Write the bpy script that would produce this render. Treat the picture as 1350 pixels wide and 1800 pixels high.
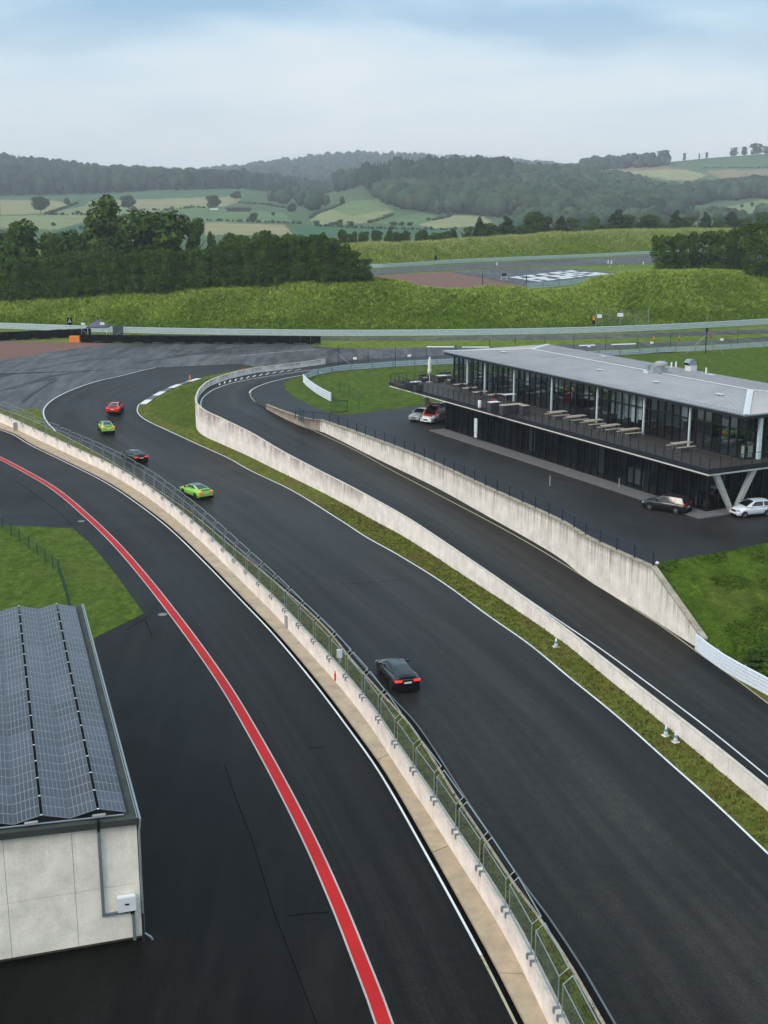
import bpy, bmesh, math, random
import numpy as np
from mathutils import Vector, Matrix
from mathutils.geometry import tessellate_polygon
for o in list(bpy.data.objects): bpy.data.objects.remove(o)
rng = np.random.default_rng(7); random.seed(7)
scene = bpy.context.scene
COL = scene.collection
# ------------------------------------------------------------ camera, sky, sun, exposure
F, HZ, H = 2200.0, 345.0, 32.0
TH = math.atan((900 - HZ) / F); CS, SN = math.cos(TH), math.sin(TH)
cam_d = bpy.data.cameras.new('camera'); cam = bpy.data.objects.new('camera', cam_d); COL.objects.link(cam)
cam.location = (0, 0, H); cam.rotation_euler = (math.pi / 2 - TH, 0, 0)
cam_d.sensor_fit = 'VERTICAL'; cam_d.sensor_height = 24; cam_d.lens = 24 * F / 1800
cam_d.clip_start = 0.5; cam_d.clip_end = 20000
scene.camera = cam
SUN_EL, SUN_AZ = math.radians(38), math.radians(232)     # azimuth clockwise from +Y: behind and left of the camera
sd = bpy.data.lights.new('sun', 'SUN'); sd.energy = 1.5; sd.angle = math.radians(25); sd.color = (1, .89, .78)
so = bpy.data.objects.new('sun', sd); COL.objects.link(so)
so.rotation_euler = (math.pi / 2 - SUN_EL, 0, -SUN_AZ + math.pi)
w = bpy.data.worlds.new('World'); scene.world = w; w.use_nodes = True
def world():
    nt = w.node_tree; nt.nodes.clear(); N = nt.nodes.new; L = nt.links.new
    out = N('ShaderNodeOutputWorld'); bg = N('ShaderNodeBackground'); bg.inputs[1].default_value = 0.1
    sky = N('ShaderNodeTexSky'); sky.sky_type = 'NISHITA'; sky.sun_disc = False
    sky.sun_elevation = SUN_EL; sky.sun_rotation = SUN_AZ; sky.air_density = 1.2; sky.dust_density = 2
    tc = N('ShaderNodeTexCoord'); mp = N('ShaderNodeMapping'); mp.inputs['Scale'].default_value = (2.6, 2.6, 13)
    mp.inputs['Location'].default_value = (1.3, .4, .55); mp.inputs['Rotation'].default_value = (.02, .05, 0)
    n1 = N('ShaderNodeTexNoise'); n1.inputs['Scale'].default_value = 1.15; n1.inputs['Detail'].default_value = 6
    n1.inputs['Roughness'].default_value = .48; n1.inputs['Distortion'].default_value = .35
    cr = N('ShaderNodeValToRGB'); cr.color_ramp.elements[0].position = .36; cr.color_ramp.elements[1].position = .66
    cr.color_ramp.elements[0].color = (2.6, 4.7, 6.9, 1); cr.color_ramp.elements[1].color = (7.4, 8.0, 8.6, 1)
    e = cr.color_ramp.elements.new(.5); e.color = (4.9, 6.8, 8.4, 1)
    # overcast brightens towards the low horizon glow and the high cloud cover
    sp = N('ShaderNodeSeparateXYZ'); hr = N('ShaderNodeValToRGB')
    hr.color_ramp.elements[0].position = 0; hr.color_ramp.elements[0].color = (1, 1, 1, 1)
    hr.color_ramp.elements[1].position = .15; hr.color_ramp.elements[1].color = (0, 0, 0, 1)
    mh = N('ShaderNodeMixRGB'); mh.inputs[2].default_value = (8.5, 8.7, 8.9, 1)
    mx = N('ShaderNodeMixRGB'); mx.inputs[0].default_value = .86
    L(tc.outputs['Generated'], mp.inputs[0]); L(mp.outputs[0], n1.inputs['Vector']); L(n1.outputs[0], cr.inputs[0])
    L(tc.outputs['Generated'], sp.inputs[0]); L(sp.outputs[2], hr.inputs[0]); L(hr.outputs[0], mh.inputs[0])
    L(cr.outputs[0], mh.inputs[1]); L(sky.outputs[0], mx.inputs[1]); L(mh.outputs[0], mx.inputs[2])
    # an overcast sky is brighter overhead than at the horizon
    zr = N('ShaderNodeMapRange'); zr.inputs[1].default_value = .12; zr.inputs[2].default_value = 1; zr.inputs[3].default_value = .88; zr.inputs[4].default_value = 1.3
    vm = N('ShaderNodeVectorMath'); vm.operation = 'SCALE'; L(sp.outputs[2], zr.inputs[0]); L(mx.outputs[0], vm.inputs[0]); L(zr.outputs[0], vm.inputs[3])
    L(vm.outputs[0], bg.inputs[0]); L(bg.outputs[0], out.inputs[0])
world()
scene.view_settings.view_transform = 'Standard'; scene.view_settings.look = 'None'
scene.view_settings.exposure = 0.42; scene.view_settings.gamma = 1
scene.view_settings.use_curve_mapping = False
scene.cycles.transparent_max_bounces = 16; scene.cycles.max_bounces = 6
scene.cycles.volume_bounces = 0; scene.cycles.volume_max_steps = 64

# ------------------------------------------------------------ measuring helpers
def G(Y):
    t = np.clip((np.asarray(Y, float) - 150) / 58, 0, 1); return 4 * t * t * (3 - 2 * t)
def Ln(Y):
    Y = np.asarray(Y, float); a = [78, 90, 98, 106, 113, 121, 129, 137, 144, 151, 158, 166, 173]; b = [0, .35, .75, 1.15, 1.45, 1.7, 1.85, 1.95, 2.2, 2.6, 3.1, 3.7, 4.]
    return (np.interp(Y - 3, a, b) + np.interp(Y - 1, a, b) + np.interp(Y + 1, a, b) + np.interp(Y + 3, a, b)) / 4
def flat(z): return lambda Y: np.asarray(Y, float) * 0 + z
def P(x, y, surf=0.0):
    u = (x - 675) / F; v = (900 - y) / F
    a, b, d = u, CS + v * SN, -SN + v * CS
    if callable(surf):
        z = 0.0
        for _ in range(40):
            t = (z - H) / d; z = .5 * z + .5 * float(surf(b * t))
        t = (z - H) / d; return (a * t, b * t)
    t = (surf - H) / d; return (a * t, b * t)
def proj(X, Y, Z):
    dep = Y * CS - (Z - H) * SN; up = Y * SN + (Z - H) * CS
    return 675 + F * X / dep, 900 - F * up / dep
def z_at(Y, ypix):
    v = (900 - ypix) / F; return H + Y * (-SN + v * CS) / (CS + v * SN)
def x_at(px, Y, z=4.): return (px - 675) / F * (Y * CS - (z - H) * SN)
def pts(lst, surf): return np.array([P(x, y, surf) for x, y in lst])
def smooth(p, step=1.5):
    p = np.asarray(p, float); n = len(p); out = []
    for i in range(n - 1):
        p0 = p[max(i - 1, 0)]; p1 = p[i]; p2 = p[i + 1]; p3 = p[min(i + 2, n - 1)]
        d = np.linalg.norm(p2[:2] - p1[:2]); k = max(1, int(d / step))
        m1 = (p2 - p0) / (np.linalg.norm(p2 - p1) + np.linalg.norm(p1 - p0) + 1e-9) * np.linalg.norm(p2 - p1) if i else (p2 - p1)
        m2 = (p3 - p1) / (np.linalg.norm(p3 - p2) + np.linalg.norm(p2 - p1) + 1e-9) * np.linalg.norm(p2 - p1) if i < n - 2 else (p2 - p1)
        for j in range(k):
            t = j / k; t2 = t * t; t3 = t2 * t
            out.append((2*t3-3*t2+1)*p1 + (t3-2*t2+t)*m1 + (-2*t3+3*t2)*p2 + (t3-t2)*m2)
    out.append(p[-1]); return np.array(out)
def extend(p, a=0., b=0.):
    p = np.asarray(p, float)
    if a: d = p[0] - p[1]; d = d / np.linalg.norm(d[:2]); p = np.vstack([p[0] + d * a, p])
    if b: d = p[-1] - p[-2]; d = d / np.linalg.norm(d[:2]); p = np.vstack([p, p[-1] + d * b])
    return p
def arc(p): return np.concatenate([[0], np.cumsum(np.linalg.norm(np.diff(p[:, :2], axis=0), axis=1))])
def resample(p, step=None, n=None):
    s = arc(p)
    if n is None: n = max(1, round(s[-1] / step))
    q = np.linspace(0, s[-1], n + 1); return np.stack([np.interp(q, s, p[:, k]) for k in range(p.shape[1])], 1)
def norms(p):
    d = np.gradient(p[:, :2], axis=0); d /= np.linalg.norm(d, axis=1)[:, None] + 1e-9
    return np.stack([d[:, 1], -d[:, 0]], 1)        # right-hand side of travel
def off(p, o): q = np.array(p, float); q[:, :2] += norms(p) * (np.asarray(o)[:, None] if np.ndim(o) else o); return q

# ------------------------------------------------------------ object helpers
def tag(o, label=None, cat=None, group=None, kind=None):
    if label: o['label'] = label
    if cat: o['category'] = cat
    if group: o['group'] = group
    if kind: o['kind'] = kind
    return o
def thing(name, label, cat, loc=(0, 0, 0), rz=0, group=None):
    o = bpy.data.objects.new(name, None); COL.objects.link(o); o.location = loc; o.rotation_euler = (0, 0, rz)
    o.empty_display_size = .5
    return tag(o, label, cat, group)
def link(name, me, parent=None, loc=None, rz=None):
    o = bpy.data.objects.new(name, me); COL.objects.link(o)
    if parent: o.parent = parent
    if loc is not None: o.location = loc
    if rz is not None: o.rotation_euler = (0, 0, rz)
    return o
def mesh(name, v, f, mats, uv=None, smooth_=False, mi=None, org=(0, 0, 0)):
    me = bpy.data.meshes.new(name)
    v = np.asarray(v, float) - np.asarray(org, float)
    me.from_pydata(v.tolist(), [], [tuple(int(i) for i in q) for q in f]); 
    for m in (mats if isinstance(mats, (list, tuple)) else [mats]): me.materials.append(m)
    if uv is not None:
        l = me.uv_layers.new(name='UVMap'); idx = np.zeros(len(me.loops), int); me.loops.foreach_get('vertex_index', idx)
        l.data.foreach_set('uv', np.asarray(uv, float)[idx].ravel())
    if mi is not None: me.polygons.foreach_set('material_index', np.array(mi, dtype=np.int32))
    if smooth_: me.polygons.foreach_set('use_smooth', np.ones(len(me.polygons), dtype=bool))
    me.update(); return me
def bigmesh(name, v, f, mats, col=None, org=(0, 0, 0), smooth_=False):
    """fast path: f is an (n,3|4) int array; col optional per-vertex rgb"""
    me = bpy.data.meshes.new(name); v = np.asarray(v, np.float64) - np.asarray(org, float); f = np.asarray(f, np.int32); n, k = f.shape
    me.vertices.add(len(v)); me.vertices.foreach_set('co', v.astype(np.float32).ravel())
    me.loops.add(n * k); me.loops.foreach_set('vertex_index', f.ravel())
    me.polygons.add(n); me.polygons.foreach_set('loop_start', np.arange(n, dtype=np.int32) * k)
    me.polygons.foreach_set('loop_total', np.full(n, k, dtype=np.int32))
    for m in (mats if isinstance(mats, (list, tuple)) else [mats]): me.materials.append(m)
    me.update(calc_edges=True); me.validate()
    if col is not None:
        a = me.color_attributes.new('Col', 'FLOAT_COLOR', 'POINT'); c = np.ones((len(v), 4), np.float32); c[:, :3] = col
        a.data.foreach_set('color', c.ravel())
    if smooth_: me.polygons.foreach_set('use_smooth', np.ones(n, dtype=bool))
    return me
class MB:
    def __init__(s): s.v = []; s.f = []; s.m = []
    def poly(s, P_, mi=0):
        b = len(s.v); s.v += [tuple(p) for p in P_]; s.f.append(tuple(range(b, b + len(P_)))); s.m.append(mi); return s
    def box(s, c, d, rz=0, mi=0, taper=1.):
        cx, cy, cz = c; hx, hy, hz = d[0] / 2, d[1] / 2, d[2] / 2; co, si = math.cos(rz), math.sin(rz); b = len(s.v)
        for z, k in ((-hz, 1), (hz, taper)):
            for x, y in ((-hx, -hy), (hx, -hy), (hx, hy), (-hx, hy)):
                s.v.append((cx + (x * co - y * si) * k, cy + (x * si + y * co) * k, cz + z))
        for q in ((3, 2, 1, 0), (4, 5, 6, 7), (0, 1, 5, 4), (1, 2, 6, 5), (2, 3, 7, 6), (3, 0, 4, 7)): s.f.append(tuple(b + i for i in q)); s.m.append(mi)
        return s
    def tube(s, path, r, n=6, mi=0, cap=True):
        path = [Vector(p) for p in path]; b0 = len(s.v); rr = r if isinstance(r, (list, tuple)) else [r] * len(path)
        for i, p in enumerate(path):
            t = (path[min(i + 1, len(path) - 1)] - path[max(i - 1, 0)]).normalized()
            a = t.cross(Vector((0, 0, 1)) if abs(t.z) < .95 else Vector((1, 0, 0))).normalized(); c = t.cross(a)
            for j in range(n):
                an = 2 * math.pi * (j + .5) / n; q = p + (a * math.cos(an) + c * math.sin(an)) * rr[i]; s.v.append(tuple(q))
        for i in range(len(path) - 1):
            for j in range(n):
                A = b0 + i * n + j; B = b0 + i * n + (j + 1) % n; s.f.append((A, B, B + n, A + n)); s.m.append(mi)
        if cap:
            s.f.append(tuple(b0 + j for j in range(n))[::-1]); s.m.append(mi)
            e = b0 + (len(path) - 1) * n; s.f.append(tuple(e + j for j in range(n))); s.m.append(mi)
        return s
    def lathe(s, prof, c=(0, 0, 0), n=12, mi=0, axis='z'):
        b = len(s.v)
        for r, h in prof:
            for j in range(n):
                a = 2 * math.pi * j / n; x, y = r * math.cos(a), r * math.sin(a)
                p = (x, y, h) if axis == 'z' else (h, x, y)
                s.v.append((c[0] + p[0], c[1] + p[1], c[2] + p[2]))
        for i in range(len(prof) - 1):
            for j in range(n):
                A = b + i * n + j; B = b + i * n + (j + 1) % n; s.f.append((A, B, B + n, A + n)); s.m.append(mi)
        s.f.append(tuple(b + j for j in range(n))[::-1]); s.m.append(mi)
        e = b + (len(prof) - 1) * n; s.f.append(tuple(e + j for j in range(n))); s.m.append(mi)
        return s
    def build(s, name, mats, parent=None, org=(0, 0, 0), sm=False, loc=None, rz=None):
        me = mesh(name, s.v, s.f, mats, smooth_=sm, mi=s.m, org=org); return link(name, me, parent, loc, rz)
    def me(s, name, mats, sm=False): return mesh(name, s.v, s.f, mats, smooth_=sm, mi=s.m)
def copy_tree(o, parent=None):
    c = o.copy(); COL.objects.link(c); c.parent = parent
    for ch in list(o.children): copy_tree(ch, c)
    return c
def sheet(name, poly, surf, dz, m, slices=None, kind='structure', parent=None, slope=None):
    """polygon (world xy) laid on a surface z=surf(Y); cut along Y so that it follows the grade"""
    bm = bmesh.new(); vs = [bm.verts.new((p[0], p[1], 0)) for p in poly]
    tri = tessellate_polygon([[Vector((p[0], p[1], 0)) for p in poly]])
    for t in tri:
        try: bm.faces.new([vs[i] for i in t])
        except ValueError: pass
    for Yc in (slices if slices is not None else []):
        g = bm.verts[:] + bm.edges[:] + bm.faces[:]; bmesh.ops.bisect_plane(bm, geom=g, plane_co=(0, Yc, 0), plane_no=(0, 1, 0))
    for v in bm.verts: v.co.z = float(surf(v.co.y)) + dz
    bmesh.ops.recalc_face_normals(bm, faces=bm.faces[:])
    for f in bm.faces:
        if f.normal.z < 0: f.normal_flip()
    me = bpy.data.meshes.new(name); bm.to_mesh(me); bm.free(); me.materials.append(m)
    o = link(name, me, parent)
    if kind: o['kind'] = kind
    return o
GSL = np.arange(148, 211, 2.0); LSL = np.arange(74, 178, 2.0)
def ribbon(name, p, w0, w1, surf, dz, m, kind='structure', parent=None, dz1=None):
    """strip between offsets w0 and w1 (to the right of travel) of a dense xy polyline"""
    a = off(p[:, :2], w0); b = off(p[:, :2], w1); n = len(p); s = arc(p)
    v = np.zeros((2 * n, 3)); v[:n, :2] = a; v[n:, :2] = b; v[:, 2] = surf(v[:, 1]) + dz
    if dz1 is not None: v[n:, 2] += dz1 - dz
    f = [(i, n + i, n + i + 1, i + 1) for i in range(n - 1)]
    uv = np.concatenate([np.stack([s, s * 0], 1), np.stack([s, s * 0 + 1], 1)])
    me = mesh(name, v, f, m, uv=uv); o = link(name, me, parent)
    if kind: o['kind'] = kind
    return o

# ------------------------------------------------------------ materials
class NT:
    def __init__(s, name):
        s.m = bpy.data.materials.new(name); s.m.use_nodes = True; s.nt = s.m.node_tree; s.nt.nodes.clear()
        s.out = s.N('ShaderNodeOutputMaterial'); s.b = s.N('ShaderNodeBsdfPrincipled'); s.L(s.b.outputs[0], s.out.inputs[0])
    def N(s, t, **k):
        n = s.nt.nodes.new(t)
        for a, b in k.items(): setattr(n, a, b)
        return n
    def L(s, a, b): s.nt.links.new(a, b)
    def coord(s, kind='Object', scale=(1, 1, 1), rot=(0, 0, 0)):
        t = s.N('ShaderNodeTexCoord'); mp = s.N('ShaderNodeMapping'); mp.inputs['Scale'].default_value = scale
        mp.inputs['Rotation'].default_value = rot
        if kind == 'World':
            g = s.N('ShaderNodeNewGeometry'); s.L(g.outputs['Position'], mp.inputs[0])
        else: s.L(t.outputs[kind], mp.inputs[0])
        return mp.outputs[0]
    def noise(s, vec, scale, detail=4, rough=.6, dist=0):
        n = s.N('ShaderNodeTexNoise'); n.inputs['Scale'].default_value = scale; n.inputs['Detail'].default_value = detail
        n.inputs['Roughness'].default_value = rough; n.inputs['Distortion'].default_value = dist; s.L(vec, n.inputs['Vector']); return n.outputs[0]
    def ramp(s, fac, stops):
        r = s.N('ShaderNodeValToRGB'); e = r.color_ramp.elements
        while len(e) > 1: e.remove(e[-1])
        for i, (p, c) in enumerate(stops):
            q = e[0] if i == 0 else e.new(p)
            q.position = p; q.color = (*(c if isinstance(c, (tuple, list)) else (c, c, c)), 1)
        s.L(fac, r.inputs[0]); return r.outputs[0]
    def mix(s, fac, a, b, mode='MIX'):
        m = s.N('ShaderNodeMixRGB', blend_type=mode)
        for i, x in ((0, fac), (1, a), (2, b)):
            if isinstance(x, (int, float)): m.inputs[i].default_value = x if i == 0 else (x, x, x, 1)
            elif isinstance(x, (tuple, list)): m.inputs[i].default_value = (*x, 1)
            else: s.L(x, m.inputs[i])
        return m.outputs[0]
    def bump(s, h, strength=.3, dist=.02):
        b = s.N('ShaderNodeBump'); b.inputs['Strength'].default_value = strength; b.inputs['Distance'].default_value = dist
        s.L(h, b.inputs['Height']); s.L(b.outputs[0], s.b.inputs['Normal'])
    def set(s, col=None, rough=None, metal=None, spec=None):
        for nm, x in (('Base Color', col), ('Roughness', rough), ('Metallic', metal), ('Specular IOR Level', spec)):
            if x is None: continue
            i = s.b.inputs[nm]
            if isinstance(x, (int, float)): i.default_value = x
            elif isinstance(x, (tuple, list)): i.default_value = (*x, 1)
            else: s.L(x, i)
        return s.m
def simple(name, col, rough=.6, metal=0., spec=.5, var=.12, scale=3.):
    t = NT(name); v = t.coord('Object'); n = t.noise(v, scale, 5, .65)
    c = t.mix(1., tuple(col), t.ramp(n, [(.3, 1 - var), (.7, 1 + var)]), 'MULTIPLY'); 
    r = t.ramp(n, [(.3, max(0, rough - .08)), (.7, min(1, rough + .08))])
    return t.set(c, r, metal, spec)
def asphalt(name, base, wet=.5, patch=True, streak=True):
    t = NT(name); v = t.coord('World')
    big = t.noise(v, .045, 4, .55, .6); mid = t.noise(v, .5, 5, .6, .3); fine = t.noise(v, 14, 3, .7)
    lg = t.noise(t.coord('World', (1, .12, 1), (0, 0, .45)), .9, 4, .6, .2)
    c = t.mix(1., tuple(base), t.ramp(big, [(.3, .62), (.7, 1.4)]), 'MULTIPLY')
    c = t.mix(1., c, t.ramp(mid, [(.3, .88), (.7, 1.12)]), 'MULTIPLY')
    c = t.mix(1., c, t.ramp(fine, [(.3, .45), (.7, 1.6)]), 'MULTIPLY')
    if streak: c = t.mix(1., c, t.ramp(lg, [(.35, .65), (.65, 1.35)]), 'MULTIPLY')
    vo = t.N('ShaderNodeTexVoronoi', feature='DISTANCE_TO_EDGE'); vo.inputs['Scale'].default_value = .09
    wv = t.N('ShaderNodeVectorMath', operation='ADD'); wn = t.N('ShaderNodeTexNoise'); wn.inputs['Scale'].default_value = .3
    t.L(v, wn.inputs['Vector']); sc = t.N('ShaderNodeVectorMath', operation='SCALE'); sc.inputs[3].default_value = 5
    t.L(wn.outputs['Color'], sc.inputs[0]); t.L(v, wv.inputs[0]); t.L(sc.outputs[0], wv.inputs[1]); t.L(wv.outputs[0], vo.inputs['Vector'])
    if patch: c = t.mix(t.ramp(vo.outputs[0], [(.0, .55), (.006, 0.)]), c, (.008, .008, .008))
    ro = t.ramp(big, [(.3, wet - .10), (.5, wet), (.72, wet + .10)])
    t.bump(fine, .25, .01)
    return t.set(c, ro, 0, .045)
M = {}
M['asphalt'] = asphalt('asphalt', (.0215, .0198, .018), .38)
M['asphalt_pit'] = asphalt('asphalt_pit', (.0095, .0083, .0072), .38)
M['asphalt_lane'] = asphalt('asphalt_lane', (.0155, .0152, .0145), .46)
M['asphalt_yard'] = asphalt('asphalt_yard', (.031, .029, .0275), .42, streak=False)
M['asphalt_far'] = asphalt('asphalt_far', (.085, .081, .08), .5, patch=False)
def grass(name, a, b, c, sc=1., dry=(.16, .12, .04), dryf=.25):
    t = NT(name); v = t.coord('World'); big = t.noise(v, .11 * sc, 4, .6, .5); mid = t.noise(v, 1.1 * sc, 5, .7, .8); fine = t.noise(v, 9 * sc, 4, .75)
    st = t.noise(t.coord('World', (1, .25, 1), (0, 0, -.5)), 1.2, 4, .7)
    col = t.ramp(mid, [(.32, a), (.52, b), (.7, c)])
    col = t.mix(1., col, t.ramp(fine, [(.28, .45), (.5, .95), (.72, 1.5)]), 'MULTIPLY')
    col = t.mix(1., col, t.ramp(st, [(.3, .75), (.7, 1.2)]), 'MULTIPLY')
    col = t.mix(t.ramp(big, [(.5, 0.), (.72, dryf)]), col, dry)
    hh = t.mix(.5, fine, mid); t.bump(hh, .8, .12)
    return t.set(col, .9, 0, .03)
M['lawn'] = grass('lawn', (.050, .082, .010), (.082, .122, .016), (.125, .17, .03))
M['verge'] = grass('verge', (.075, .095, .014), (.135, .15, .025), (.20, .20, .045), 1.3, (.16, .09, .04), .7)
M['slope_grass'] = grass('slope_grass', (.040, .070, .006), (.068, .108, .010), (.105, .15, .02), .8, (.12, .08, .03), .5)
M['bank'] = grass('bank', (.085, .135, .014), (.13, .18, .022), (.20, .24, .045), .5, (.26, .25, .08), .5)
def gravel():
    t = NT('gravel'); v = t.coord('World'); n = t.noise(v, 8, 5, .8); n2 = t.noise(v, .2, 4, .6)
    c = t.ramp(n, [(.3, (.10, .045, .035)), (.5, (.19, .095, .07)), (.7, (.29, .17, .13))])
    c = t.mix(t.ramp(n2, [(.55, 0.), (.75, .35)]), c, (.10, .10, .05)); t.bump(n, .6, .05); return t.set(c, .9, 0, .2)
M['gravel'] = gravel()
def concrete(name, base, streak=.5, rust=0., moss=0., sc=1.):
    t = NT(name); v = t.coord('UV'); w_ = t.coord('World')
    n1 = t.noise(w_, .8 * sc, 5, .6, .3); n2 = t.noise(w_, 12, 4, .7)
    st = t.noise(t.coord('UV', (2.6, .22, 1)), 1.3, 5, .65, .2); st2 = t.noise(t.coord('UV', (9, .5, 1)), 1., 4, .7)
    c = t.mix(1., tuple(base), t.ramp(n1, [(.3, .80), (.7, 1.12)]), 'MULTIPLY')
    c = t.mix(1., c, t.ramp(n2, [(.3, .88), (.7, 1.1)]), 'MULTIPLY')
    sx = t.N('ShaderNodeSeparateXYZ'); t.L(v, sx.inputs[0])
    top = t.ramp(sx.outputs[1], [(.0, .06), (.45, .12), (.72, .6), (1., 1.)])      # dirt runs down from the coping
    s1 = t.mix(1., t.ramp(st, [(.45, 0.), (.62, 1.)]), top, 'MULTIPLY'); s2 = t.mix(1., t.ramp(st2, [(.5, 0.), (.7, .7)]), top, 'MULTIPLY')
    k = t.N('ShaderNodeMath', operation='MULTIPLY'); k.inputs[1].default_value = streak; t.L(s1, k.inputs[0])
    c = t.mix(k.outputs[0], c, (.12, .095, .065))
    k2 = t.N('ShaderNodeMath', operation='MULTIPLY'); k2.inputs[1].default_value = streak * .7; t.L(s2, k2.inputs[0])
    c = t.mix(k2.outputs[0], c, (.10, .09, .065))
    if rust:
        sy = t.N('ShaderNodeSeparateXYZ'); t.L(w_, sy.inputs[0]); reg = t.ramp(sy.outputs[1], [(0., 0.), (1., 1.)]); mr = t.N('ShaderNodeMapRange'); mr.inputs[1].default_value = 108; mr.inputs[2].default_value = 130; t.L(sy.outputs[1], mr.inputs[0]); rn = t.mix(1., t.noise(w_, .35, 4, .6), mr.outputs[0], 'MULTIPLY'); rt = t.ramp(sx.outputs[1], [(.45, 0.), (.95, 1.)])
        r = t.mix(1., t.mix(1., t.ramp(st2, [(.38, 0.), (.6, 1.)]), rt, 'MULTIPLY'), t.ramp(rn, [(.34, 0.), (.5, rust)]), 'MULTIPLY')
        c = t.mix(r, c, (.16, .06, .035))
    if moss:
        r = t.ramp(sx.outputs[1], [(.86, 0.), (.98, moss)]); c = t.mix(r, c, (.06, .05, .02))
    t.bump(n2, .25, .01); return t.set(c, .85, 0, .3)
M['wall_pit'] = concrete('pit_wall_concrete', (.90, .79, .70), .12)
M['wall_lane'] = concrete('lane_wall_concrete', (.93, .83, .755), .10, rust=.9)
M['wall_ret'] = concrete('retaining_wall_concrete', (.87, .79, .69), .68, rust=.35, moss=.5)
M['wall_low'] = concrete('low_kerb_wall_concrete', (.40, .33, .26), .8, rust=1., moss=.6)
M['wall_shed'] = concrete('shed_concrete', (.97, .87, .72), .10, moss=.25)
M['coping'] = simple('coping_concrete', (.36, .31, .23), .9, var=.35, scale=1.5)
M['coping_light'] = simple('coping_light_concrete', (.60, .52, .42), .9, var=.2, scale=1.5)
M['slab'] = simple('sand_concrete_slab', (.44, .33, .215), .9, var=.18, scale=1.1)
M['slab2'] = simple('sand_concrete_slab_grey', (.44, .345, .235), .9, var=.2, scale=.8)
M['kerb_edge'] = simple('kerb_concrete', (.40, .32, .22), .9, var=.3, scale=2)
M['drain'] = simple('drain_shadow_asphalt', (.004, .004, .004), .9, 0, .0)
def paint(name, col, wear=.3):
    t = NT(name); v = t.coord('World'); n = t.noise(v, 3.5, 5, .75); n2 = t.noise(v, .25, 3, .5)
    c = t.mix(t.ramp(n, [(.55, 0.), (.75, wear)]), tuple(col), (.06, .06, .06)); c = t.mix(1., c, t.ramp(n2, [(.3, .85), (.7, 1.1)]), 'MULTIPLY')
    return t.set(c, .6, 0, .15)
M['white_line'] = paint('white_line_paint', (.74, .73, .70), .5)
M['yellow_line'] = paint('weathered_line_paint', (.42, .38, .24), .7)
M['red_line'] = paint('red_line_paint', (.52, .013, .012), .45)
M['grey_line'] = paint('grey_line_paint', (.14, .15, .15), .5)
def metal(name, col, rough=.45, m=.8): return simple(name, col, rough, m, var=.1, scale=2)
M['galv'] = metal('galvanised_steel', (.33, .37, .38), .45, .5)
M['galv_pale'] = metal('weathered_barrier_steel', (.56, .63, .65), .5, .1)
M['white_metal'] = simple('white_barrier_paint', (.74, .78, .82), .4, var=.05)
M['navy'] = simple('navy_railing_paint', (.012, .02, .045), .5)
M['green_metal'] = simple('green_fence_paint', (.008, .06, .04), .5)
M['green_gate'] = simple('teal_gate_paint', (.015, .10, .11), .5)
M['black'] = simple('black_rubber', (.008, .008, .008), .9, 0, .05)
M['dark_metal'] = simple('anthracite_metal', (.022, .026, .033), .4, .2)
M['white'] = simple('white_plastic', (.8, .8, .8), .4, var=.04)
M['plate'] = simple('licence_plate_white', (.78, .78, .76), .4, var=.03)
M['orange'] = simple('orange_foam', (.85, .22, .02), .6)
M['red'] = simple('red_plastic', (.6, .02, .015), .4)
M['blue'] = simple('blue_band', (.12, .35, .55), .5)
M['grey_box'] = simple('grey_cabinet_paint', (.36, .35, .34), .6)
M['wood'] = simple('weathered_table_wood', (.40, .335, .26), .7, var=.2, scale=5)
M['deck'] = simple('brown_decking', (.042, .029, .021), .7, var=.3, scale=3)
M['wicker'] = simple('dark_wicker', (.05, .046, .044), .8, var=.3, scale=8)
M['cushion'] = simple('grey_cushion', (.30, .29, .27), .9)
M['cloth'] = simple('off_white_canvas', (.75, .73, .66), .9)
M['tent'] = simple('dark_grey_tent_cloth', (.10, .10, .125), .8)
M['pillar'] = simple('pillar_concrete', (.42, .40, .37), .8, var=.1)
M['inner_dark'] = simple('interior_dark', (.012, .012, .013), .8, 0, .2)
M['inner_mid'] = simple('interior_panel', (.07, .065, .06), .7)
M['inner_light'] = simple('interior_light_wall', (.72, .76, .78), .7)
M['foliage_green'] = simple('indoor_plant_green', (.02, .12, .045), .7)
M['frame_dark'] = simple('window_frame_black', (.006, .0065, .008), .45)
M['col_white'] = simple('white_column_paint', (.62, .70, .70), .5)
M['soffit'] = simple('white_fascia_strip', (.80, .77, .68), .5, var=.12, scale=6)
M['manhole'] = simple('manhole_iron', (.22, .19, .15), .7)
def glass(name, tint, base_r=.04):
    t = NT(name); nt = t.nt; nt.nodes.remove(t.b)
    tr = t.N('ShaderNodeBsdfTransparent'); tr.inputs[0].default_value = (*tint, 1)
    gl = t.N('ShaderNodeBsdfGlossy'); gl.inputs['Roughness'].default_value = .02; gl.inputs[0].default_value = (.9, .95, 1, 1)
    fr = t.N('ShaderNodeFresnel'); fr.inputs[0].default_value = 1.5; mx = t.N('ShaderNodeMixShader')
    n = t.noise(t.coord('World'), .6, 2); bp = t.N('ShaderNodeBump'); bp.inputs['Strength'].default_value = .03; t.L(n, bp.inputs['Height'])
    t.L(bp.outputs[0], gl.inputs['Normal'])
    lw = t.N('ShaderNodeLayerWeight'); lw.inputs[0].default_value = .5; nt.nodes.remove(fr)
    t.L(t.ramp(lw.outputs['Facing'], [(0., base_r), (.5, base_r + .02), (.75, base_r + .11), (.9, .45), (1., 1.)]), mx.inputs[0]); t.L(tr.outputs[0], mx.inputs[1]); t.L(gl.outputs[0], mx.inputs[2]); t.L(mx.outputs[0], t.out.inputs[0])
    return t.m
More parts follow.
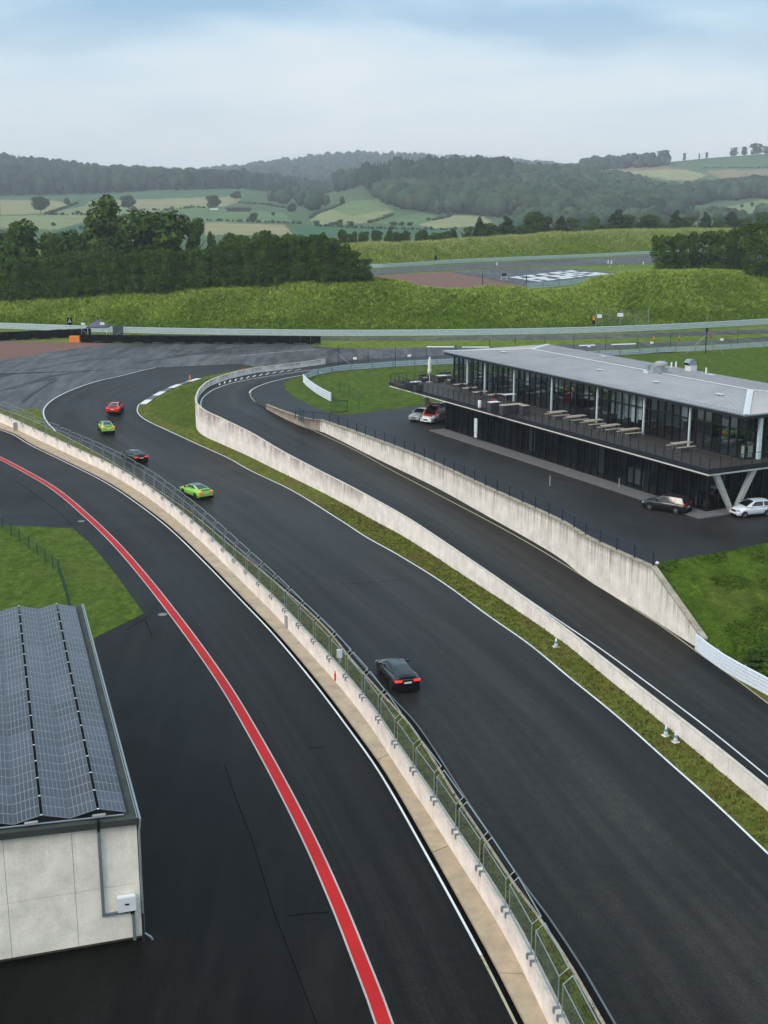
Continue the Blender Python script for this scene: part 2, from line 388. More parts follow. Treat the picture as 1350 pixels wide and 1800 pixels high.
M['glass'] = glass('window_glass', (.62, .68, .69)); M['glass_low'] = glass('dark_window_glass', (.26, .29, .30)); M['glass_b'] = glass('window_glass_grey', (.40, .44, .45), base_r=.10); M['glass_c'] = glass('window_glass_pale', (.50, .56, .60), base_r=.22); M['glass_lb'] = glass('dark_window_glass_b', (.20, .22, .24), base_r=.09); M['glass_lc'] = glass('dark_window_glass_c', (.35, .38, .40), base_r=.05)
M['car_glass'] = simple('car_glass', (.006, .007, .008), .1, 0, .8, var=.02)
def carpaint(name, c, rough=.22, coat=.7):
    t = NT(name); t.set(tuple(c), rough, .15, .5); t.b.inputs['Coat Weight'].default_value = coat; t.b.inputs['Coat Roughness'].default_value = .06; return t.m
M['paint_green'] = carpaint('lime_green_paint', (.36, .74, .08)); M['paint_red'] = carpaint('red_paint', (.72, .012, .01))
M['paint_black'] = carpaint('black_paint', (.003, .0045, .0045), .12, .6); M['paint_white'] = carpaint('white_paint', (.82, .83, .84))
M['paint_silver'] = carpaint('silver_paint', (.45, .46, .47)); M['paint_ambred'] = carpaint('signal_red_paint', (.85, .05, .02))
M['paint_roof'] = carpaint('grey_roof_paint', (.05, .05, .055), .25); M['paint_navy'] = carpaint('dark_blue_black_paint', (.010, .011, .014), .3)
M['tyre'] = simple('tyre_rubber', (.012, .012, .012), .85); M['rim_dark'] = metal('dark_rim', (.03, .03, .03), .4, .6); M['rim'] = metal('alloy_rim', (.6, .6, .62), .35, .7)
def lamp(name, c, e):
    t = NT(name); t.set(tuple(c), .3); t.b.inputs['Emission Color'].default_value = (*c, 1); t.b.inputs['Emission Strength'].default_value = e; return t.m
M['tail_off'] = simple('unlit_tail_light', (.25, .01, .01), .3); M['tail'] = lamp('tail_light', (.9, .03, .015), .7); M['head'] = simple('headlight_lens', (.55, .58, .6), .15, .3)
def solar():
    t = NT('solar_cells'); v = t.coord('UV'); sx = t.N('ShaderNodeSeparateXYZ'); t.L(v, sx.inputs[0])
    def lines(o, n, wd):
        m1 = t.N('ShaderNodeMath', operation='MULTIPLY'); m1.inputs[1].default_value = n; t.L(o, m1.inputs[0])
        m2 = t.N('ShaderNodeMath', operation='PINGPONG'); m2.inputs[1].default_value = .5; t.L(m1.outputs[0], m2.inputs[0])
        return t.ramp(m2.outputs[0], [(0., 1.), (wd, 1.), (wd * 1.5, 0.)])
    a = lines(sx.outputs[0], 6, .045); b = lines(sx.outputs[1], 2, .022)
    k = t.mix(1., a, b, 'LIGHTEN'); n = t.noise(t.coord('World'), .7, 3)
    oi = t.N('ShaderNodeObjectInfo'); c = t.mix(1., (.030, .031, .040), t.ramp(oi.outputs['Random'], [(0., .6), (1., 1.5)]), 'MULTIPLY'); c = t.mix(1., c, t.ramp(n, [(.3, .8), (.7, 1.25)]), 'MULTIPLY')
    t.set(t.mix(k, c, (.20, .20, .205)), .26, 0, .4); t.b.inputs['Coat Weight'].default_value = .15; t.b.inputs['Coat Roughness'].default_value = .1; return t.m
M['solar'] = solar()
def roofm():
    t = NT('standing_seam_zinc'); v = t.coord('World'); n = t.noise(v, .35, 5, .6); n2 = t.noise(v, 4, 4, .6)
    c = t.mix(1., (.47, .45, .44), t.ramp(n, [(.3, .9), (.7, 1.1)]), 'MULTIPLY'); c = t.mix(1., c, t.ramp(n2, [(.3, .93), (.7, 1.06)]), 'MULTIPLY')
    return t.set(c, .6, .0, .25)
M['zinc'] = roofm(); M['zinc_light'] = simple('zinc_cap_light', (.66, .65, .63), .5, .1); M['roof_felt'] = simple('roof_felt', (.042, .045, .038), .95, var=.35, scale=.8)
def attr(name, rough=.9, sc=6., tr=0., lo=.55, hi=1.4):
    t = NT(name); a = t.N('ShaderNodeVertexColor', layer_name='Col'); n = t.noise(t.coord('World'), sc, 4, .7)
    c = t.mix(1., a.outputs[0], t.ramp(n, [(.3, lo), (.7, hi)]), 'MULTIPLY'); t.set(c, rough, 0, .03)
    if tr: 
        t.b.inputs['Transmission Weight'].default_value = 0
    return t.m
M['land'] = attr('field_ground', .95, .02, 0, .82, 1.18); M['leaves'] = attr('foliage', .8, .5, 0, .6, 1.35); M['blades'] = attr('grass_blades', .8, 1.5, 0, .7, 1.3)
M['forest'] = attr('forest_foliage', .9, .03, 0, .7, 1.25)
M['bark'] = simple('bark', (.05, .04, .03), .9, var=.3)
# ============================================================ NEAR GROUND
# retaining polylines, read as (x, y_base, y_top); they run from the near right to the far left
def wallpts(lst, surf):
    o = []
    for x, yb, yt in lst:
        X, Y = P(x, yb, surf); o.append((X, Y, float(surf(Y)), z_at(Y, yt)))
    return o
W1a = wallpts([(1350,1427,1393),(1257,1349,1315),(1154,1263,1235.5),(1101,1220,1193),(1050,1178,1153),(1000,1137,1114),(907,1072,1043),(820,1015,982),(717,948,913),(644,908,871),(592,879,844),(541,853,818),(491,829,791),(441,804,761),(390,781,736),(365,770,724),(350,760,714),(344.5,749,702)], G)
W1b = [(*P(x, y, 4.85), 0, 4.85) for x, y in [(345,693),(350,683),(365,670),(390,660),(415.6,653),(451,646),(491,641.4),(541.5,635),(570.5,631)]]
W1 = extend(np.array(W1a + W1b), a=45)
W1[0, 2] = 0; W1[0, 3] = W1[1, 3] - .15
W1s = smooth(W1, 1.0); W1s[:, 2] = G(W1s[:, 1])
W1s[:, 3] = np.convolve(np.pad(W1s[:, 3], 4, mode='edge'), np.ones(9) / 9, 'valid')
W2a = wallpts([(1140,1083,989.5),(1034,1020,936),(981.5,979,911.5),(856,906.7,858.5),(741,844,813),(615.5,783,760),(562.6,757,745)], Ln)
W2 = np.array(W2a); W2[:, 3] = 4.38
W2s = smooth(W2, 1.0); W2s[:, 2] = Ln(W2s[:, 1]); W2s[:, 3] = 4.38
LOW = np.array([(*W2s[-1, :2], 3.9, 4.36)] + [(*P(x, y, Ln), 3.9, zz) for x, y, zz in [(540, 753, 4.36), (519, 745, 4.40), (495, 733.5, 4.42), (468, 719, 4.42)]])
LOWs = smooth(LOW, 1.0); LOWs[:, 2] = Ln(LOWs[:, 1])
ENDP = P(1228, 1140, Ln)                                        # where the sloping wing wall ends
edge_lane_R = pts([(1600,1405),(1350,1240),(1300,1202),(1240,1160),(1160,1102),(1080,1051),(1030,1019),(933,959),(789,881),(644,803.5),(592,777),(516,742),(471,720)], Ln)
curveR = pts([(453,711),(441,700.6),(438,690.5),(448,682),(481,670),(541,658),(600,650)], 4.0)
laneR = smooth(np.vstack([edge_lane_R, curveR]), 1.5)
# region A : left of the lane wall, region B : the lane, region C : the yard
w1in = off(W1s[:, :2], .15)
far_l, far_r = (-330, 232), (330, 232)
A_poly = [(-330, -60), (80, -60)] + [tuple(p) for p in w1in[:: 2]] + [(w1in[-1][0] + 3, 222), (w1in[-1][0] + 5, 232), far_l]
w2line = np.vstack([[ENDP], W2s[:, :2], LOWs[1:, :2]])
C_edge = [tuple(p) for p in w2line[::2]] + [tuple(p) for p in smooth(curveR, 1.5)[::2]]
B_poly = [(80, -60), (200, -60), P(1900, 1600, 0)] + [P(1600, 1395, Ln), P(1350, 1225, Ln)] + C_edge + [(curveR[-1][0] + 6, 232), (w1in[-1][0] + 5, 232), (w1in[-1][0] + 3, 222)] + [tuple(p) for p in w1in[::-2]]
sheet('track_ground', A_poly, G, 0, M['asphalt'], GSL)
sheet('access_lane', B_poly, Ln, 0, M['asphalt_lane'], LSL)
yard_near = [P(x, y, 4) for x, y in [(1143,991),(1200,982),(1270,970),(1350,954),(1500,930),(1900,880)]]
tri_corner = yard_near[0]
w2_up = [tuple(p) for p in off(W2s[:, :2], -.0)[::2]]
C_poly = [tri_corner] + w2_up + [tuple(p) for p in LOWs[1::2, :2]] + [tuple(p) for p in smooth(curveR, 1.5)[::2]] + [(curveR[-1][0] + 6, 232), (330, 232), (330, yard_near[-1][1])] + yard_near[::-1][:-1]
sheet('yard', C_poly, flat(4.0), 0, M['asphalt_yard'])
# grass bank that falls from the yard to the lane
def slope():
    top = smooth(np.array([(*p, 4.0) for p in yard_near]), 2.5)
    botp = [P(x, y, Ln) for x, y in [(1232,1142),(1280,1177),(1350,1218),(1450,1290),(1600,1390),(2000,1650)]]
    bot = smooth(np.array([(*p, float(Ln(p[1])) + .03) for p in botp]), 2.5)
    n = 90; top = resample(top, n=n); bot = resample(bot, n=n); R = 26; v = []
    for j in range(R + 1):
        t = j / R; tt = t ** 1.15
        for i in range(n + 1):
            p = top[i] * (1 - tt) + bot[i] * tt
            bump = (math.sin(p[0] * 1.7 + p[1]) * .06 + math.sin(p[0] * .6 - p[1] * .9) * .14 + random.uniform(-.05, .05)) * min(1, 6 * t * (1 - t)) + .25 * math.sin(math.pi * t)
            v.append((p[0], p[1], p[2] + bump))
    f = [(j * (n + 1) + i, (j + 1) * (n + 1) + i, (j + 1) * (n + 1) + i + 1, j * (n + 1) + i + 1) for j in range(R) for i in range(n)]
    me = mesh('grass_slope', v, f, M['slope_grass'], smooth_=True); tag(link('grass_slope', me), kind='structure'); return np.array(v).reshape(R + 1, n + 1, 3)
SLOPE = slope()
# overlays on region A
def clampY(p, y=231): return [q for q in p if q[1] <= y]
pit_line = smooth(extend(pts([(-90,718),(0,756),(22,764),(50,781),(111,811),(189,851),(251,893),(300,932),(360,990),(420,1052),(480,1115),(547,1195),(613,1282),(669,1362),(750,1504),(845.5,1680),(905,1798)], G), b=30), 1.5)
base = smooth(extend(pts([(-90,708),(0,742),(63,771),(126,801),(189,831),(252,869),(292,899),(345,944),(400,997),(440,1037),(480,1077),(535.5,1138),(591,1200),(647,1271),(702,1355),(758,1438),(805.5,1513),(854,1589),(905.5,1678),(939,1747),(963,1798)], lambda Y: G(Y) + .15), b=30), 1.5)
track_edge = pts([(200,804),(240,834),(331,900),(400,962),(460,1023),(518,1076),(575,1131),(622,1187),(680,1226),(724,1277)], G)
kerb_line = smooth(extend(pts([(-90,690),(0,718),(60,741),(120,770),(180,802),(240,838),(331,898),(400,955),(455,1000),(518,1053),(575.5,1107),(622,1164),(680,1229),(724,1278),(814,1418),(857,1482),(905.5,1555.5),(950,1615.5),(1012,1711),(1050,1778)], G), b=30), 1.5)
red = smooth(extend(pts([(-60,780),(0,806),(60,838),(100,863),(150,905),(200,953),(250,1010),(300,1073),(350,1140),(400,1213),(450,1298),(500,1390),(550,1490),(600,1604),(630,1680),(660,1757),(675,1800)], G), a=30, b=30), 1.5)
# pit lane surface (darker), between the shed and the walkway
pl_r = [tuple(p) for p in off(pit_line, -.0)[::3, :2]]
PIT = [(-330, 20)] + [(-330, pl_r[0][1])] + pl_r + [(pl_r[-1][0], -58), (-330, -58)]
sheet('pit_lane', PIT, G, .015, M['asphalt_pit'], GSL)
M['stripe_edge'] = paint('stripe_edge_paint', (.45, .43, .38), .5)
ribbon('red_line', red, -.29, .29, G, .045, M['red_line'])
ribbon('white_line', red, -.38, -.29, G, .045, M['stripe_edge']); ribbon('white_line', red, .29, .38, G, .045, M['stripe_edge'])
i845 = int(np.argmin(np.linalg.norm(pit_line - np.array(P(845, 1680, 0)), axis=1)))
ribbon('white_line', pit_line[:i845 + 1], -.06, .06, G, .045, M['white_line']); ribbon('white_line', pit_line[i845:], -.06, .06, G, .045, M['yellow_line'])
# walkway: slabs one by one, raised 0.15 m, with a dark channel beside the line
walk = thing('pit_walkway', 'sand coloured raised concrete walkway running along the foot of the pit wall', 'walkway', (*base[0], 0))
walk['kind'] = 'structure'; del walk['label'], walk['category']
o0 = (base[0][0], base[0][1], 0)
def slabs():
    s = arc(base); tot = s[-1]; n = int(tot / 10.9); lp = np.stack([np.interp(np.linspace(0, tot, n * 8 + 1), s, base[:, k]) for k in (0, 1)], 1)
    # left edge = pit line shifted right by .33
    L_ = off(pit_line, -.34)  # travel runs towards the camera, so its left hand is the east side
    for i in range(n):
        seg = lp[i * 8:i * 8 + 9]; e = []
        for q in seg:
            d = np.linalg.norm(L_ - q, axis=1); e.append(L_[int(np.argmin(d))])
        a = seg; b = np.array(e); v = []
        dv = (a[-1] - a[0]); dv = dv / np.linalg.norm(dv) * .03
        a = a.copy(); b = b.copy(); a[0] += dv; a[-1] -= dv; b[0] += dv; b[-1] -= dv
        for p in (a, b):
            for q in p: v.append((q[0], q[1], float(G(q[1])) + .15))
        for p in (a, b):
            for q in p: v.append((q[0], q[1], float(G(q[1])) - .02))
        f = []
        for j in range(8): f += [(j, j + 1, 9 + j + 1, 9 + j), (9 + j, 9 + j + 1, 27 + j + 1, 27 + j), (j + 1, j, 18 + j, 18 + j + 1)]
        f += [(0, 9, 27, 18), (8, 26, 35, 17)]
        link('slab', mesh('slab', v, f, M['slab' if random.random() < .6 else 'slab2'], org=o0), walk)
slabs()
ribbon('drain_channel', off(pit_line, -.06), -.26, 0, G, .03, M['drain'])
# strip of rough grass between pit wall and track, kerb, gutter and grey line
def between(name, A, B, surf, dz, m, n=160, kind='structure'):
    a = resample(A[:, :2], n=n); b = resample(B[:, :2], n=n); v = [(q[0], q[1], float(surf(q[1])) + dz) for q in a] + [(q[0], q[1], float(surf(q[1])) + dz) for q in b]
    me = mesh(name, v, [(i, n + 1 + i, n + 2 + i, i + 1) for i in range(n)], m); bm = bmesh.new(); bm.from_mesh(me)
    for f in bm.faces:
        if f.normal.z < 0: f.normal_flip()
    bm.to_mesh(me); bm.free(); o = link(name, me); tag(o, kind=kind); return a, b
wall_c = off(base, -.2)
STRIP = between('grass_strip', off(base, -.3), off(kerb_line, .1), G, .06, M['verge'])
ribbon('kerb', kerb_line, .0, .16, G, .10, M['kerb_edge']); M['gutter'] = simple('gutter_asphalt', (.010, .0095, .009), .9, 0, .02); ribbon('gutter', kerb_line, -.36, .0, G, .02, M['gutter'])
ribbon('grey_line', off(kerb_line, -.36), -.1, 0, G, .028, M['grey_line'])
# white line round the outside of the bend and the small grass corner
bend = smooth(np.vstack([pts([(101,763),(96,756),(83,743),(77,730.5),(77,720),(86,708),(106,695),(141,680),(176,669),(217,660),(277,646),(340,637)], G), pts([(400,628.5),(450,623),(520,617),(566,613.5)], 4.0)]), 1.5)
ribbon('white_line', bend, -.09, .09, G, .035, M['white_line'])
sheet('grass_corner', [P(x, y, G) for x, y in [(10,722),(70,718),(74,732),(82,748),(96,762),(50,742)]], G, .02, M['verge'], GSL)
runoff = [P(x, y, G) for x, y in [(-300,760),(-90,692),(0,716),(74,740),(77,718),(86,706),(141,678),(217,658),(277,645),(340,636)]] + [P(x, y, 4) for x, y in [(400,627.5),(450,622.5),(450,622.3)]]
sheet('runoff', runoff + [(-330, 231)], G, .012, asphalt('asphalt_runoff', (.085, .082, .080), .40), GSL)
# inside of the bend: white line, kerb blocks, grass wedge and strip
edge_R = pts([(1347,1498.5),(1257,1413),(1176,1341),(1085.6,1260.5),(1001.6,1192),(930,1133),(860,1084),(779,1025),(700,976),(644.5,945),(600,916),(514,863),(441,828),(400,805),(338,777),(284,752),(259.5,740.4),(245,730),(241,720),(244.5,711)], G)
edge_R = smooth(extend(edge_R, a=40), 1.2)
kerb_R = smooth(pts([(244.5,711),(262,699),(284,687),(310,676),(345,665.5)], G), 1.0)
ribbon('white_line', edge_R, -.07, .07, G, .035, M['white_line'])
end_w = smooth(np.vstack([kerb_R[-1:], pts([(395,655),(430,647.5),(480,640),(530,633.5),(568,629)], lambda Y: float(G(Y)))]), 1.5)
strip_poly = [tuple(p) for p in off(edge_R, .12)[::2]] + [tuple(p) for p in off(kerb_R, .6)[1::2]] + [tuple(p) for p in end_w[1::2]] + [tuple(p) for p in W1s[::-2, :2]]
sheet('grass_island', strip_poly, G, .02, M['verge'], GSL)
inner = [P(x, y, G) for x, y in [(300,746),(262,724),(268,708),(300,690),(350,669),(395,658),(430,650)]] + [tuple(p) for p in W1s[::-2, :2] if 172 < p[1] < 214 ] + [P(344, 752, G), P(330, 752, G)]
sheet('grass_island', inner, G, .04, M['lawn'], GSL)
kr = resample(kerb_R, n=7)
for i in range(7):
    s_ = smooth(kr[i:i + 2], .8); ribbon('kerb_block', s_, .0, 1.1, G, .05, M['white_line' if i % 2 == 0 else 'grey_line'], dz1=.12)
ASK = asphalt('rubbered_asphalt', (.050, .048, .047), .45)
# resurfaced carriageways with long streaks of rubber and wear running along them
def asphalt_uv(name, base, across, dark_at=(.0, .0), k=1.):
    t = NT(name); v = t.coord('UV'); w_ = t.coord('World')
    s1 = t.noise(t.coord('UV', (.018, 7, 1)), 1., 4, .55, .15); s2 = t.noise(t.coord('UV', (.05, 22, 1)), 1., 3, .6, .1)
    big = t.noise(w_, .07, 4, .6, .5); fine = t.noise(w_, 11, 3, .75); mid = t.noise(w_, 1.4, 5, .7)
    c = t.mix(1., tuple(base), t.ramp(s1, [(.34, 1 - .3 * k), (.5, 1.), (.68, 1 + .4 * k)]), 'MULTIPLY'); c = t.mix(1., c, t.ramp(s2, [(.35, .88), (.65, 1.13)]), 'MULTIPLY')
    c = t.mix(1., c, t.ramp(big, [(.3, .75), (.7, 1.3)]), 'MULTIPLY'); c = t.mix(1., c, t.ramp(fine, [(.3, .45), (.7, 1.6)]), 'MULTIPLY'); c = t.mix(1., c, t.ramp(mid, [(.3, .82), (.7, 1.2)]), 'MULTIPLY')
    sx = t.N('ShaderNodeSeparateXYZ'); t.L(v, sx.inputs[0]); c = t.mix(1., c, t.ramp(sx.outputs[1], across), 'MULTIPLY')
    t.bump(fine, .3, .01); return t.set(c, t.ramp(big, [(.3, .32), (.7, .46)]), 0, .045)
def carriageway(name, A, B, surf, dz, m, n=170, nu=8):
    a = resample(A[:, :2], n=n); b = resample(B[:, :2], n=n); mid = (a + b) / 2; s = arc(mid); v = []; uv = []
    for i in range(n + 1):
        for j in range(nu + 1): q = a[i] * (1 - j / nu) + b[i] * j / nu; v.append((q[0], q[1], float(surf(q[1])) + dz)); uv.append((s[i], j / nu))
    w_ = nu + 1; f = [(i * w_ + j, i * w_ + j + 1, (i + 1) * w_ + j + 1, (i + 1) * w_ + j) for i in range(n) for j in range(nu)]
    me = mesh(name, v, f, m, uv=uv); bm = bmesh.new(); bm.from_mesh(me)
    for q in bm.faces:
        q.normal_update()
        if q.normal.z < 0: q.normal_flip()
    bm.to_mesh(me); bm.free(); return tag(link(name, me), kind='structure')
i0 = int(np.argmin(np.linalg.norm(kerb_line - np.array(P(240, 838, G)), axis=1)))
left_e = np.vstack([bend[::-1], kerb_line[i0:]]); right_e = np.vstack([end_w[::-1], kerb_R[::-1], edge_R[::-1]])
carriageway('track', left_e, right_e, G, .010, asphalt_uv('asphalt_track', (.0235, .0214, .0192), [(0., .75), (.15, 1.), (.5, 1.15), (.85, .95), (1., .8)]))
carriageway('access_lane_surface', off(W1s, .26), laneR, Ln, .008, asphalt_uv('asphalt_lane_streaked', (.0215, .0196, .0176), [(0., .6), (.12, .8), (.35, 1.1), (.6, 1.45), (.8, 1.), (.93, .55), (1., .5)], k=.9))
carriageway('pit_lane_surface', red, off(pit_line, -.05), G, .020, asphalt_uv('asphalt_pit_streaked', (.0125, .0110, .0098), [(0., .9), (.4, 1.25), (.85, .9), (1., .6)]))
seam = smooth(pts([(395,1345),(413,1400),(440,1470),(462,1540),(480,1600),(497,1645),(516,1695),(545,1770),(575,1850)], 0), 1.)
sheet('asphalt_patch', [tuple(p) for p in seam] + [(-60, 30), (-60, 64), P(240, 1300, 0), P(330, 1330, 0)], flat(0), .022, asphalt('asphalt_patch', (.0070, .0062, .0055), .4)); ribbon('joint', seam, -.03, .015, G, .028, M['drain'])
for q in ([(22,842),(60,868),(100,898)], [(100,898),(128,925)], [(540,1316),(572,1314)], [(505,1611),(540,1607),(578,1604)], [(600,1027),(660,1024),(720,1018)], [(222,1108),(262,1082)], [(255,1090),(268,1120)]):
    ribbon('joint', smooth(pts(q, G), 1.), -.025, .025, G, .030, M['drain'])
for q, w_ in (([(-10,664),(60,650),(110,640),(160,633),(222,629)], .45), ([(-10,690),(40,676),(90,662),(160,651)], .35), ([(20,684),(60,672),(100,665)], .3), ([(40,706),(70,684),(98,668)], .25), ([(-10,640),(60,636),(150,622)], .25), ([(230,640),(300,629),(400,618),(520,611)], .5), ([(290,628),(340,622),(420,612),(520,607)], .8)):
    ribbon('skid_mark', smooth(pts(q, lambda Y: float(G(Y))), 1.5), -w_, w_, G, .055, ASK)
# lane markings
lane_line = smooth(extend(pts([(1350,1366),(1250,1285),(1154,1212.6),(1057.6,1142),(1000,1103),(933,1057),(867,1012),(830,987)], Ln), a=30), 1.5)
ribbon('white_line', lane_line, -.06, .06, Ln, .02, M['white_line'])
in_line = smooth(np.vstack([pts([(365,728),(356,718),(353,708),(360,695.6),(380,683),(415.6,671.6),(481,660),(560,649)], 4.0)]), 1.2)
ribbon('joint', off(W1s[(W1s[:, 1] < 165)], .30), -.04, .04, Ln, .014, M['drain'])
ribbon('white_line', in_line, -.07, .07, Ln, .02, M['white_line'])
ribbon('yellow_line', laneR[:int(len(laneR) * .82)], .10, .22, Ln, .02, M['yellow_line']); ribbon('white_line', laneR[int(len(laneR) * .80):], -.08, .08, Ln, .022, M['white_line'])
hat = resample(smooth(pts([(383,678),(403,672),(441,663.5),(501,653.5),(556,648)], 4.0), 1), n=120); hn = norms(hat)
for i in range(2, 104, 8):
    a, b = hat[i], hat[i + 9]; n0, n1 = hn[i], hn[i + 9]; d_ = (b - a) / np.linalg.norm(b - a) * .22
    q = [a, a + d_ * 2, b - n1 * .95 + d_ * 2, b - n1 * .95]; sheet('kerb_stripe', [tuple(x) for x in q], Ln, .03, M['white_line'])
verge_r = [P(x, y, Ln) for x, y in [(1238,1156),(1300,1199),(1350,1236),(1600,1398),(1600,1372),(1350,1212),(1280,1172),(1226,1136)]]
sheet('verge', verge_r, Ln, .015, M['verge'], LSL)
# left lawn by the pit building
lawnL = [P(x, y, 0) for x, y in [(-250,925),(-80,922),(0,924),(40,925),(128,929),(160,957),(200,1005),(253,1079),(166,1122),(168,1175),(-250,1200)]]
sheet('lawn', lawnL, flat(0), .03, M['lawn'])
# lawn behind the yard (z 4)
lawnC = [P(x, y, 4) for x, y in [(534,660),(516,665),(503,671),(500,677),(502,685),(516,698),(554,716),(582,727),(617,728.5),(680,720.9),(760,709),(860,700)]] 
lawnC = [lawnC[0]] + lawnC[1:] + [(60, 168), (330, 168), (330, 226), P(1350, 611, 4), P(1166, 621, 4), P(1052, 627, 4), P(860, 636, 4), P(810, 640, 4), P(724, 644, 4), P(647, 649, 4), P(600, 652.5, 4)]
sheet('lawn', lawnC, flat(4), .012, M['lawn'])

# ============================================================ FAR TERRAIN (from Y = 231 to the ridges)
def tab(s): a = np.array(s, float).reshape(-1, 2); return lambda x: np.interp(x, a[:, 0], a[:, 1])
rail3 = tab([-400,573, 0,578, 150,583.5, 300,587.5, 560,591, 675,591, 850,589.5, 1025,586, 1180,580, 1350,570.5, 1800,545])
def Yrail3(x): return (H - 4) / np.tan(TH - np.arctan((900 - rail3(x)) / F))
crest1 = tab([-400,540, 0,529, 150,519, 300,511, 450,500, 560,493, 640,490, 690,494, 740,507, 790,512, 850,506, 900,504, 950,512, 1000,512, 1040,494, 1090,483, 1150,478, 1230,476, 1350,479, 1800,475])
rail2 = tab([-400,485, 560,475, 675,470.5, 800,462.5, 925,457, 1050,452, 1145,447, 1350,440, 1800,425])
def Yrail2(x): return (H - 8) / np.tan(TH - np.arctan((900 - rail2(x)) / F))
crest2 = tab([-400,452, 500,440, 600,433, 675,429, 800,423, 950,412, 1060,406, 1200,404, 1350,403, 1800,395])
def zt(Y, tb): return lambda x: z_at(Y, tb(x))
T = {k: tab(v) for k, v in dict(
 a800=[-400,425, 0,425, 700,425, 1350,425], a1000=[-400,408, 0,404, 600,412, 1350,408], a1200=[-400,392, 0,388, 500,392, 700,394, 1000,392, 1350,390],
 a1400=[-400,376, 0,374, 450,374, 600,376, 720,378, 850,384, 1000,384, 1200,384, 1350,374], a1700=[-400,360, 0,357, 400,356, 560,360, 640,350, 720,345, 850,342, 1000,345, 1200,365, 1350,352],
 a2000=[-400,348, 0,348, 150,344, 260,338, 415,335, 500,345, 560,345, 640,318, 720,306, 850,306, 1000,318, 1100,330, 1200,350, 1350,335],
 a2300=[-400,318, 0,322, 150,324, 260,324, 415,328, 500,340, 600,345, 850,325, 1000,318, 1100,315, 1200,325, 1350,318],
 a2700=[-400,285, 0,292, 60,297, 120,306, 200,313, 300,317, 415,326, 500,338, 640,335, 850,318, 950,312, 1040,295, 1150,287, 1250,277, 1350,270, 1500,262],
 a3400=[-400,310, 0,315, 360,320, 500,316, 640,310, 900,318, 1000,320, 1350,305],
 a4300=[-400,330, 340,316, 360,312, 430,304, 500,294, 560,286, 640,282, 700,283, 800,289, 900,292, 1000,303, 1350,325],
 a5400=[-400,345, 1350,345]).items()}
def anchors(k):
    """k = X/Y (array). returns Y[r,k], z[r,k]"""
    def xp(Y, z=4.): return 675 + F * k * Y / (Y * CS - (z - H) * SN)
    x3 = xp(265.); Y3 = Yrail3(x3); rows = [(k * 0 + 231, k * 0 + 4.), (Y3 + 1.2, k * 0 + 4.)]
    Yc = Y3 + 27; zc = z_at(Yc, crest1(xp(Yc, 12)))
    rows += [(Y3 + 14, 4 + (zc - 4) * .42), (Yc - 4, zc - .9), (Yc, zc), (Yc + 4, zc - .8), (Yc + 16, k * 0 + 8.)]
    x2 = xp(480., 8); Y2 = Yrail2(x2); rows += [(Y2 + 1.5, k * 0 + 8.)]
    Yd = Y2 + 26; zd = z_at(Yd, crest2(xp(Yd, 14))); rows += [(Yd - 5, zd - .8), (Yd, zd), (Yd + 6, zd - .8), (Yd + 40, zd * 0 + 4)]
    for n in ('a800', 'a1000', 'a1200', 'a1400', 'a1700', 'a2000', 'a2300', 'a2700', 'a3400', 'a4300', 'a5400'):
        Y = float(n[1:]); rows.append((k * 0 + Y, z_at(Y, T[n](675 + F * k / CS))))
    return np.array([r[0] for r in rows]), np.array([r[1] for r in rows])
def tz(X, Y):
    X = np.atleast_1d(np.asarray(X, float)); Y = np.atleast_1d(np.asarray(Y, float)); k = X / Y; a, z = anchors(k); o = z[0].copy()
    for i in range(len(a) - 1):
        t = (Y - a[i]) / (a[i + 1] - a[i]); m = (t >= 0) & (t <= 1); o[m] = (z[i] + (z[i + 1] - z[i]) * t)[m]
    return o
FIELDS = [([(0,352),(60,350),(80,348),(125,360),(80,375),(0,378)], (.30,.27,.13)), ([(90,372),(150,362),(160,350),(260,362),(260,372),(150,385)], (.22,.25,.11)),
 ([(-60,380),(0,380),(150,377),(150,400),(90,404),(0,400)], (.24,.26,.12)), ([(95,405),(150,390),(160,415),(95,420)], (.06,.13,.07)),
 ([(200,352),(300,346),(400,339),(425,352),(400,362),(240,374)], (.29,.27,.13)), ([(230,375),(350,364),(500,374),(512,388),(400,392),(300,390)], (.14,.20,.09)),
 ([(355,391),(500,395),(516,414),(360,413)], (.32,.28,.14)), ([(515,397),(600,396),(680,400),(800,402),(800,414),(520,414)], (.06,.14,.065)),
 ([(545,388),(560,376),(620,353),(668,350),(690,372),(655,391),(560,397)], (.26,.27,.12)), ([(580,368),(620,353),(668,350),(690,368),(620,380)], (.16,.21,.08)), ([(650,391),(740,374),(775,380),(720,399)], (.13,.19,.08)),
 ([(735,395),(790,379),(850,380),(870,395),(760,402)], (.30,.29,.14)), ([(1040,298),(1150,288),(1200,297),(1110,302)], (.27,.20,.11)), ([(1090,302),(1200,297),(1245,308),(1210,320),(1150,312)], (.34,.31,.15)),
 ([(1165,291),(1280,276),(1350,268),(1450,262),(1450,296),(1350,298),(1250,299),(1200,296)], (.10,.15,.075)), ([(1240,300),(1350,297),(1450,296),(1450,325),(1350,325),(1280,320)], (.28,.23,.12)),
 ([(1270,366),(1350,348),(1450,340),(1450,378),(1270,388)], (.20,.24,.10)), ([(0,340),(430,330),(430,345),(200,352),(0,352)], (.09,.15,.08))]
def inpoly(x, y, poly):
    r = np.zeros(len(x), bool); n = len(poly)
    for i in range(n):
        x1, y1 = poly[i]; x2, y2 = poly[(i + 1) % n]
        if y1 == y2: continue
        c = ((y1 > y) != (y2 > y)) & (x < (x2 - x1) * (y - y1) / (y2 - y1) + x1); r ^= c
    return r
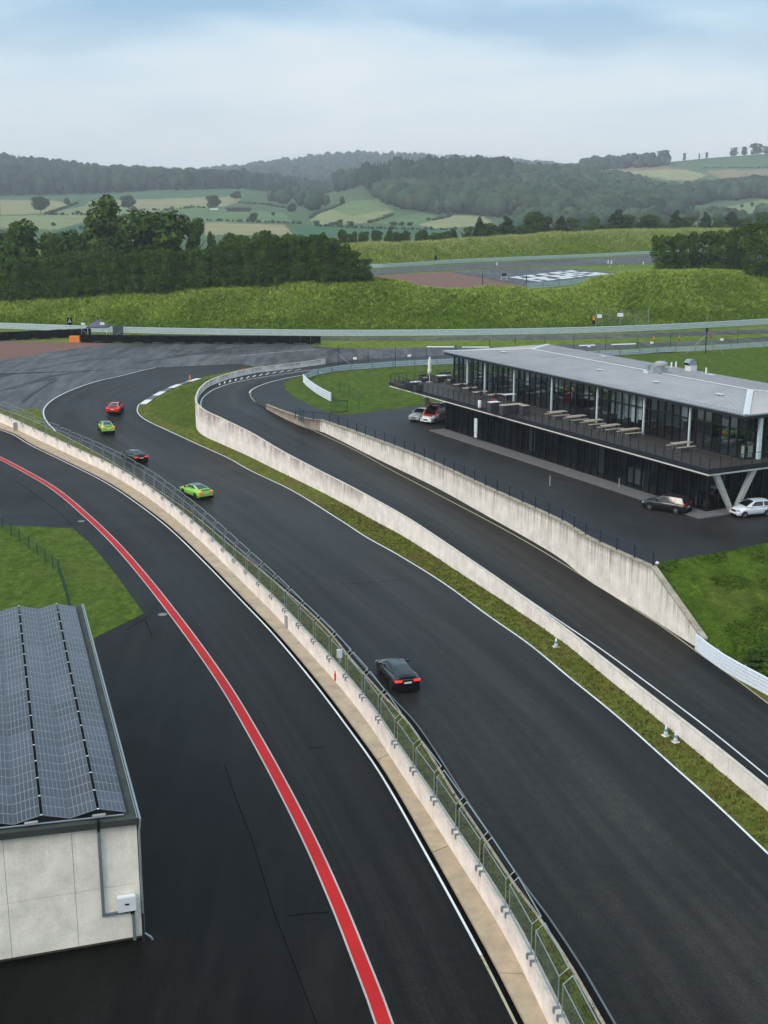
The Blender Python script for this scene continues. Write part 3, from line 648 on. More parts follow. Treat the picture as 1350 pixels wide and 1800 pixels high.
def vnoise(x, y, sc, seed=0):
    r = np.random.default_rng(seed); g = r.random((64, 64)); x = np.asarray(x) / sc; y = np.asarray(y) / sc
    xi = np.floor(x).astype(int); yi = np.floor(y).astype(int); u = x - xi; v = y - yi; u = u * u * (3 - 2 * u); v = v * v * (3 - 2 * v)
    a = lambda i, j: g[(xi + i) % 64, (yi + j) % 64]
    return a(0, 0) * (1 - u) * (1 - v) + a(1, 0) * u * (1 - v) + a(0, 1) * (1 - u) * v + a(1, 1) * u * v - .5
def terrain():
    xp = np.unique(np.concatenate([np.linspace(-2600, -60, 60), np.arange(-60, 1420, 3.2), np.linspace(1420, 3950, 60)])); k = (xp - 675) / F * CS
    a, z = anchors(k); div = [10, 7, 8, 4, 4, 6, 24, 8, 4, 4, 6, 8, 10, 14, 18, 20, 18, 16, 16, 8, 10, 6]; YY = []; ZZ = []
    for i, d in enumerate(div):
        for j in range(d):
            t = j / d; YY.append(a[i] * (1 - t) + a[i + 1] * t); ZZ.append(z[i] * (1 - t) + z[i + 1] * t)
    YY.append(a[-1]); ZZ.append(z[-1]); YY = np.array(YY); ZZ = np.array(ZZ); XX = k[None] * YY; R, Cn = YY.shape
    # lumpy ground on the two banks
    s = (ZZ > 4.02) & (YY < 335) | (YY > Yrail2(675 + F * k * 480 / (480 * CS + 24 * SN))[None] + 3) & (YY < 620)
    nz = vnoise(XX, YY, 5.0, 1) * 1.1 + vnoise(XX, YY, 2.2, 2) * .55 + vnoise(XX, YY, 14, 3) * 1.2
    fl = (np.abs(ZZ - 8) < .02) & (YY < 600)
    ZZ = ZZ + np.where(s & ~fl, nz * .5, 0)
    px = 675 + F * XX / (YY * CS - (ZZ - H) * SN); py = 900 - F * (YY * SN + (ZZ - H) * CS) / (YY * CS - (ZZ - H) * SN)
    col = np.zeros((R * Cn, 3)); col[:] = (.085, .125, .058); X1, Y1 = px.ravel(), py.ravel()
    dsel = YY.ravel() > 900
    for poly, c in FIELDS:
        m = inpoly(X1, Y1, poly) & dsel; col[m] = np.array(c) * .9
    v = np.stack([XX.ravel(), YY.ravel(), ZZ.ravel()], 1)
    idx = np.arange(R * Cn).reshape(R, Cn); f = np.stack([idx[:-1, :-1].ravel(), idx[:-1, 1:].ravel(), idx[1:, 1:].ravel(), idx[1:, :-1].ravel()], 1)
    me = bigmesh('far_terrain', v, f, [M['land'], M['bank']], col, smooth_=True)
    mi = (YY[:-1, :-1].ravel() < 640).astype(np.int32); me.polygons.foreach_set('material_index', mi); tag(link('far_terrain', me), kind='structure')
    return YY, ZZ
terrain()
# ground far out to the sides, behind the camera
bigground = [(-4200, -600), (4200, -600), (4200, 5600), (-4200, 5600)]
sheet('ground', bigground, flat(-30), 0, M['lawn'])
sheet('lawn', [(-900, -300), (-329.5, -300), (-329.5, 240), (-900, 240)], flat(-.1), 0, M['lawn']); sheet('lawn', [(329.5, -300), (900, -300), (900, 240), (329.5, 240)], flat(-.1), 0, M['lawn'])
sheet('lawn', [(-329.5, -300), (329.5, -300), (329.5, -59), (-329.5, -59)], flat(-.1), 0, M['lawn'])
# overlays on the far flat (z 4): track, service road, gravel
Z4 = flat(4.0)
def far(name, pl, m, dz, z=4.): return sheet(name, [P(x, y, z) for x, y in pl], flat(z), dz, m)
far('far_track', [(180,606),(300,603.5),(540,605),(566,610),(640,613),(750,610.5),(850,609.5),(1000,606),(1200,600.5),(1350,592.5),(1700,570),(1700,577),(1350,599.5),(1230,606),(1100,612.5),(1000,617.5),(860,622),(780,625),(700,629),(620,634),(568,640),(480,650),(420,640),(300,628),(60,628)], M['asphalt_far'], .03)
far('service_road', [(-300,577),(0,583.5),(300,590.5),(560,593),(700,593),(850,591.5),(1000,589.5),(1180,584),(1350,578),(1700,556),(1700,562),(1350,586),(1180,592),(1000,597),(850,598),(700,598.5),(560,598.5),(300,596),(0,590),(-300,583)], M['asphalt_far'], .02)
far('runoff', [(-300,668),(-300,640),(0,633),(75,621),(150,610),(200,605.5),(300,604),(420,604.5),(420,640),(200,650)], asphalt('asphalt_runoff_far', (.088, .085, .083), .42, patch=False), .04)
far('gravel_trap', [(0,633.5),(-300,642),(-300,598),(0,599.5),(110,601.5),(200,604.5),(150,611),(75,622)], M['gravel'], .05)
for a in ([(750,609.4),(798,609.4),(798,611.2),(748,611.2)], [(812,610),(860,610),(860,611.6),(812,611.6)], [(1018,607.2),(1046,606.4),(1046,608.2),(1018,609)], [(1076,605.4),(1118,604),(1118,605.8),(1074,607.2)]): far('kerb_block', a, M['white_line'], .08)
# overlays on the plateau (z 8)
f8 = lambda n, pl, m, dz: far(n, pl, m, dz, 8.)
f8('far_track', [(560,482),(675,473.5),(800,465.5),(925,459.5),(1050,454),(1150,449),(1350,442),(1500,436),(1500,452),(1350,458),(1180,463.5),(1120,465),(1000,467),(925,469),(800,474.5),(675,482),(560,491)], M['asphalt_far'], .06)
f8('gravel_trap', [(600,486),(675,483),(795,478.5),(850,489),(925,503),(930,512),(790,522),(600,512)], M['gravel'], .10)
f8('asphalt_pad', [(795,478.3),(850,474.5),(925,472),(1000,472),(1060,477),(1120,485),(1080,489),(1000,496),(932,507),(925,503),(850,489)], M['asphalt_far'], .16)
def print_blocks():
    A, B, C, D = [np.array(P(x, y, 8.)) for x, y in [(894,488.5),(1011,475.6),(1073,482.8),(949,496.6)]]
    mb = MB(); pat = ["11110111101111011110", "10010100001001010000", "11110111101111010110", "10000100001001010010", "10000100001001011110"]
    pat = ["1101101101110110", "1001001001010100", "1111101101110110", "1011001111010011", "1011011101011111"]
    R, Cc = len(pat), len(pat[0])
    for r in range(R):
        for c in range(Cc):
            if pat[r][c] == '1':
                q = []
                for (u, v) in ((c, r), (c + 1.02, r), (c + 1.02, r + .86), (c, r + .86)):
                    u /= Cc; v /= R; p = (A * (1 - u) + B * u) * (1 - v) + (D * (1 - u) + C * u) * v; q.append((p[0], p[1], 8.22))
                mb.poly(q)
    tag(mb.build('painted_blocks', M['white_line']), kind='structure')
print_blocks()

# ============================================================ WALLS
def panel_wall(name, line, thick, step, mat, label, cat, uvh=None, gap=.012, coping=None, cmat=None, side=1, depth=.3):
    """line: (X, Y, z0, z1); side=+1 thickness to the right of travel; every cast panel is its own part"""
    org = (line[0][0], line[0][1], line[0][2]); root = thing(name, label, cat, org)
    s = arc(line); n = max(1, round(s[-1] / step)); sub = 3
    L2 = resample(line, n=n * sub); R2 = off(L2, thick * side); u = arc(L2)
    for i in range(n):
        idx = range(i * sub, i * sub + sub + 1); v = []; uv = []
        j0 = random.uniform(-.006, .006)
        for j in idx:
            for (q, z, w_) in ((L2[j], L2[j][2] - depth, 0.), (L2[j], L2[j][3], 1.), (R2[j], L2[j][3], 1.), (R2[j], L2[j][2] - depth, 0.)):
                v.append([q[0], q[1], z]); uv.append((u[j], w_))
        v = np.array(v); d = (L2[idx[-1]][:2] - L2[idx[0]][:2]); d = d / np.linalg.norm(d)
        v[:4, :2] += d * gap; v[-4:, :2] -= d * gap
        nn = np.array([d[1], -d[0]]) * j0; v[:, :2] += nn
        f = []
        for k in range(sub):
            b = k * 4
            for e in range(4): f.append((b + e, b + (e + 1) % 4, b + 4 + (e + 1) % 4, b + 4 + e))
        f += [(3, 2, 1, 0), tuple(sub * 4 + e for e in range(4))]
        link('wall_panel', mesh('wall_panel', v, f, mat, uv=uv, org=org), root)
    if coping:
        cw, ch = coping; n2 = max(1, n // 2)
        L3 = resample(line, n=n2 * 4); a = off(L3, -side * cw); b = off(L3, side * (thick + cw))
        for i in range(n2):
            v = []
            for j in range(i * 4, i * 4 + 5):
                z = L3[j][3]; v += [(*a[j][:2], z + .003), (*a[j][:2], z + ch), (*b[j][:2], z + ch), (*b[j][:2], z + .003)]
            f = []
            for k in range(4):
                for e in range(4): f.append((k * 4 + e, k * 4 + (e + 1) % 4, k * 4 + 4 + (e + 1) % 4, k * 4 + 4 + e))
            f += [(3, 2, 1, 0), (16, 17, 18, 19)]
            link('coping', mesh('coping', v, f, cmat, org=org), root)
    return root
bz = np.column_stack([base, G(base[:, 1]) + .1, G(base[:, 1]) + 1.30])
PITW = 1.30
pw = panel_wall('pit_wall', bz, .30, 3.6, M['wall_pit'], 'long pale concrete pit wall carrying the row of cranked catch fence panels', 'wall', side=-1, coping=(.0, .03), cmat=M['coping_light'])
lw = panel_wall('lane_wall', W1s, .22, 2.6, M['wall_lane'], 'curving rust streaked concrete wall between the grass strip and the access lane', 'wall', side=1, coping=(.012, .05), cmat=M['coping_light'], depth=.4)
W2r = W2s.copy()
rw = panel_wall('retaining_wall', W2r, .30, 2.75, M['wall_ret'], 'tall stained concrete retaining wall under the navy railing below the yard', 'wall', side=1, coping=(.05, .12), cmat=M['coping'], depth=.4)
kw = panel_wall('low_wall', LOWs, .30, 2.6, M['wall_low'], 'low rusty brown kerb wall where the access lane leaves the bend', 'wall', side=1, coping=(.02, .05), cmat=M['coping'], depth=.4)
# sloping wing wall at the near end of the retaining wall
def wing():
    a = np.array([*W2s[0, :2]]); b = np.array(ENDP); d = (b - a) / np.linalg.norm(b - a); n_ = np.array([-d[1], d[0]])
    if n_[0] < 0: n_ = -n_
    zA0, zB0 = W2s[0, 2] - .3, float(Ln(b[1])) - .3; zA, zB = 4.38, float(Ln(b[1])) + 1.0
    org = (*a, 0); root = rw; ro = (W2r[0][0], W2r[0][1], W2r[0][2]); N_ = 3
    for i in range(N_):
        t0, t1 = i / N_, (i + 1) / N_; v = []; uv = []
        for t in (t0, t1):
            p = a + (b - a) * t + d * (.012 if t == t0 else -.012); z0 = zA0 + (zB0 - zA0) * t; z1 = zA + (zB - zA) * t
            for q, z, w_ in ((p, z0, 0), (p, z1, .93), (p + n_ * .3, z1, .93), (p + n_ * .3, z0, 0)): v.append((q[0], q[1], z)); uv.append((t * np.linalg.norm(b - a), w_))
        f = [(0, 1, 5, 4), (1, 2, 6, 5), (2, 3, 7, 6), (3, 0, 4, 7), (3, 2, 1, 0), (4, 5, 6, 7)]
        link('wall_panel', mesh('wall_panel', v, f, M['wall_ret'], uv=uv, org=ro), root)
    p0 = a; p1 = b + d * .5; z1 = zB - (zA - zB) * .5 / np.linalg.norm(b - a); v = []
    for p, z in ((p0, zA), (p1, z1)):
        for q, zz in ((p - n_ * .06, z + .004), (p - n_ * .06, z + .16), (p + n_ * .42, z + .16), (p + n_ * .42, z + .004)): v.append((q[0], q[1], zz))
    link('coping', mesh('coping', v, [(0, 1, 5, 4), (1, 2, 6, 5), (2, 3, 7, 6), (3, 0, 4, 7), (3, 2, 1, 0), (4, 5, 6, 7)], M['coping'], org=ro), root)
wing()
# blocky end of the lane wall
# ============================================================ FENCES AND BARRIERS
def place_along(line, step, o=0.):
    L2 = resample(line, step); return L2
# catch fence on the pit wall: a row of cranked frames, each a part
fence_line = np.column_stack([off(base, -.15), G(base[:, 1]) + 1.33])
FS = resample(fence_line, 3.6); org = tuple(FS[0]); cf = thing('catch_fence', 'galvanised catch fence of cranked mesh frames standing on the pit wall', 'fence', org)
Wp = 3.12; hh, tx, tzz = 1.40, .38, .32     # frame width, straight height, cranked top
fr = MB(); r_ = .028
fr.tube([(-Wp/2, 0, -.25), (-Wp/2, 0, hh), (-Wp/2, tx, hh + tzz)], r_, 6); fr.tube([(Wp/2, 0, -.25), (Wp/2, 0, hh), (Wp/2, tx, hh + tzz)], r_, 6)
fr.tube([(-Wp/2, tx, hh + tzz), (Wp/2, tx, hh + tzz)], r_, 6); fr.tube([(-Wp/2, 0, hh), (Wp/2, 0, hh)], r_ * .8, 6); fr.tube([(-Wp/2, 0, .06), (Wp/2, 0, .06)], r_ * .7, 6)
fr_me = fr.me('fence_frame', M['galv'])
ms = MB(); t_ = .0032
for i in range(1, 30):
    x = -Wp/2 + Wp * i / 30; ms.tube([(x, 0, .06), (x, 0, hh), (x, tx, hh + tzz)], t_, 3, cap=False)
for i in range(1, 20):
    z = .06 + (hh - .06) * i / 19
    if i < 19: ms.tube([(-Wp/2, 0, z), (Wp/2, 0, z)], t_, 3, cap=False)
for i in range(1, 4): ms.tube([(-Wp/2, tx * i / 4, hh + tzz * i / 4), (Wp/2, tx * i / 4, hh + tzz * i / 4)], t_, 3, cap=False)
ms_me = ms.me('mesh_infill', metal('mesh_wire', (.20, .22, .22), .5, .5))
br = MB(); br.box((0, -.185, -.10), (.16, .03, .22)); br.box((0, -.04, .015), (.17, .28, .025)); br.box((0, -.13, .04), (.08, .10, .05)); br_me = br.me('bracket', metal('bracket_steel', (.26, .28, .30), .5, .6))
for i in range(len(FS) - 1):
    a, b = FS[i], FS[i + 1]; c = (a + b) / 2; ang = math.atan2(-(b[1] - a[1]), -(b[0] - a[0]))   # +y of the frame must lean over the track
    jit = random.uniform(-.008, .008)
    f_ = link('fence_frame', fr_me, cf, (c[0] - org[0], c[1] - org[1], c[2] - org[2]), ang + jit + math.pi)
    # check side: track lies to the right (east) of the wall
    ty = np.array([-math.sin(f_.rotation_euler[2]), math.cos(f_.rotation_euler[2])])
    if ty[0] < 0: f_.rotation_euler[2] += math.pi
    link('mesh_infill', ms_me, f_)
    for sx in (-1, 1): link('bracket', br_me, f_, (sx * Wp / 2, 0, 0))
# steel barriers: post + corrugated rails
def guardrail(name, line, label, rails=3, rh=.30, post=4., mat='galv_pale', h0=.12, pm='galv', side=1, depth=.085):
    """line (X,Y,z). rail strips and posts are parts"""
    org = tuple(line[0]); root = thing(name, label, 'barrier', org); L2 = resample(line, 2.0); n = len(L2)
    prof = [(0, 0), (depth, .04 * rh / .3), (depth, .10 * rh / .3), (.0, .13 * rh / .3), (depth, .16 * rh / .3), (depth, .22 * rh / .3), (0, rh * .86)]
    for k in range(rails):
        v = []
        for (o_, z_) in prof:
            q = off(L2, -side * (o_ + .06))
            for j in range(n): v.append((q[j][0], q[j][1], L2[j][2] + h0 + k * rh + z_))
        m_ = len(prof); f = [(a * n + j, a * n + j + 1, (a + 1) * n + j + 1, (a + 1) * n + j) for a in range(m_ - 1) for j in range(n - 1)]
        link('rail', mesh('rail', v, f, M[mat], org=org), root)
    pm_ = MB().box((0, 0, (h0 + rails * rh) / 2 - .02), (.12, .08, h0 + rails * rh + .05)).me('post', M[pm])
    PL = resample(line, post)
    for q in PL: link('post', pm_, root, (q[0] - org[0], q[1] - org[1], q[2] - org[2]))
    return root
def pl(lst, z, step=2.): return smooth(np.array([(*P(x, y, z), z if not callable(z) else float(z(P(x, y, z)[1]))) for x, y in lst]), step)
g3 = pl([(-120,575.5),(0,578),(150,583.5),(300,587.5),(560,591),(675,591),(850,589.5),(1025,586),(1180,580),(1350,570.5),(1500,563)], 4., 4)
guardrail('steel_barrier', g3, 'long pale blue grey steel barrier along the foot of the grassy bank', 4, .33, 8., h0=.05, side=-1)
g2 = pl([(-10,0)] and [(535,661),(541,664)], 4.)
ga = pl([(534,672),(536,668),(548,663),(570,657.5),(600,652.5),(647,649),(690,645.5),(724,643.5),(770,641.5),(810,639.5),(900,634),(1052,626)], 4.)
guardrail('steel_barrier', ga, 'galvanised steel barrier curving round the lawn behind the terrace', 3, .31, 4.)
gb = pl([(1052,626),(1111,624),(1166,620),(1233,617),(1350,609.5),(1480,600)], 4.)
guardrail('steel_barrier', gb, 'galvanised steel barrier above the roof vents at the right edge', 3, .31, 4.)
gw = pl([(534,672),(540,679),(550,687),(565,697),(583,706.5)], 4.)
guardrail('white_barrier', gw, 'white corrugated barrier in front of the small green gate', 4, .32, 3., 'white_metal', h0=.05, side=-1)
gr = pl([(1224,1142),(1250,1163),(1280,1184),(1350,1222),(1450,1280),(1600,1370)], Ln)
guardrail('white_barrier', gr, 'white five rail barrier at the foot of the right grass slope', 5, .245, 3., 'white_metal', h0=.03, side=-1)
gc = pl([(560,476),(635,471.5),(675,471),(740,467),(800,463),(925,457.2),(1050,452),(1145,447),(1350,440),(1450,436)], 8.)
guardrail('steel_barrier', gc, 'distant steel barrier along the upper track below the far grass berm', 4, .33, 12., side=-1)
gd = pl([(924,508),(960,505.5),(999,502),(1040,496),(1078,489)], 8.)
guardrail('steel_barrier', gd, 'short steel barrier beside the white painted blocks', 3, .5, 7.)
# railing on the retaining wall
def railing(name, line, label, cat, nposts, h=1.1, mat='navy', bars=3, inset=0., pr=.03, rr=.02, rh=.028):
    org = tuple(line[0]); root = thing(name, label, cat, org); L2 = resample(line, n=nposts - 1)
    if inset: L2 = off(L2, inset)
    pm_ = MB().box((0, 0, h / 2), (pr * 2, pr * 2, h)).me('post', M[mat])
    for q in L2: link('post', pm_, root, (q[0] - org[0], q[1] - org[1], q[2] - org[2]))
    L3 = resample(line, n=(nposts - 1) * 2); 
    if inset: L3 = off(L3, inset)
    MB().tube([(q[0], q[1], q[2] + h) for q in L3], rh, 6).build('handrail', M[mat], root, org)
    for k in range(bars):
        z = h * (k + .6) / (bars + .3); MB().tube([(q[0], q[1], q[2] + z) for q in L3], rr * .5, 4).build('rail_bar', M[mat], root, org)
    return root
s2 = W2s[::-1].copy(); s2[:, 3] = 0; s2[:, 2] = 4.5
fr_line = np.vstack([[(*P(519, 744, 4.0), 4.5)], s2[2:, :3]])
railing('railing', off(smooth(fr_line, 2), -.15), 'navy steel railing on top of the stained retaining wall', 'railing', 31, 1.05, bars=4, pr=.05, rh=.04, rr=.03)
# gates and lawn fences
gt = thing('gate', 'teal steel gate standing at the start of the navy railing', 'gate', (*P(530, 742, 4.), 4.))
ang = math.atan2(P(541,748,4)[1] - P(522,738,4)[1], P(541,748,4)[0] - P(522,738,4)[0])
gm = MB()
for x in (-1.0, -.1, .9): gm.box((x, 0, .95), (.1, .1, 1.9))
gm.build('gate_post', M['green_gate'], gt, rz=ang)
gm = MB()
for z in (.15, 1.8): gm.box((0, 0, z), (1.9, .05, .06))
for i in range(9): gm.box((-.9 + i * .22, 0, 1.), (.02, .02, 1.6))
gm.build('gate_leaf', M['green_gate'], gt, rz=ang)
gp = P(594, 728, 4.); g2_ = thing('gate', 'low green tube gate at the end of the white barrier', 'gate', (*gp, 4.), 0)
mm = MB(); q0 = np.array(P(581, 727, 4)) - gp; q1 = np.array(P(611, 724, 4)) - gp
mm.tube([(*q0, 0), (*q0, 1.6), (*q1, 1.6), (*q1, 0)], .06, 6); mm.tube([(*q0, .1), (*q1, .1)], .05); mm.build('gate_frame', M['green_metal'], g2_)
mm = MB()
for i in range(1, 12): q = q0 + (q1 - q0) * i / 12; mm.tube([(*q, .1), (*q, 1.6)], .01, 3)
for i in range(1, 8): mm.tube([(*q0, .1 + 1.5 * i / 8), (*q1, .1 + 1.5 * i / 8)], .01, 3)
mm.build('mesh_infill', M['green_metal'], g2_)
def post_fence(name, px, surf, h, label, mat='green_metal', r=.035, mesh_=True, wires=6, posts_px=True, step=.12):
    L2 = np.array([(*P(x, y, surf), float(surf(P(x, y, surf)[1]))) for x, y in px]); org = tuple(L2[0]); root = thing(name, label, 'fence', org)
    pm_ = MB().tube([(0, 0, 0), (0, 0, h)], r, 6).me('post', M[mat])
    for q in L2: link('post', pm_, root, tuple(q - np.array(org)))
    mb = MB()
    for a, b in zip(L2[:-1], L2[1:]):
        for k in range(wires): z = .05 + (h - .1) * k / (wires - 1); mb.tube([(a[0], a[1], a[2] + z), (b[0], b[1], b[2] + z)], .004, 3, cap=False)
        d = np.linalg.norm(b - a); n = int(d / step)
        for k in range(1, n): q = a + (b - a) * k / n; mb.tube([(q[0], q[1], q[2] + .05), (q[0], q[1], q[2] + h - .05)], .004, 3, cap=False)
    mb.build('mesh_infill', M[mat], root, org); return root
post_fence('mesh_fence', [(585,701),(594,707),(615,698),(632,703),(651,720)][:1] + [(597,690),(614,698),(631,710)] + [(631,720)], flat(4.), 1.7, 'thin dark green mesh fence crossing the lawn behind the white barrier', wires=5, step=.3)
lf = post_fence('mesh_fence', [(-28,912),(-11,920),(5,929),(20,941),(35,953),(51,966),(66,977),(80,988),(93,998),(103,1007),(108,1022),(113,1037),(118,1053),(122,1070),(127,1090)], flat(0.), 1.25, 'green post and mesh fence bending across the left lawn', r=.05, wires=8, step=.15)
q = P(100, 1012, 0); MB().tube([(q[0] - .6, q[1] - .9, 0), (*P(103, 1007, 0), 1.15)], .03).build('brace', M['green_metal'], lf, lf.location)
# tall posts with wires between the rear track and the lawn
def tall(px, h, label, lean=None):
    L2 = np.array([(*P(x, y, 4.), 4.) for x, y in px]); org = tuple(L2[0]); root = thing('mesh_fence', label, 'fence', org)
    pm_ = MB().tube([(0, 0, 0), (0, 0, h)], .05, 6).me('post', M['dark_metal'])
    for q in L2: link('post', pm_, root, tuple(q - np.array(org)))
    mb = MB()
    for a, b in zip(L2[:-1], L2[1:]):
        for k in range(5): z = .4 + (h - .4) * k / 4; mb.tube([(a[0], a[1], a[2] + z), (b[0], b[1], b[2] + z)], .007, 3, cap=False)
    mb.build('wire', M['dark_metal'], root, org); return root
tf = tall([(595,643),(647,646),(695,645),(749,642),(801,639.5),(860,632),(905,629.5),(957,626.5),(1008,623.5),(1064,621.5),(1120,622),(1178,617.5),(1240,613),(1296,607),(1350,603)], 3.4, 'tall thin wire fence standing behind the curving steel barrier')
a = P(595, 643, 4); MB().tube([(a[0] + 2.3, a[1] - .5, 4.0), (a[0], a[1], 6.0)], .05).build('brace', M['galv'], tf, tf.location)
mast = thing('mast', 'dark steel mast with two slanting struts above the clubhouse roof', 'mast', (*P(1240, 622, 4.), 4.))
MB().tube([(0, 0, 0), (0, 0, 4.6)], .09, 8).build('pole', M['dark_metal'], mast); MB().tube([(0, 0, 4.6), (0, 0, 7.2)], .05, 8).build('upper_pole', M['galv'], mast)
MB().box((0, 0, 4.4), (.45, .4, .7)).build('control_box', M['dark_metal'], mast)
MB().tube([(-3.6, 0, 0), (-.1, 0, 3.4)], .05).build('strut', M['galv'], mast); MB().tube([(3.4, 0, 0), (.1, 0, 3.4)], .05).build('strut', M['galv'], mast)

# ============================================================ SHED WITH SOLAR ROOF (lower left)
def shed():
    an = math.atan((675 + 45) / (F / CS)); e1 = np.array([-math.sin(an), math.cos(an)]); e2 = np.array([math.cos(an), math.sin(an)])   # e1 away, e2 right
    c = np.array(P(251, 1653, 0)); org = (c[0], c[1], 0); Lb = 30.2; Hh = z_at(c[1], 1447); 
    root = thing('storage_shed', 'pale concrete shed with a roof full of solar panels in the lower left corner', 'shed', org)
    Q = lambda a, b, z: (c[0] + e2[0] * a + e1[0] * b, c[1] + e2[1] * a + e1[1] * b, z)      # a<0 to the left
    rz = an
    rise = lambda a: -a * .035
    # front wall panels
    xs = [0, -2.75, -5.55, -8.4, -11.3, -14.2]; zs = [.35, Hh * .50, None]
    def slab_(v0, v1, t, nm, m):
        pass
    for i in range(5):
        for j in range(2):
            a0, a1 = xs[i] - .008, xs[i + 1] + .008
            if j == 0: z00 = z01 = 0.25; z10 = z11 = Hh * .5 - .01
            else: z00 = z01 = Hh * .5 + .01; z10, z11 = Hh + rise(a0), Hh + rise(a1)
            v = [Q(a0, 0, z00), Q(a1, 0, z01), Q(a1, 0, z11), Q(a0, 0, z10), Q(a0, .2, z00), Q(a1, .2, z01), Q(a1, .2, z11), Q(a0, .2, z10)]
            uv = [(a0, z00 / Hh), (a1, z01 / Hh), (a1, z11 / Hh), (a0, z10 / Hh)] * 2
            link('wall_panel', mesh('wall_panel', v, [(0, 1, 2, 3), (7, 6, 5, 4), (0, 3, 7, 4), (1, 5, 6, 2), (3, 2, 6, 7), (0, 4, 5, 1)], M['wall_shed'], uv=uv, org=org), root)
    MB().poly([Q(0, .19, 0), Q(-14.2, .19, 0), Q(-14.2, .19, .3), Q(0, .19, .3)]).build('plinth', simple('rusty_plinth', (.12, .09, .05), .9, var=.5, scale=1.), root, org)
    MB().box((0, 0, 0), (1, 1, 1)).build  # noqa
    # side wall
    n = 6
    for i in range(n):
        b0, b1 = .21 + (Lb - .2) * i / n + .01, .21 + (Lb - .2) * (i + 1) / n - .01
        v = [Q(0, b0, .1), Q(0, b1, .1), Q(0, b1, Hh), Q(0, b0, Hh), Q(-.2, b0, .1), Q(-.2, b1, .1), Q(-.2, b1, Hh), Q(-.2, b0, Hh)]
        link('wall_panel', mesh('wall_panel', v, [(0, 1, 2, 3), (7, 6, 5, 4), (0, 3, 7, 4), (1, 5, 6, 2), (3, 2, 6, 7), (0, 4, 5, 1)], M['wall_shed'], uv=[(b0, 0), (b1, 0), (b1, 1), (b0, 1)] * 2, org=org), root)
    # roof
    v = [Q(.04, -.15, Hh), Q(-14.5, -.15, Hh + rise(-14.5)), Q(-14.5, Lb + .1, Hh + rise(-14.5)), Q(.04, Lb + .1, Hh)]
    v += [(p[0], p[1], p[2] + .30) for p in v]
    link('roof', mesh('roof', v, [(3, 2, 1, 0), (4, 5, 6, 7), (0, 1, 5, 4), (1, 2, 6, 5), (2, 3, 7, 6), (3, 0, 4, 7)], M['roof_felt'], org=org), root)
    MB().tube([Q(.14, -.25, Hh + .28), Q(.14, Lb + .2, Hh + .30)], .05, 6).tube([Q(.03, -.16, Hh + .33), Q(.03, Lb + .1, Hh + .34)], .025, 4).build('gutter', M['galv'], root, org)
    MB().tube([Q(.14, -.18, Hh + .24), Q(.14, -.14, Hh + .05), Q(.08, -.1, Hh - .35), Q(.06, -.1, .45), Q(.35, -.15, .2), Q(.42, -.15, .05)], .05, 8).build('downpipe', M['galv'], root, org)
    MB().box(Q(.03, -.14, .75), (.10, .12, 1.35), rz).build('pipe_guard', M['dark_metal'], root, org)
    cm = simple('grey_conduit', (.16, .18, .19), .5); 
    def bar(a0, a1, z0, z1, w_=.13): 
        return MB().box(Q((a0 + a1) / 2, -.05, (z0 + z1) / 2), (abs(a1 - a0) + w_, .09, abs(z1 - z0) + w_ * .0 + (w_ if a0 != a1 else 0)), rz)
    bar(-1.62, -1.62, 1.62, Hh + .02).build('conduit', cm, root, org); bar(-1.62, -.6, 1.58, 1.58).build('conduit', cm, root, org); bar(-.35, -.35, .12, 1.55).build('conduit', cm, root, org)
    MB().box(Q(-1.62, -.12, Hh + .2), (.07, .12, .55), rz).build('cable', M['black'], root, org)
    inv = thing('inverter_box', 'white inverter box with a small dark display on the shed wall', 'electrical box', Q(-.62, -.17, 1.66), rz)
    MB().box((0, 0, .40), (.78, .26, .68)).box((0, 0, .755), (.70, .20, .04)).build('casing', M['white'], inv); MB().box((0, -.14, .42), (.17, .03, .07)).build('display', M['black'], inv); MB().box((.12, 0, .02), (.5, .16, .08)).box((.22, 0, -.07), (.16, .14, .12), taper=.5).build('cable_tray', M['black'], inv)
    # mounting rail + ballast
    MB().tube([Q(-.5, .18, Hh + .40), Q(-14, .18, Hh + .42 + rise(-14))], .035, 6).build('mounting_rail', M['galv'], root, org)
    for a in (-1.55, -4.35, -7.2, -10): MB().box(Q(a, .18, Hh + .46 + rise(a)), (.55, .16, .10), rz).build('ballast', M['grey_box'], root, org)
    # panels: east-west tents, ridge and valley lines run away from the camera
    ph = Hh + .34
    rowsx = []                                   # (a_lo_edge, a_hi_edge, z_lo, z_hi)
    a = -.78; wdt = 1.10
    # first half tent (slopes down to the right)
    tents = [(-.40, -.40 - wdt, .10, .38, True)]
    a = -.40 - wdt - .13
    for k in range(5): tents.append((a, a - wdt, .38, .10, False)); tents.append((a - wdt - .015, a - 2 * wdt - .015, .10, .38, True)); a -= 2 * wdt + .015 + .13
    nL = 16; st = (Lb - .9) / nL
    for (x0, x1, z0, z1, up) in tents:
        for j in range(nL):
            b0 = .30 + st * j; b1 = b0 + st - .025; jz = random.uniform(-.006, .006)
            za, zb = ph + z0 + rise(x0) + jz, ph + z1 + rise(x1) + jz
            v = [Q(x0, b0, za), Q(x1, b0, zb), Q(x1, b1, zb), Q(x0, b1, za)]; v += [(p[0], p[1], p[2] - .035) for p in v]
            uv = [(0, 0), (1, 0), (1, 1), (0, 1)] * 2
            link('solar_panel', mesh('solar_panel', v, [(3, 2, 1, 0), (4, 5, 6, 7), (0, 1, 5, 4), (1, 2, 6, 5), (2, 3, 7, 6), (3, 0, 4, 7)], M['solar'], uv=uv, org=org), root)
    # clamps in the ridge gaps
    cl = MB()
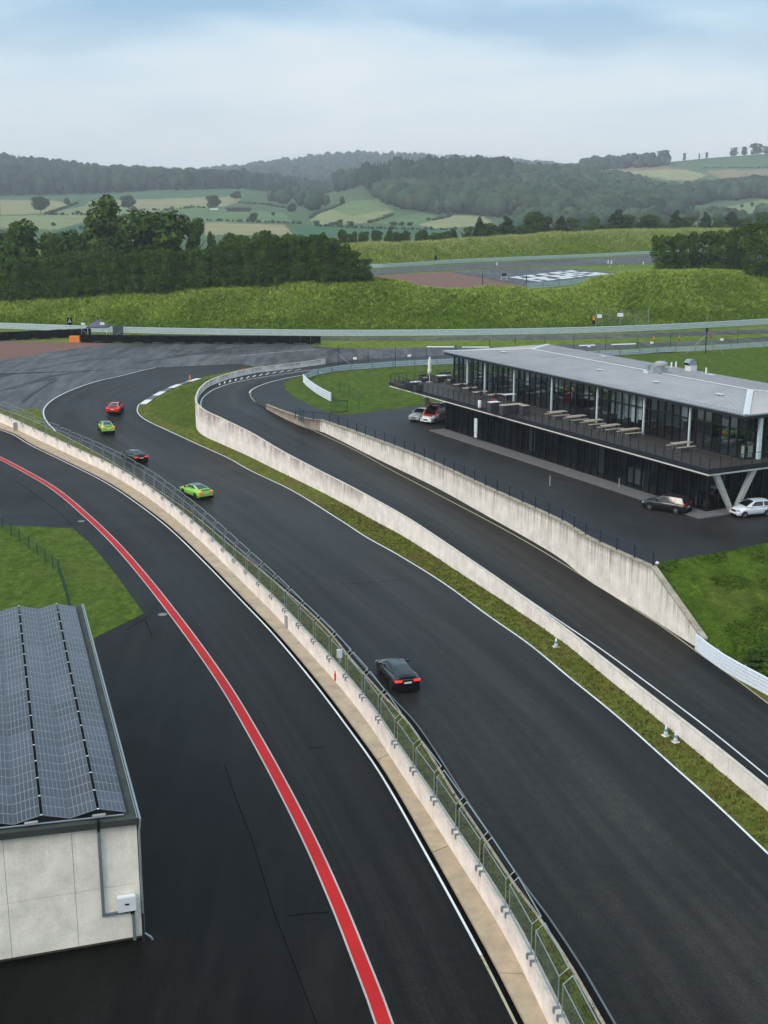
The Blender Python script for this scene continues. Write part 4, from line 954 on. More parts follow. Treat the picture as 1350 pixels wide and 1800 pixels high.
    for k in range(5):
        xa = -.465 - wdt - k * (2 * wdt + .015 + .13) + (0)
        for j in range(nL + 1): cl.box(Q(xa, .30 + st * j, ph + .39 + rise(xa)), (.10, .05, .03), rz)
    o = cl.build("clamp", M["white"], root, org); o["kind"] = "stuff"
    root2 = thing('manhole_cover', 'pale round manhole cover beside the tip of the lawn near the solar shed', 'manhole', (*P(286, 1081, 0), .03)); MB().lathe([(.33, 0), (.33, .02), (.26, .03), (.0, .03)], n=16).build('cover', M['manhole'], root2); MB().lathe([(.42, -.01), (.42, .012), (.34, .014)], n=16).build('rim', M['dark_metal'], root2)
    root2 = thing('manhole_cover', 'round manhole cover beside the upper corner of the left lawn close to the red line', 'manhole', (*P(143, 917, 0), .03)); MB().lathe([(.33, 0), (.33, .02), (.26, .03), (.0, .03)], n=16).build('cover', M['manhole'], root2); MB().lathe([(.42, -.01), (.42, .012), (.34, .014)], n=16).build('rim', M['dark_metal'], root2)
    return root
shed()

# ============================================================ CLUBHOUSE
BA = math.radians(27.5); D1 = np.array([-math.sin(BA), math.cos(BA)]); D2 = np.array([math.cos(BA), math.sin(BA)]); BO = np.array(P(1240, 902, 4))
def Bq(a, b, z): return (BO[0] + D2[0] * a + D1[0] * b, BO[1] + D2[1] * a + D1[1] * b, z)
BORG = (BO[0], BO[1], 4.0)
def onb(px, py, z):
    p = np.array(P(px, py, z)) - BO; return float(p @ D2), float(p @ D1)
def clubhouse():
    root = thing('clubhouse', 'two storey glass clubhouse with a terrace and a low grey hipped roof', 'building', BORG)
    def bx(mb, a0, a1, b0, b1, z0, z1, mi=0): return mb.box(Bq((a0 + a1) / 2, (b0 + b1) / 2, (z0 + z1) / 2), (abs(a1 - a0), abs(b1 - b0), abs(z1 - z0)), BA, mi)
    def part(nm, m, *boxes):
        mb = MB()
        for q in boxes: bx(mb, *q)
        return mb.build(nm, m, root, BORG)
    ZF = 8.45; DL, DR = 59.5, -1.6; DA = -1.35
    tag(part('pavement', simple('plaza_paving', (.15, .14, .135), .8, var=.2), (-2.0, 6, -1.5, 47.5, 4.01, 4.13), (6.0, 17, -1.5, .3, 4.01, 4.128)))
    # terrace slab with white strip below the dark fascia
    part('terrace_deck', M['deck'], (DA + .12, 20, DR + .12, DL - .12, ZF - .35, ZF))
    part('terrace_fascia', M['dark_metal'], (DA, DA + .12, DR, DL, ZF - .40, ZF + .06), (DA + .12, 20, DR, DR + .12, ZF - .40, ZF + .06), (DA + .12, 12, DL - .12, DL, ZF - .40, ZF + .06))
    part('terrace_soffit_strip', M['soffit'], (DA + .06, DA + .22, DR + .06, DL - .06, ZF - .56, ZF - .405), (DA + .22, 20, DR + .06, DR + .22, ZF - .56, ZF - .405))
    # deck boards: joined fine joints
    mb = MB()
    for k in range(30): bx(mb, DA + .3 + k * .2, DA + .31 + k * .2, DR + .2, DL - .2, ZF, ZF + .004)
    tag(mb.build('deck_joints', M['frame_dark'], root, BORG))
    # ---- ground floor glazing
    def glaze(nm, a, b0, b1, z0, z1, step, gm, axis='b', fm=M['frame_dark'], mw=.09, hb=None, cols=(), skip=()):
        n = max(1, round((b1 - b0) / step)); st = (b1 - b0) / n
        me_ = {}
        for i in range(n + 1):
            p = b0 + i * st; w_ = .16 if i in cols else mw
            mb = MB(); bx(mb, *((a - .10, a + .10, p - w_ / 2, p + w_ / 2) if axis == 'b' else (p - w_ / 2, p + w_ / 2, a - .10, a + .10)), z0, z1); mb.build('mullion', fm, root, BORG)
        for i in range(n):
            if i in skip: continue
            p0, p1 = b0 + i * st + mw / 2, b0 + (i + 1) * st - mw / 2; mb = MB(); j = random.uniform(-.006, .006)
            if axis == 'b': mb.poly([Bq(a + j, p0, z0 + .05), Bq(a - j, p1, z0 + .05), Bq(a - j, p1, z1), Bq(a + j, p0, z1)])
            else: mb.poly([Bq(p0, a + j, z0 + .05), Bq(p1, a - j, z0 + .05), Bq(p1, a - j, z1), Bq(p0, a + j, z1)])
            mb.build('window_pane', random.choice(gm) if isinstance(gm, list) else gm, root, BORG)
        mb = MB()
        for z in ([z0 + .05, z1 - .06] + (hb or [])):
            if axis == 'b': bx(mb, a - .08, a + .08, b0, b1, z - .045, z + .045)
            else: bx(mb, b0, b1, a - .08, a + .08, z - .045, z + .045)
        mb.build('window_rail', fm, root, BORG)
    glaze('g', .15, .1, 46.9, 4.13, ZF - .35, 1.17, [M['glass_low'], M['glass_lb'], M['glass_lc']], hb=[7.35])
    for b0_, b1_, z0_, z1_ in ((6.2, 8.6, 4.2, 6.4), (17.2, 18.6, 4.2, 7.6), (22., 25.5, 4.9, 6.0), (30., 31., 4.2, 7.4), (35, 38.6, 4.8, 6.3), (43, 44.2, 4.2, 7.7)): part('partition', M['inner_light' if b0_ in (17.2, 30.) else 'inner_mid'], (1.6, 1.7, b0_, b1_, z0_, z1_))
    for b0_ in (3.2, 12.5, 20.4, 28., 33.4, 40.8): part('shelf', M['wicker'], (2.2, 2.8, b0_, b0_ + 2., 4.2, 5.2), (2.4, 2.7, b0_ + .3, b0_ + 1.1, 5.25, 6.))
    glaze('g', .15, .25, 16, 4.13, ZF - .35, 1.3, M['glass_low'], axis='a', hb=[7.35])
    part('end_wall', M['frame_dark'], (.0, 14, 46.95, 47.15, 4, ZF - .35))
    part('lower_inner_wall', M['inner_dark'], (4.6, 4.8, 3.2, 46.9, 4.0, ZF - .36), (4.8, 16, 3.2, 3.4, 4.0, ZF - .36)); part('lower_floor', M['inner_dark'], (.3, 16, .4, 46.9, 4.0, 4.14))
    # ---- upper floor glazing
    UA = 4.7; UB0, UB1 = .4, 53.0; ZT = 12.42
    glaze('u', UA, UB0, UB1, ZF, ZT, 1.145, [M['glass'], M['glass'], M['glass_b'], M['glass_c'], M['glass_c']], hb=[11.1]); glaze('u', UB0, UA, 18.6, ZF, ZT, 1.2, M['glass'], axis='a', hb=[11.1])
    glaze('u', 18.6, UB0, UB1, ZF, ZT, 2.3, M['glass']); glaze('u', UB1, UA, 18.6, ZF, ZT, 1.3, M['glass'], axis='a')
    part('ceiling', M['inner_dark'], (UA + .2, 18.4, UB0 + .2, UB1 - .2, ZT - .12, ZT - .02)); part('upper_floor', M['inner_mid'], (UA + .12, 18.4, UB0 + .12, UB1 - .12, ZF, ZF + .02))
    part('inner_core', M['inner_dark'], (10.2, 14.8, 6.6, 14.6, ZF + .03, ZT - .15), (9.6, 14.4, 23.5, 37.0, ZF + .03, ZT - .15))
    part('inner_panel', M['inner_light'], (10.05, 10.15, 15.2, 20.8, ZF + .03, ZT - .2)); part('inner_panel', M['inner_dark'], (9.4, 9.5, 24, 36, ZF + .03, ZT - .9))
    for px in (1211, 1131, 1049, 969, 903, 852, 821):
        bb_ = np.linspace(.5, 53, 600); b = float(bb_[int(np.argmin([abs(proj(*Bq(UA - .3, q, ZF + 1.5))[0] - px) for q in bb_]))]); part('column', M['col_white'], (UA - .34, UA - .18, b - .08, b + .08, ZF + .005, ZT))
    for k, b in enumerate(np.arange(15.2, 20.6, 1.13)): part('daylight_panel', M['inner_light'], (UA + .22, UA + .25, b, b + 1.03, ZF + (.9 if k % 2 else 1.3), ZT - .2))  # added white panels stand in for bright daylight seen through the glazing
    for b in (8.6, 24.6, 30.1, 36.0, 46.5): part('daylight_panel', M['inner_light'], (UA + .22, UA + .25, b, b + .9, ZF + 2.2, ZT - .2))  # further added daylight stand-ins behind single panes
    part('column', M['col_white'], (UA + 1.1, UA + 1.45, UB0 - .50, UB0 - .22, ZF + .005, ZT))
    for b in (14.6, 17): part('column', M['col_white'], (.45, .6, b - .1, b + .1, 4.15, 7.9))
    # ---- roof: hipped, standing seams
    EA0, EA1, EB0, EB1, ZE, ZR = 3.65, 19.7, -.45, 53.9, 12.80, 13.45; RM = (EA0 + EA1) / 2; RH = RM - EA0
    part('roof_fascia', M['dark_metal'], (EA0 + .02, EA0 + .22, EB0 + .02, EB1 - .02, 12.40, ZE - .02), (EA0 + .22, EA1 - .22, EB0 + .02, EB0 + .22, 12.40, ZE - .02), (EA1 - .22, EA1 - .02, EB0 + .02, EB1 - .02, 12.40, ZE - .02), (EA0 + .22, EA1 - .22, EB1 - .22, EB1 - .02, 12.40, ZE - .02))
    part('roof_soffit', M['frame_dark'], (EA0 + .22, EA1 - .22, EB0 + .22, EB1 - .22, 12.43, 12.50))
    c = [Bq(EA0, EB0, ZE), Bq(EA1, EB0, ZE), Bq(EA1, EB1, ZE), Bq(EA0, EB1, ZE)]; r0, r1 = Bq(RM, EB0 + RH, ZR), Bq(RM, EB1 - RH, ZR)
    faces = [('a', [c[0], r0, r1, c[3]]), ('b', [c[1], r0, c[0]][::1]), ('c', [c[1], c[2], r1, r0]), ('d', [c[3], r1, c[2]])]
    for nm, q in faces:
        mb = MB(); mb.poly(q); mb.poly([(p[0], p[1], p[2] - .08) for p in q][::-1])
        o = mb.build('roof_slope', M['zinc'], root, BORG)
    zs = lambda t: ZE + (ZR - ZE) * t
    def seamset(nm, segs):
        mb = MB()
        for p, q in segs:
            p = np.array(p); q = np.array(q); d = q - p; L_ = np.linalg.norm(d[:2])
            if L_ < .15: continue
            n_ = np.array([-d[1], d[0]]) / L_ * .022; up = .055
            P4 = [p - [*n_, 0], p + [*n_, 0], q + [*n_, 0], q - [*n_, 0]]; T4 = [x + [0, 0, up] for x in P4]
            mb.poly(T4); mb.poly([P4[0], T4[0], T4[3], P4[3]]); mb.poly([P4[1], P4[2], T4[2], T4[1]]); mb.poly([P4[0], P4[1], T4[1], T4[0]])
        o = mb.build(nm, M['zinc'], root, BORG); o['kind'] = 'stuff'
    sg = []
    nb = int((EB1 - EB0) / .42)
    for side_ in (0, 1):
        for k in range(1, nb):
            b = EB0 + (EB1 - EB0) * k / nb; t = min(1, (b - EB0) / RH, (EB1 - b) / RH); a0 = EA0 if side_ == 0 else EA1; a1 = a0 + (RM - a0) * t
            sg.append((Bq(a0, b, zs(0) + .002), Bq(a1, b, zs(t) + .002)))
    na = int((EA1 - EA0) / .42)
    for k in range(1, na):
        a = EA0 + (EA1 - EA0) * k / na; t = min((a - EA0) / RH, (EA1 - a) / RH)
        sg.append((Bq(a, EB0, zs(0) + .002), Bq(a, EB0 + RH * t, zs(t) + .002))); sg.append((Bq(a, EB1, zs(0) + .002), Bq(a, EB1 - RH * t, zs(t) + .002)))
    seamset('roof_seams', sg)
    def cap(p, q, w_=.28, m=M['zinc_light']):
        p, q = np.array(p), np.array(q); d = (q - p); n_ = np.array([-d[1], d[0]]) / np.linalg.norm(d[:2]) * w_
        mb = MB(); a, b = [p + [*n_, .03], q + [*n_, .03]], [p - [*n_, -.03], q - [*n_, -.03]]; pm, qm = p + [0, 0, .10], q + [0, 0, .10]
        mb.poly([p + [*n_, .055], q + [*n_, .055], qm, pm]); mb.poly([pm, qm, q + [*(-n_), .055], p + [*(-n_), .055]]); return mb.build('ridge_cap', m, root, BORG)
    cap(r1, r0, .17)
    for cc, rr in ((c[0], r0), (c[1], r0), (c[2], r1), (c[3], r1)): cap(cc, rr, .30)
    part('gutter', M['galv'], (EA0 - .10, EA0, EB0 - .1, EB1 + .1, ZE - .10, ZE + .03), (EA0, EA1, EB0 - .10, EB0, ZE - .10, ZE + .03))
    # snow-guard studs near the eaves
    mb = MB()
    for k in range(1, nb): b = EB0 + (EB1 - EB0) * k / nb; mb.box(Bq(EA0 + .45, b, zs(.05) + .07), (.10, .05, .08), BA)
    mb.build('snow_guards', M['galv'], root, BORG)['kind'] = 'stuff'
    # V shaped concrete supports
    def vsup(a, b, at, spread=2.3, lean=0.):
        mb = MB()
        for s_ in spread if isinstance(spread, tuple) else (-spread, spread):
            p = np.array(Bq(a + (.12 if s_ > 0 else -.12), b, 4.05)); q = np.array(Bq(a + s_, b + lean, ZF - .57)); wdir = np.array([*D2, 0]); dd = np.array([*D1, 0])
            w0, w1, t0 = .19, .30, .20
            v = [p - wdir * w0 - dd * t0, p + wdir * w0 - dd * t0, p + wdir * w0 + dd * t0, p - wdir * w0 + dd * t0, q - wdir * w1 - dd * t0, q + wdir * w1 - dd * t0, q + wdir * w1 + dd * t0, q - wdir * w1 + dd * t0]
            bb = len(mb.v); mb.v += [tuple(x) for x in v]
            for f in ((3, 2, 1, 0), (4, 5, 6, 7), (0, 1, 5, 4), (1, 2, 6, 5), (2, 3, 7, 6), (3, 0, 4, 7)): mb.f.append(tuple(bb + i for i in f)); mb.m.append(0)
        mb.build('support', M['pillar'], root, BORG)
    aV, bV = onb(1291, 903, 4.0); vsup(aV, -1.15, 0, (-2.35, 2.15), 0.)
    # slanting support at the far end, above the ambulance
    p = np.array([*P(757, 731, 4.), 4.]); a_, b_ = onb(737, 697, ZF - .57); q = np.array(Bq(max(a_, -1.0), b_, ZF - .57)); mb = MB(); mb.tube([tuple(p), tuple(q)], [.28, .34], 4); mb.build('support', M['pillar'], root, BORG)
    part('support', M['pillar'], (8, 8.5, 55.5, 56, 4, ZF - .57))
    # window sticker, vents
    return root
club = clubhouse()
# terrace railing (follows three sides), thing of its own: part of the building structure -> fence
def terr_rail():
    ZF = 8.45; root = thing('terrace_railing', 'thin dark railing round the edge of the clubhouse terrace', 'railing', Bq(-1.2, -1.45, ZF)); org = Bq(-1.2, -1.45, ZF)
    path = [(20, -1.45), (-1.2, -1.45), (-1.2, 59.3), (9.5, 59.3)]
    pm_ = MB().box((0, 0, .52), (.05, .05, 1.04)).me('post', M['frame_dark'])
    for (a0, b0), (a1, b1) in zip(path[:-1], path[1:]):
        d = math.hypot(a1 - a0, b1 - b0); n = round(d / 1.25)
        for i in range(n + (1 if (a1, b1) == path[-1] else 0)):
            q = Bq(a0 + (a1 - a0) * i / n, b0 + (b1 - b0) * i / n, ZF); link('post', pm_, root, (q[0] - org[0], q[1] - org[1], 0), BA)
        MB().tube([Bq(a0, b0, ZF + 1.06), Bq(a1, b1, ZF + 1.06)], .03, 6).build('handrail', M['dark_metal'], root, org)
        mb = MB()
        for k in range(1, 7): mb.tube([Bq(a0, b0, ZF + .14 * k), Bq(a1, b1, ZF + .14 * k)], .005, 3)
        mb.build('wire', M['dark_metal'], root, org)
terr_rail()
# ============================================================ CARS
def interp(y, tb): return float(np.interp(y, [t[0] for t in tb], [t[1] for t in tb]))
def grid_patch(c00, c10, c11, c01, nu, nv, bulge=0., out=None, u0=0., u1=1., v0=0., v1=1., lift=0.):
    c00, c10, c11, c01 = map(lambda q: np.array(q, float), (c00, c10, c11, c01)); n = np.cross(c10 - c00, c01 - c00); n /= np.linalg.norm(n)
    if out is not None and n @ np.array(out, float) < 0: n = -n
    V = []
    for j in range(nv + 1):
        for i in range(nu + 1):
            u = u0 + (u1 - u0) * i / nu; v = v0 + (v1 - v0) * j / nv
            p = (c00 * (1 - u) + c10 * u) * (1 - v) + (c01 * (1 - u) + c11 * u) * v; V.append(p + n * (bulge * 4 * u * (1 - u) + lift + bulge * .4 * 4 * v * (1 - v)))
    return V, [(j * (nu + 1) + i, j * (nu + 1) + i + 1, (j + 1) * (nu + 1) + i + 1, (j + 1) * (nu + 1) + i) for j in range(nv) for i in range(nu)]
def make_car(name, label, cat, spec, paint, loc, hd, roofm=None, group=None, z=0., rim='rim_dark', plates=True, brake=False):
    """hd: heading in degrees, counted from +Y towards -X. Local +y is forward."""
    root = thing(name, label, cat, (*loc, z), math.radians(hd), group)
    L_, W_, wb, r = spec['L'], spec['W'], spec['wb'], spec['r']; yF = L_ / 2; ax = spec.get('ax', 0.); ys = sorted(set(list(np.linspace(-yF, yF, 30)) + [s * wb / 2 + ax + d for s in (-1, 1) for d in np.linspace(-r * 1.2, r * 1.2, 11)]))
    bm = bmesh.new(); rings = []
    for y in ys:
        hw = interp(y, spec['hw']) * W_ / 2; zc = interp(y, spec['top']); zsh = interp(y, spec['sh']); zb = interp(y, spec['bot']); za = zb
        for s in (-1, 1):
            d = abs(y - (s * wb / 2 + ax))
            if d < r * 1.16: za = max(zb, r + math.sqrt((r * 1.16) ** 2 - d * d) - .02)
        pr = [(0, zb + .02), (hw * .80, zb + .02), (hw * .84, max(zb, za)), (hw * .955, za), (hw * .99, max(za + .02, zb + (zsh - zb) * .45)), (hw, max(za + .03, zb + (zsh - zb) * .66)), (hw * .975, zsh - .04), (hw * .92, zsh), (hw * .60, (zc * 1.6 + zsh * .4) / 2), (0, zc)]
        full = [(-x, z_) for x, z_ in pr[:0:-1]] + pr
        full = full[:-1] if False else full
        rings.append([bm.verts.new((x, y, z_)) for x, z_ in full])
    n = len(rings[0])
    for a, b in zip(rings[:-1], rings[1:]):
        for i in range(n - 1):
            bm.faces.new((a[i], b[i], b[i + 1], a[i + 1]))
        bm.faces.new((a[n - 1], b[n - 1], b[0], a[0]))
    bm.faces.new(rings[0]); bm.faces.new(rings[-1][::-1]); bmesh.ops.remove_doubles(bm, verts=bm.verts[:], dist=.0005); bmesh.ops.recalc_face_normals(bm, faces=bm.faces[:])
    me = bpy.data.meshes.new('body'); bm.to_mesh(me); bm.free(); me.materials.append(M[paint])
    for p_ in me.polygons: p_.use_smooth = len(p_.vertices) <= 4
    link('body', me, root)
    # dark underside
    MB().box((0, ax * .0, .22), (W_ * .80, L_ * .93, .16)).build('underbody', M['black'], root)
    # greenhouse
    g = spec['gh']; yrb, yrr, yfr, yfb = g['y']; zr, zbt = g['zr'], g['zb']; wr, wbt = g['wr'] * W_ / 2, g['wb'] * W_ / 2; zbr, zbf = g.get('zbr', zbt), g.get('zbf', zbt)
    wbk = g.get('wbk', wbt * .92); A = [(-wbk, yrb, zbr), (wbk, yrb, zbr), (wbt, yfb, zbf), (-wbt, yfb, zbf)]; B = [(-wr * .94, yrr, zr - .035), (wr * .94, yrr, zr - .035), (wr, yfr, zr - .02), (-wr, yfr, zr - .02)]
    patches = dict(rear=(A[0], A[1], B[1], B[0], (0, -1, .5), .05), front=(A[3], A[2], B[2], B[3], (0, 1, .5), .06), left=(A[0], A[3], B[3], B[0], (-1, 0, .2), .025), right=(A[1], A[2], B[2], B[1], (1, 0, .2), .025))
    mb = MB()
    for nm, (a, b, c, d, o_, bl) in patches.items():
        V, Fc = grid_patch(a, b, c, d, 8, 2, bl, o_); k = len(mb.v); mb.v += [tuple(q) for q in V]; mb.f += [tuple(k + i for i in f) for f in Fc]; mb.m += [0] * len(Fc)
    mb.build('pillars', M[g.get('pm', paint)], root, sm=True)
    V, Fc = grid_patch(B[0], B[1], B[2], B[3], 8, 4, .035, (0, 0, 1)); mesh_ = mesh('roof', V, Fc, M[roofm or paint], smooth_=True); link('roof', mesh_, root)
    def pane(nm, key, u0, u1, v0, v1):
        a, b, c, d, o_, bl = patches[key]; V, Fc = grid_patch(a, b, c, d, 6, 2, bl, o_, u0, u1, v0, v1, .008); link(nm, mesh(nm, V, Fc, M['car_glass'], smooth_=True), root)
    pane('rear_window', 'rear', .07, .93, .12, .97); pane('windscreen', 'front', .05, .95, .04, .97)
    for key in ('left', 'right'):
        for u0, u1 in g['side']: pane('side_window', key, u0, u1, .12, .90)
    # wheels
    for s in (-1, 1):
        for t in (-1, 1):
            x = t * (W_ / 2 - .13); y = s * wb / 2 + ax
            ty = MB(); ty.lathe([(r * .62, -.115), (r * .96, -.12), (r, -.08), (r, .08), (r * .96, .12), (r * .62, .115)], (x, y, r), 22, axis='x').build('tyre', M['tyre'], None, sm=False)
            tyo = bpy.data.objects[-1] if False else None
            wh = [o for o in COL.objects if o.name.startswith('tyre') and o.parent is None][0]
            wheel = link('wheel', MB().lathe([(r * .62, -.10), (r * .62, .10)], (x, y, r), 18, axis='x').me('wheel', M['black']), root)
            wh.parent = wheel
            rm = MB(); xo = x + t * .105
            for k in range(5):
                an = 2 * math.pi * k / 5; ca, sa = math.cos(an), math.sin(an)
                q = [(xo, y + ca * .04 - sa * .055, r + sa * .04 + ca * .055), (xo, y + ca * .04 + sa * .055, r + sa * .04 - ca * .055), (xo, y + ca * r * .62 + sa * .045, r + sa * r * .62 - ca * .045), (xo, y + ca * r * .62 - sa * .045, r + sa * r * .62 + ca * .045)]
                rm.poly(q); 
            rm.lathe([(r * .58, -.01), (r * .66, -.005), (r * .66, .012), (r * .58, .01)], (xo, y, r), 20, axis='x'); rm.lathe([(.05, -.02), (.05, .02)], (xo, y, r), 8, axis='x')
            rm.build('rim', M[rim], wheel)
    # mirrors
    for t in (-1, 1):
        ym = yfb - .42; MB().box((t * (W_ / 2 + .05), ym, (zbf if 'zbf' in g else zbt) + .09), (.20, .13, .14), taper=.8).box((t * (W_ / 2 - .06), ym + .02, zbt + .03), (.12, .06, .05)).build('mirror', M[spec.get('mir', paint)] if paint != 'paint_green' else M['black'], root)
    # lights, plates, bumper insets
    zt_, hwr = spec['tail_z'], interp(-yF + .1, spec['hw']) * W_ / 2
    for t in (-1, 1):
        MB().box((t * (hwr - .24), -yF + .015, zt_), (.46, .08, spec.get('tail_h', .13))).box((t * (hwr - .02), -yF + .16, zt_), (.06, .30, spec.get('tail_h', .13) * .9)).build('tail_light', M['tail' if group else 'tail_off'], root)
        hwf = interp(yF - .12, spec['hw']) * W_ / 2
        MB().box((t * (hwf - .14), yF - .10, spec['head_z'] - .05), (.34, .20, .11), rz=-t * .35).build('headlight', M['head'], root)
    MB().box((0, -yF - .012, zt_ - .02 - spec.get('pl', .10)), (.52, .03, .11)).build('licence_plate', M['plate'], root); MB().box((0, yF + .012, .42), (.52, .03, .11)).build('licence_plate', M['plate'], root)
    MB().box((0, -yF - .002, .29), (W_ * (.86 if group else .7), .12, .28)).box((-.55, -yF - .03, .24), (.14, .08, .09)).box((.55, -yF - .03, .24), (.14, .08, .09)).build('diffuser', M['black'], root)
    MB().box((0, yF + .0, .62 if spec['head_z'] > .7 else .5), (.62, .06, .16)).box((0, yF + .0, .27), (W_ * .55, .06, .12)).build('grille', M['black'], root)
    if spec.get('spoiler'):
        MB().box((0, -yF + .10, spec['tail_z'] + .235), (W_ * .62, .12, .03)).build('spoiler', M['black'], root)
    if brake: MB().box((0, yrr - .25, zr - .13), (.30, .05, .035)).build('brake_light', M['tail'], root)
    # panel gaps and sills
    for t in (-1, 1): MB().box((t * (W_ / 2 * .985), ax, .27), (.05, wb - 2.3 * r, .10)).build('sill', M['black'], root)
    return root
COUPE = dict(L=4.80, W=1.90, wb=2.86, r=.345, hw=[(-2.4, .86), (-2.2, .95), (-1.5, 1.), (-.4, .965), (.8, .965), (1.5, .99), (2.1, .93), (2.4, .74)], top=[(-2.4, .93), (-2.3, 1.06), (-1.7, 1.10), (-.2, 1.02), (.95, 1.0), (1.7, .93), (2.2, .82), (2.4, .66)],
    sh=[(-2.4, .84), (-2.2, .98), (-1.4, 1.0), (0, .94), (1.3, .92), (2.0, .80), (2.4, .58)], bot=[(-2.4, .42), (-2.2, .28), (-1.9, .2), (1.9, .2), (2.2, .22), (2.4, .3)], tail_z=.87, tail_h=.13, head_z=.66, pl=.10, spoiler=True,
    gh=dict(y=(-1.95, -.62, .38, 1.12), zr=1.39, zb=.95, zbr=1.07, zbf=.98, wr=.60, wb=.86, wbk=.70, side=[(.20, .56), (.58, .93)]))
HATCH = dict(L=4.30, W=1.76, wb=2.58, r=.32, hw=[(-2.15, .88), (-1.9, .97), (0, 1.), (1.6, .97), (2.15, .76)], top=[(-2.15, .93), (-1.9, 1.0), (0, 1.0), (.9, 1.0), (1.7, .88), (2.15, .68)], sh=[(-2.15, .88), (0, .94), (1.2, .90), (2.15, .60)],
    bot=[(-2.15, .36), (-1.9, .22), (1.8, .2), (2.15, .3)], tail_z=.90, tail_h=.26, head_z=.66, pl=.22, gh=dict(y=(-2.05, -1.70, .20, 1.05), zr=1.50, zb=.94, zbf=.98, wr=.70, wb=.90, wbk=.84, side=[(.06, .28), (.31, .58), (.61, .90)]))
SMALL = dict(L=3.72, W=1.66, wb=2.32, r=.30, hw=[(-1.86, .86), (-1.6, .96), (0, 1.), (1.4, .96), (1.86, .78)], top=[(-1.86, .9), (-1.6, .98), (0, 1.0), (.85, 1.02), (1.45, .92), (1.75, .78), (1.86, .62)], sh=[(-1.86, .86), (0, .95), (1.0, .92), (1.86, .58)],
    bot=[(-1.86, .34), (-1.6, .2), (1.6, .2), (1.86, .28)], tail_z=.85, tail_h=.24, head_z=.74, pl=.2, gh=dict(y=(-1.75, -1.35, .15, 1.05), zr=1.46, zb=.94, zbf=1.0, wr=.70, wb=.92, wbk=.84, side=[(.08, .36), (.40, .88)]))
SED = dict(COUPE, L=4.6, W=1.78, spoiler=False, head_z=.66, gh=dict(COUPE['gh'], zr=1.44, side=[(.14, .34), (.37, .62), (.65, .93)], wr=.66))
VAN = dict(L=5.6, W=1.98, wb=3.4, r=.34, ax=.1, hw=[(-2.8, .98), (0, 1.), (2.2, .97), (2.8, .84)], top=[(-2.8, 2.30), (.9, 2.36), (1.05, 2.2), (1.15, 1.30), (1.9, 1.22), (2.5, 1.06), (2.8, .74)], sh=[(-2.8, 2.1), (.9, 2.14), (1.05, 2.0), (1.15, 1.16), (2.0, 1.08), (2.8, .66)],
    bot=[(-2.8, .4), (2.4, .3), (2.8, .36)], tail_z=1.3, tail_h=.4, head_z=.84, pl=.3, gh=dict(y=(.4, .6, 1.02, 2.0), zr=2.14, zb=1.12, wr=.84, wb=.95, wbk=.94, side=[(.30, .86)], pm='paint_ambred'))
def at(px, py, z=0.): return P(px, py, z)
def gl(px, py): p = P(px, py, G); return p, float(G(p[1])) + .02
make_car('sports_car', 'black sports coupe with lit red tail lights, closest car to the camera on the track', 'car', COUPE, 'paint_black', P(698, 1196, 0), 17, group='sports cars driving in a line on the track', brake=True, z=.01)
p, z_ = gl(345, 872); make_car('sports_car', 'lime green coupe driving second in line, beside the catch fence', 'car', COUPE, 'paint_green', p, 36, 'paint_roof', group='sports cars driving in a line on the track', z=z_)
p, z_ = gl(236, 810); make_car('sports_car', 'black coupe half hidden behind the catch fence, between the two green cars', 'car', COUPE, 'paint_black', p, 34, group='sports cars driving in a line on the track', z=z_)
p, z_ = gl(187, 758); make_car('sports_car', 'lime green coupe just behind the red car at the start of the bend', 'car', COUPE, 'paint_green', p, 20, 'paint_roof', group='sports cars driving in a line on the track', z=z_)
p, z_ = gl(203, 724); make_car('sports_car', 'red coupe leading the line of cars into the bend', 'car', COUPE, 'paint_red', p, 2, group='sports cars driving in a line on the track', z=z_)
make_car('parked_car', 'dark blue black hatchback parked beside the glass front of the clubhouse', 'car', HATCH, 'paint_navy', P(1171, 897, 4), 53, rim='rim', z=4.01)
make_car('parked_car', 'small white hatchback parked in front of the V shaped support', 'car', SMALL, 'paint_white', P(1320, 906, 4), 108, rim='rim', z=4.01)
make_car('parked_car', 'silver car parked under the terrace beside the ambulance', 'car', SED, 'paint_silver', P(742, 737, 4), 150, rim='rim', z=4.01)
amb = make_car('ambulance', 'red and white ambulance van parked under the terrace corner', 'ambulance', VAN, 'paint_white', P(770, 741, 4), 143, rim='rim', z=4.01)
mb = MB()
for t in (-1, 1): mb.box((t * .985, -.8, 1.0), (.03, 3.6, .42))
mb.build('side_stripe', M['paint_ambred'], amb); V, Fc = grid_patch((-.72, 1.55, 1.275), (.72, 1.55, 1.275), (.62, 2.55, 1.06), (-.62, 2.55, 1.06), 4, 2, .03, (0, 0, 1)); link('bonnet_stripe', mesh('bonnet_stripe', V, Fc, M['paint_ambred']), amb)
MB().box((0, .70, 2.46), (1.35, .28, .16), taper=.9).build('light_bar', M['paint_ambred'], amb)
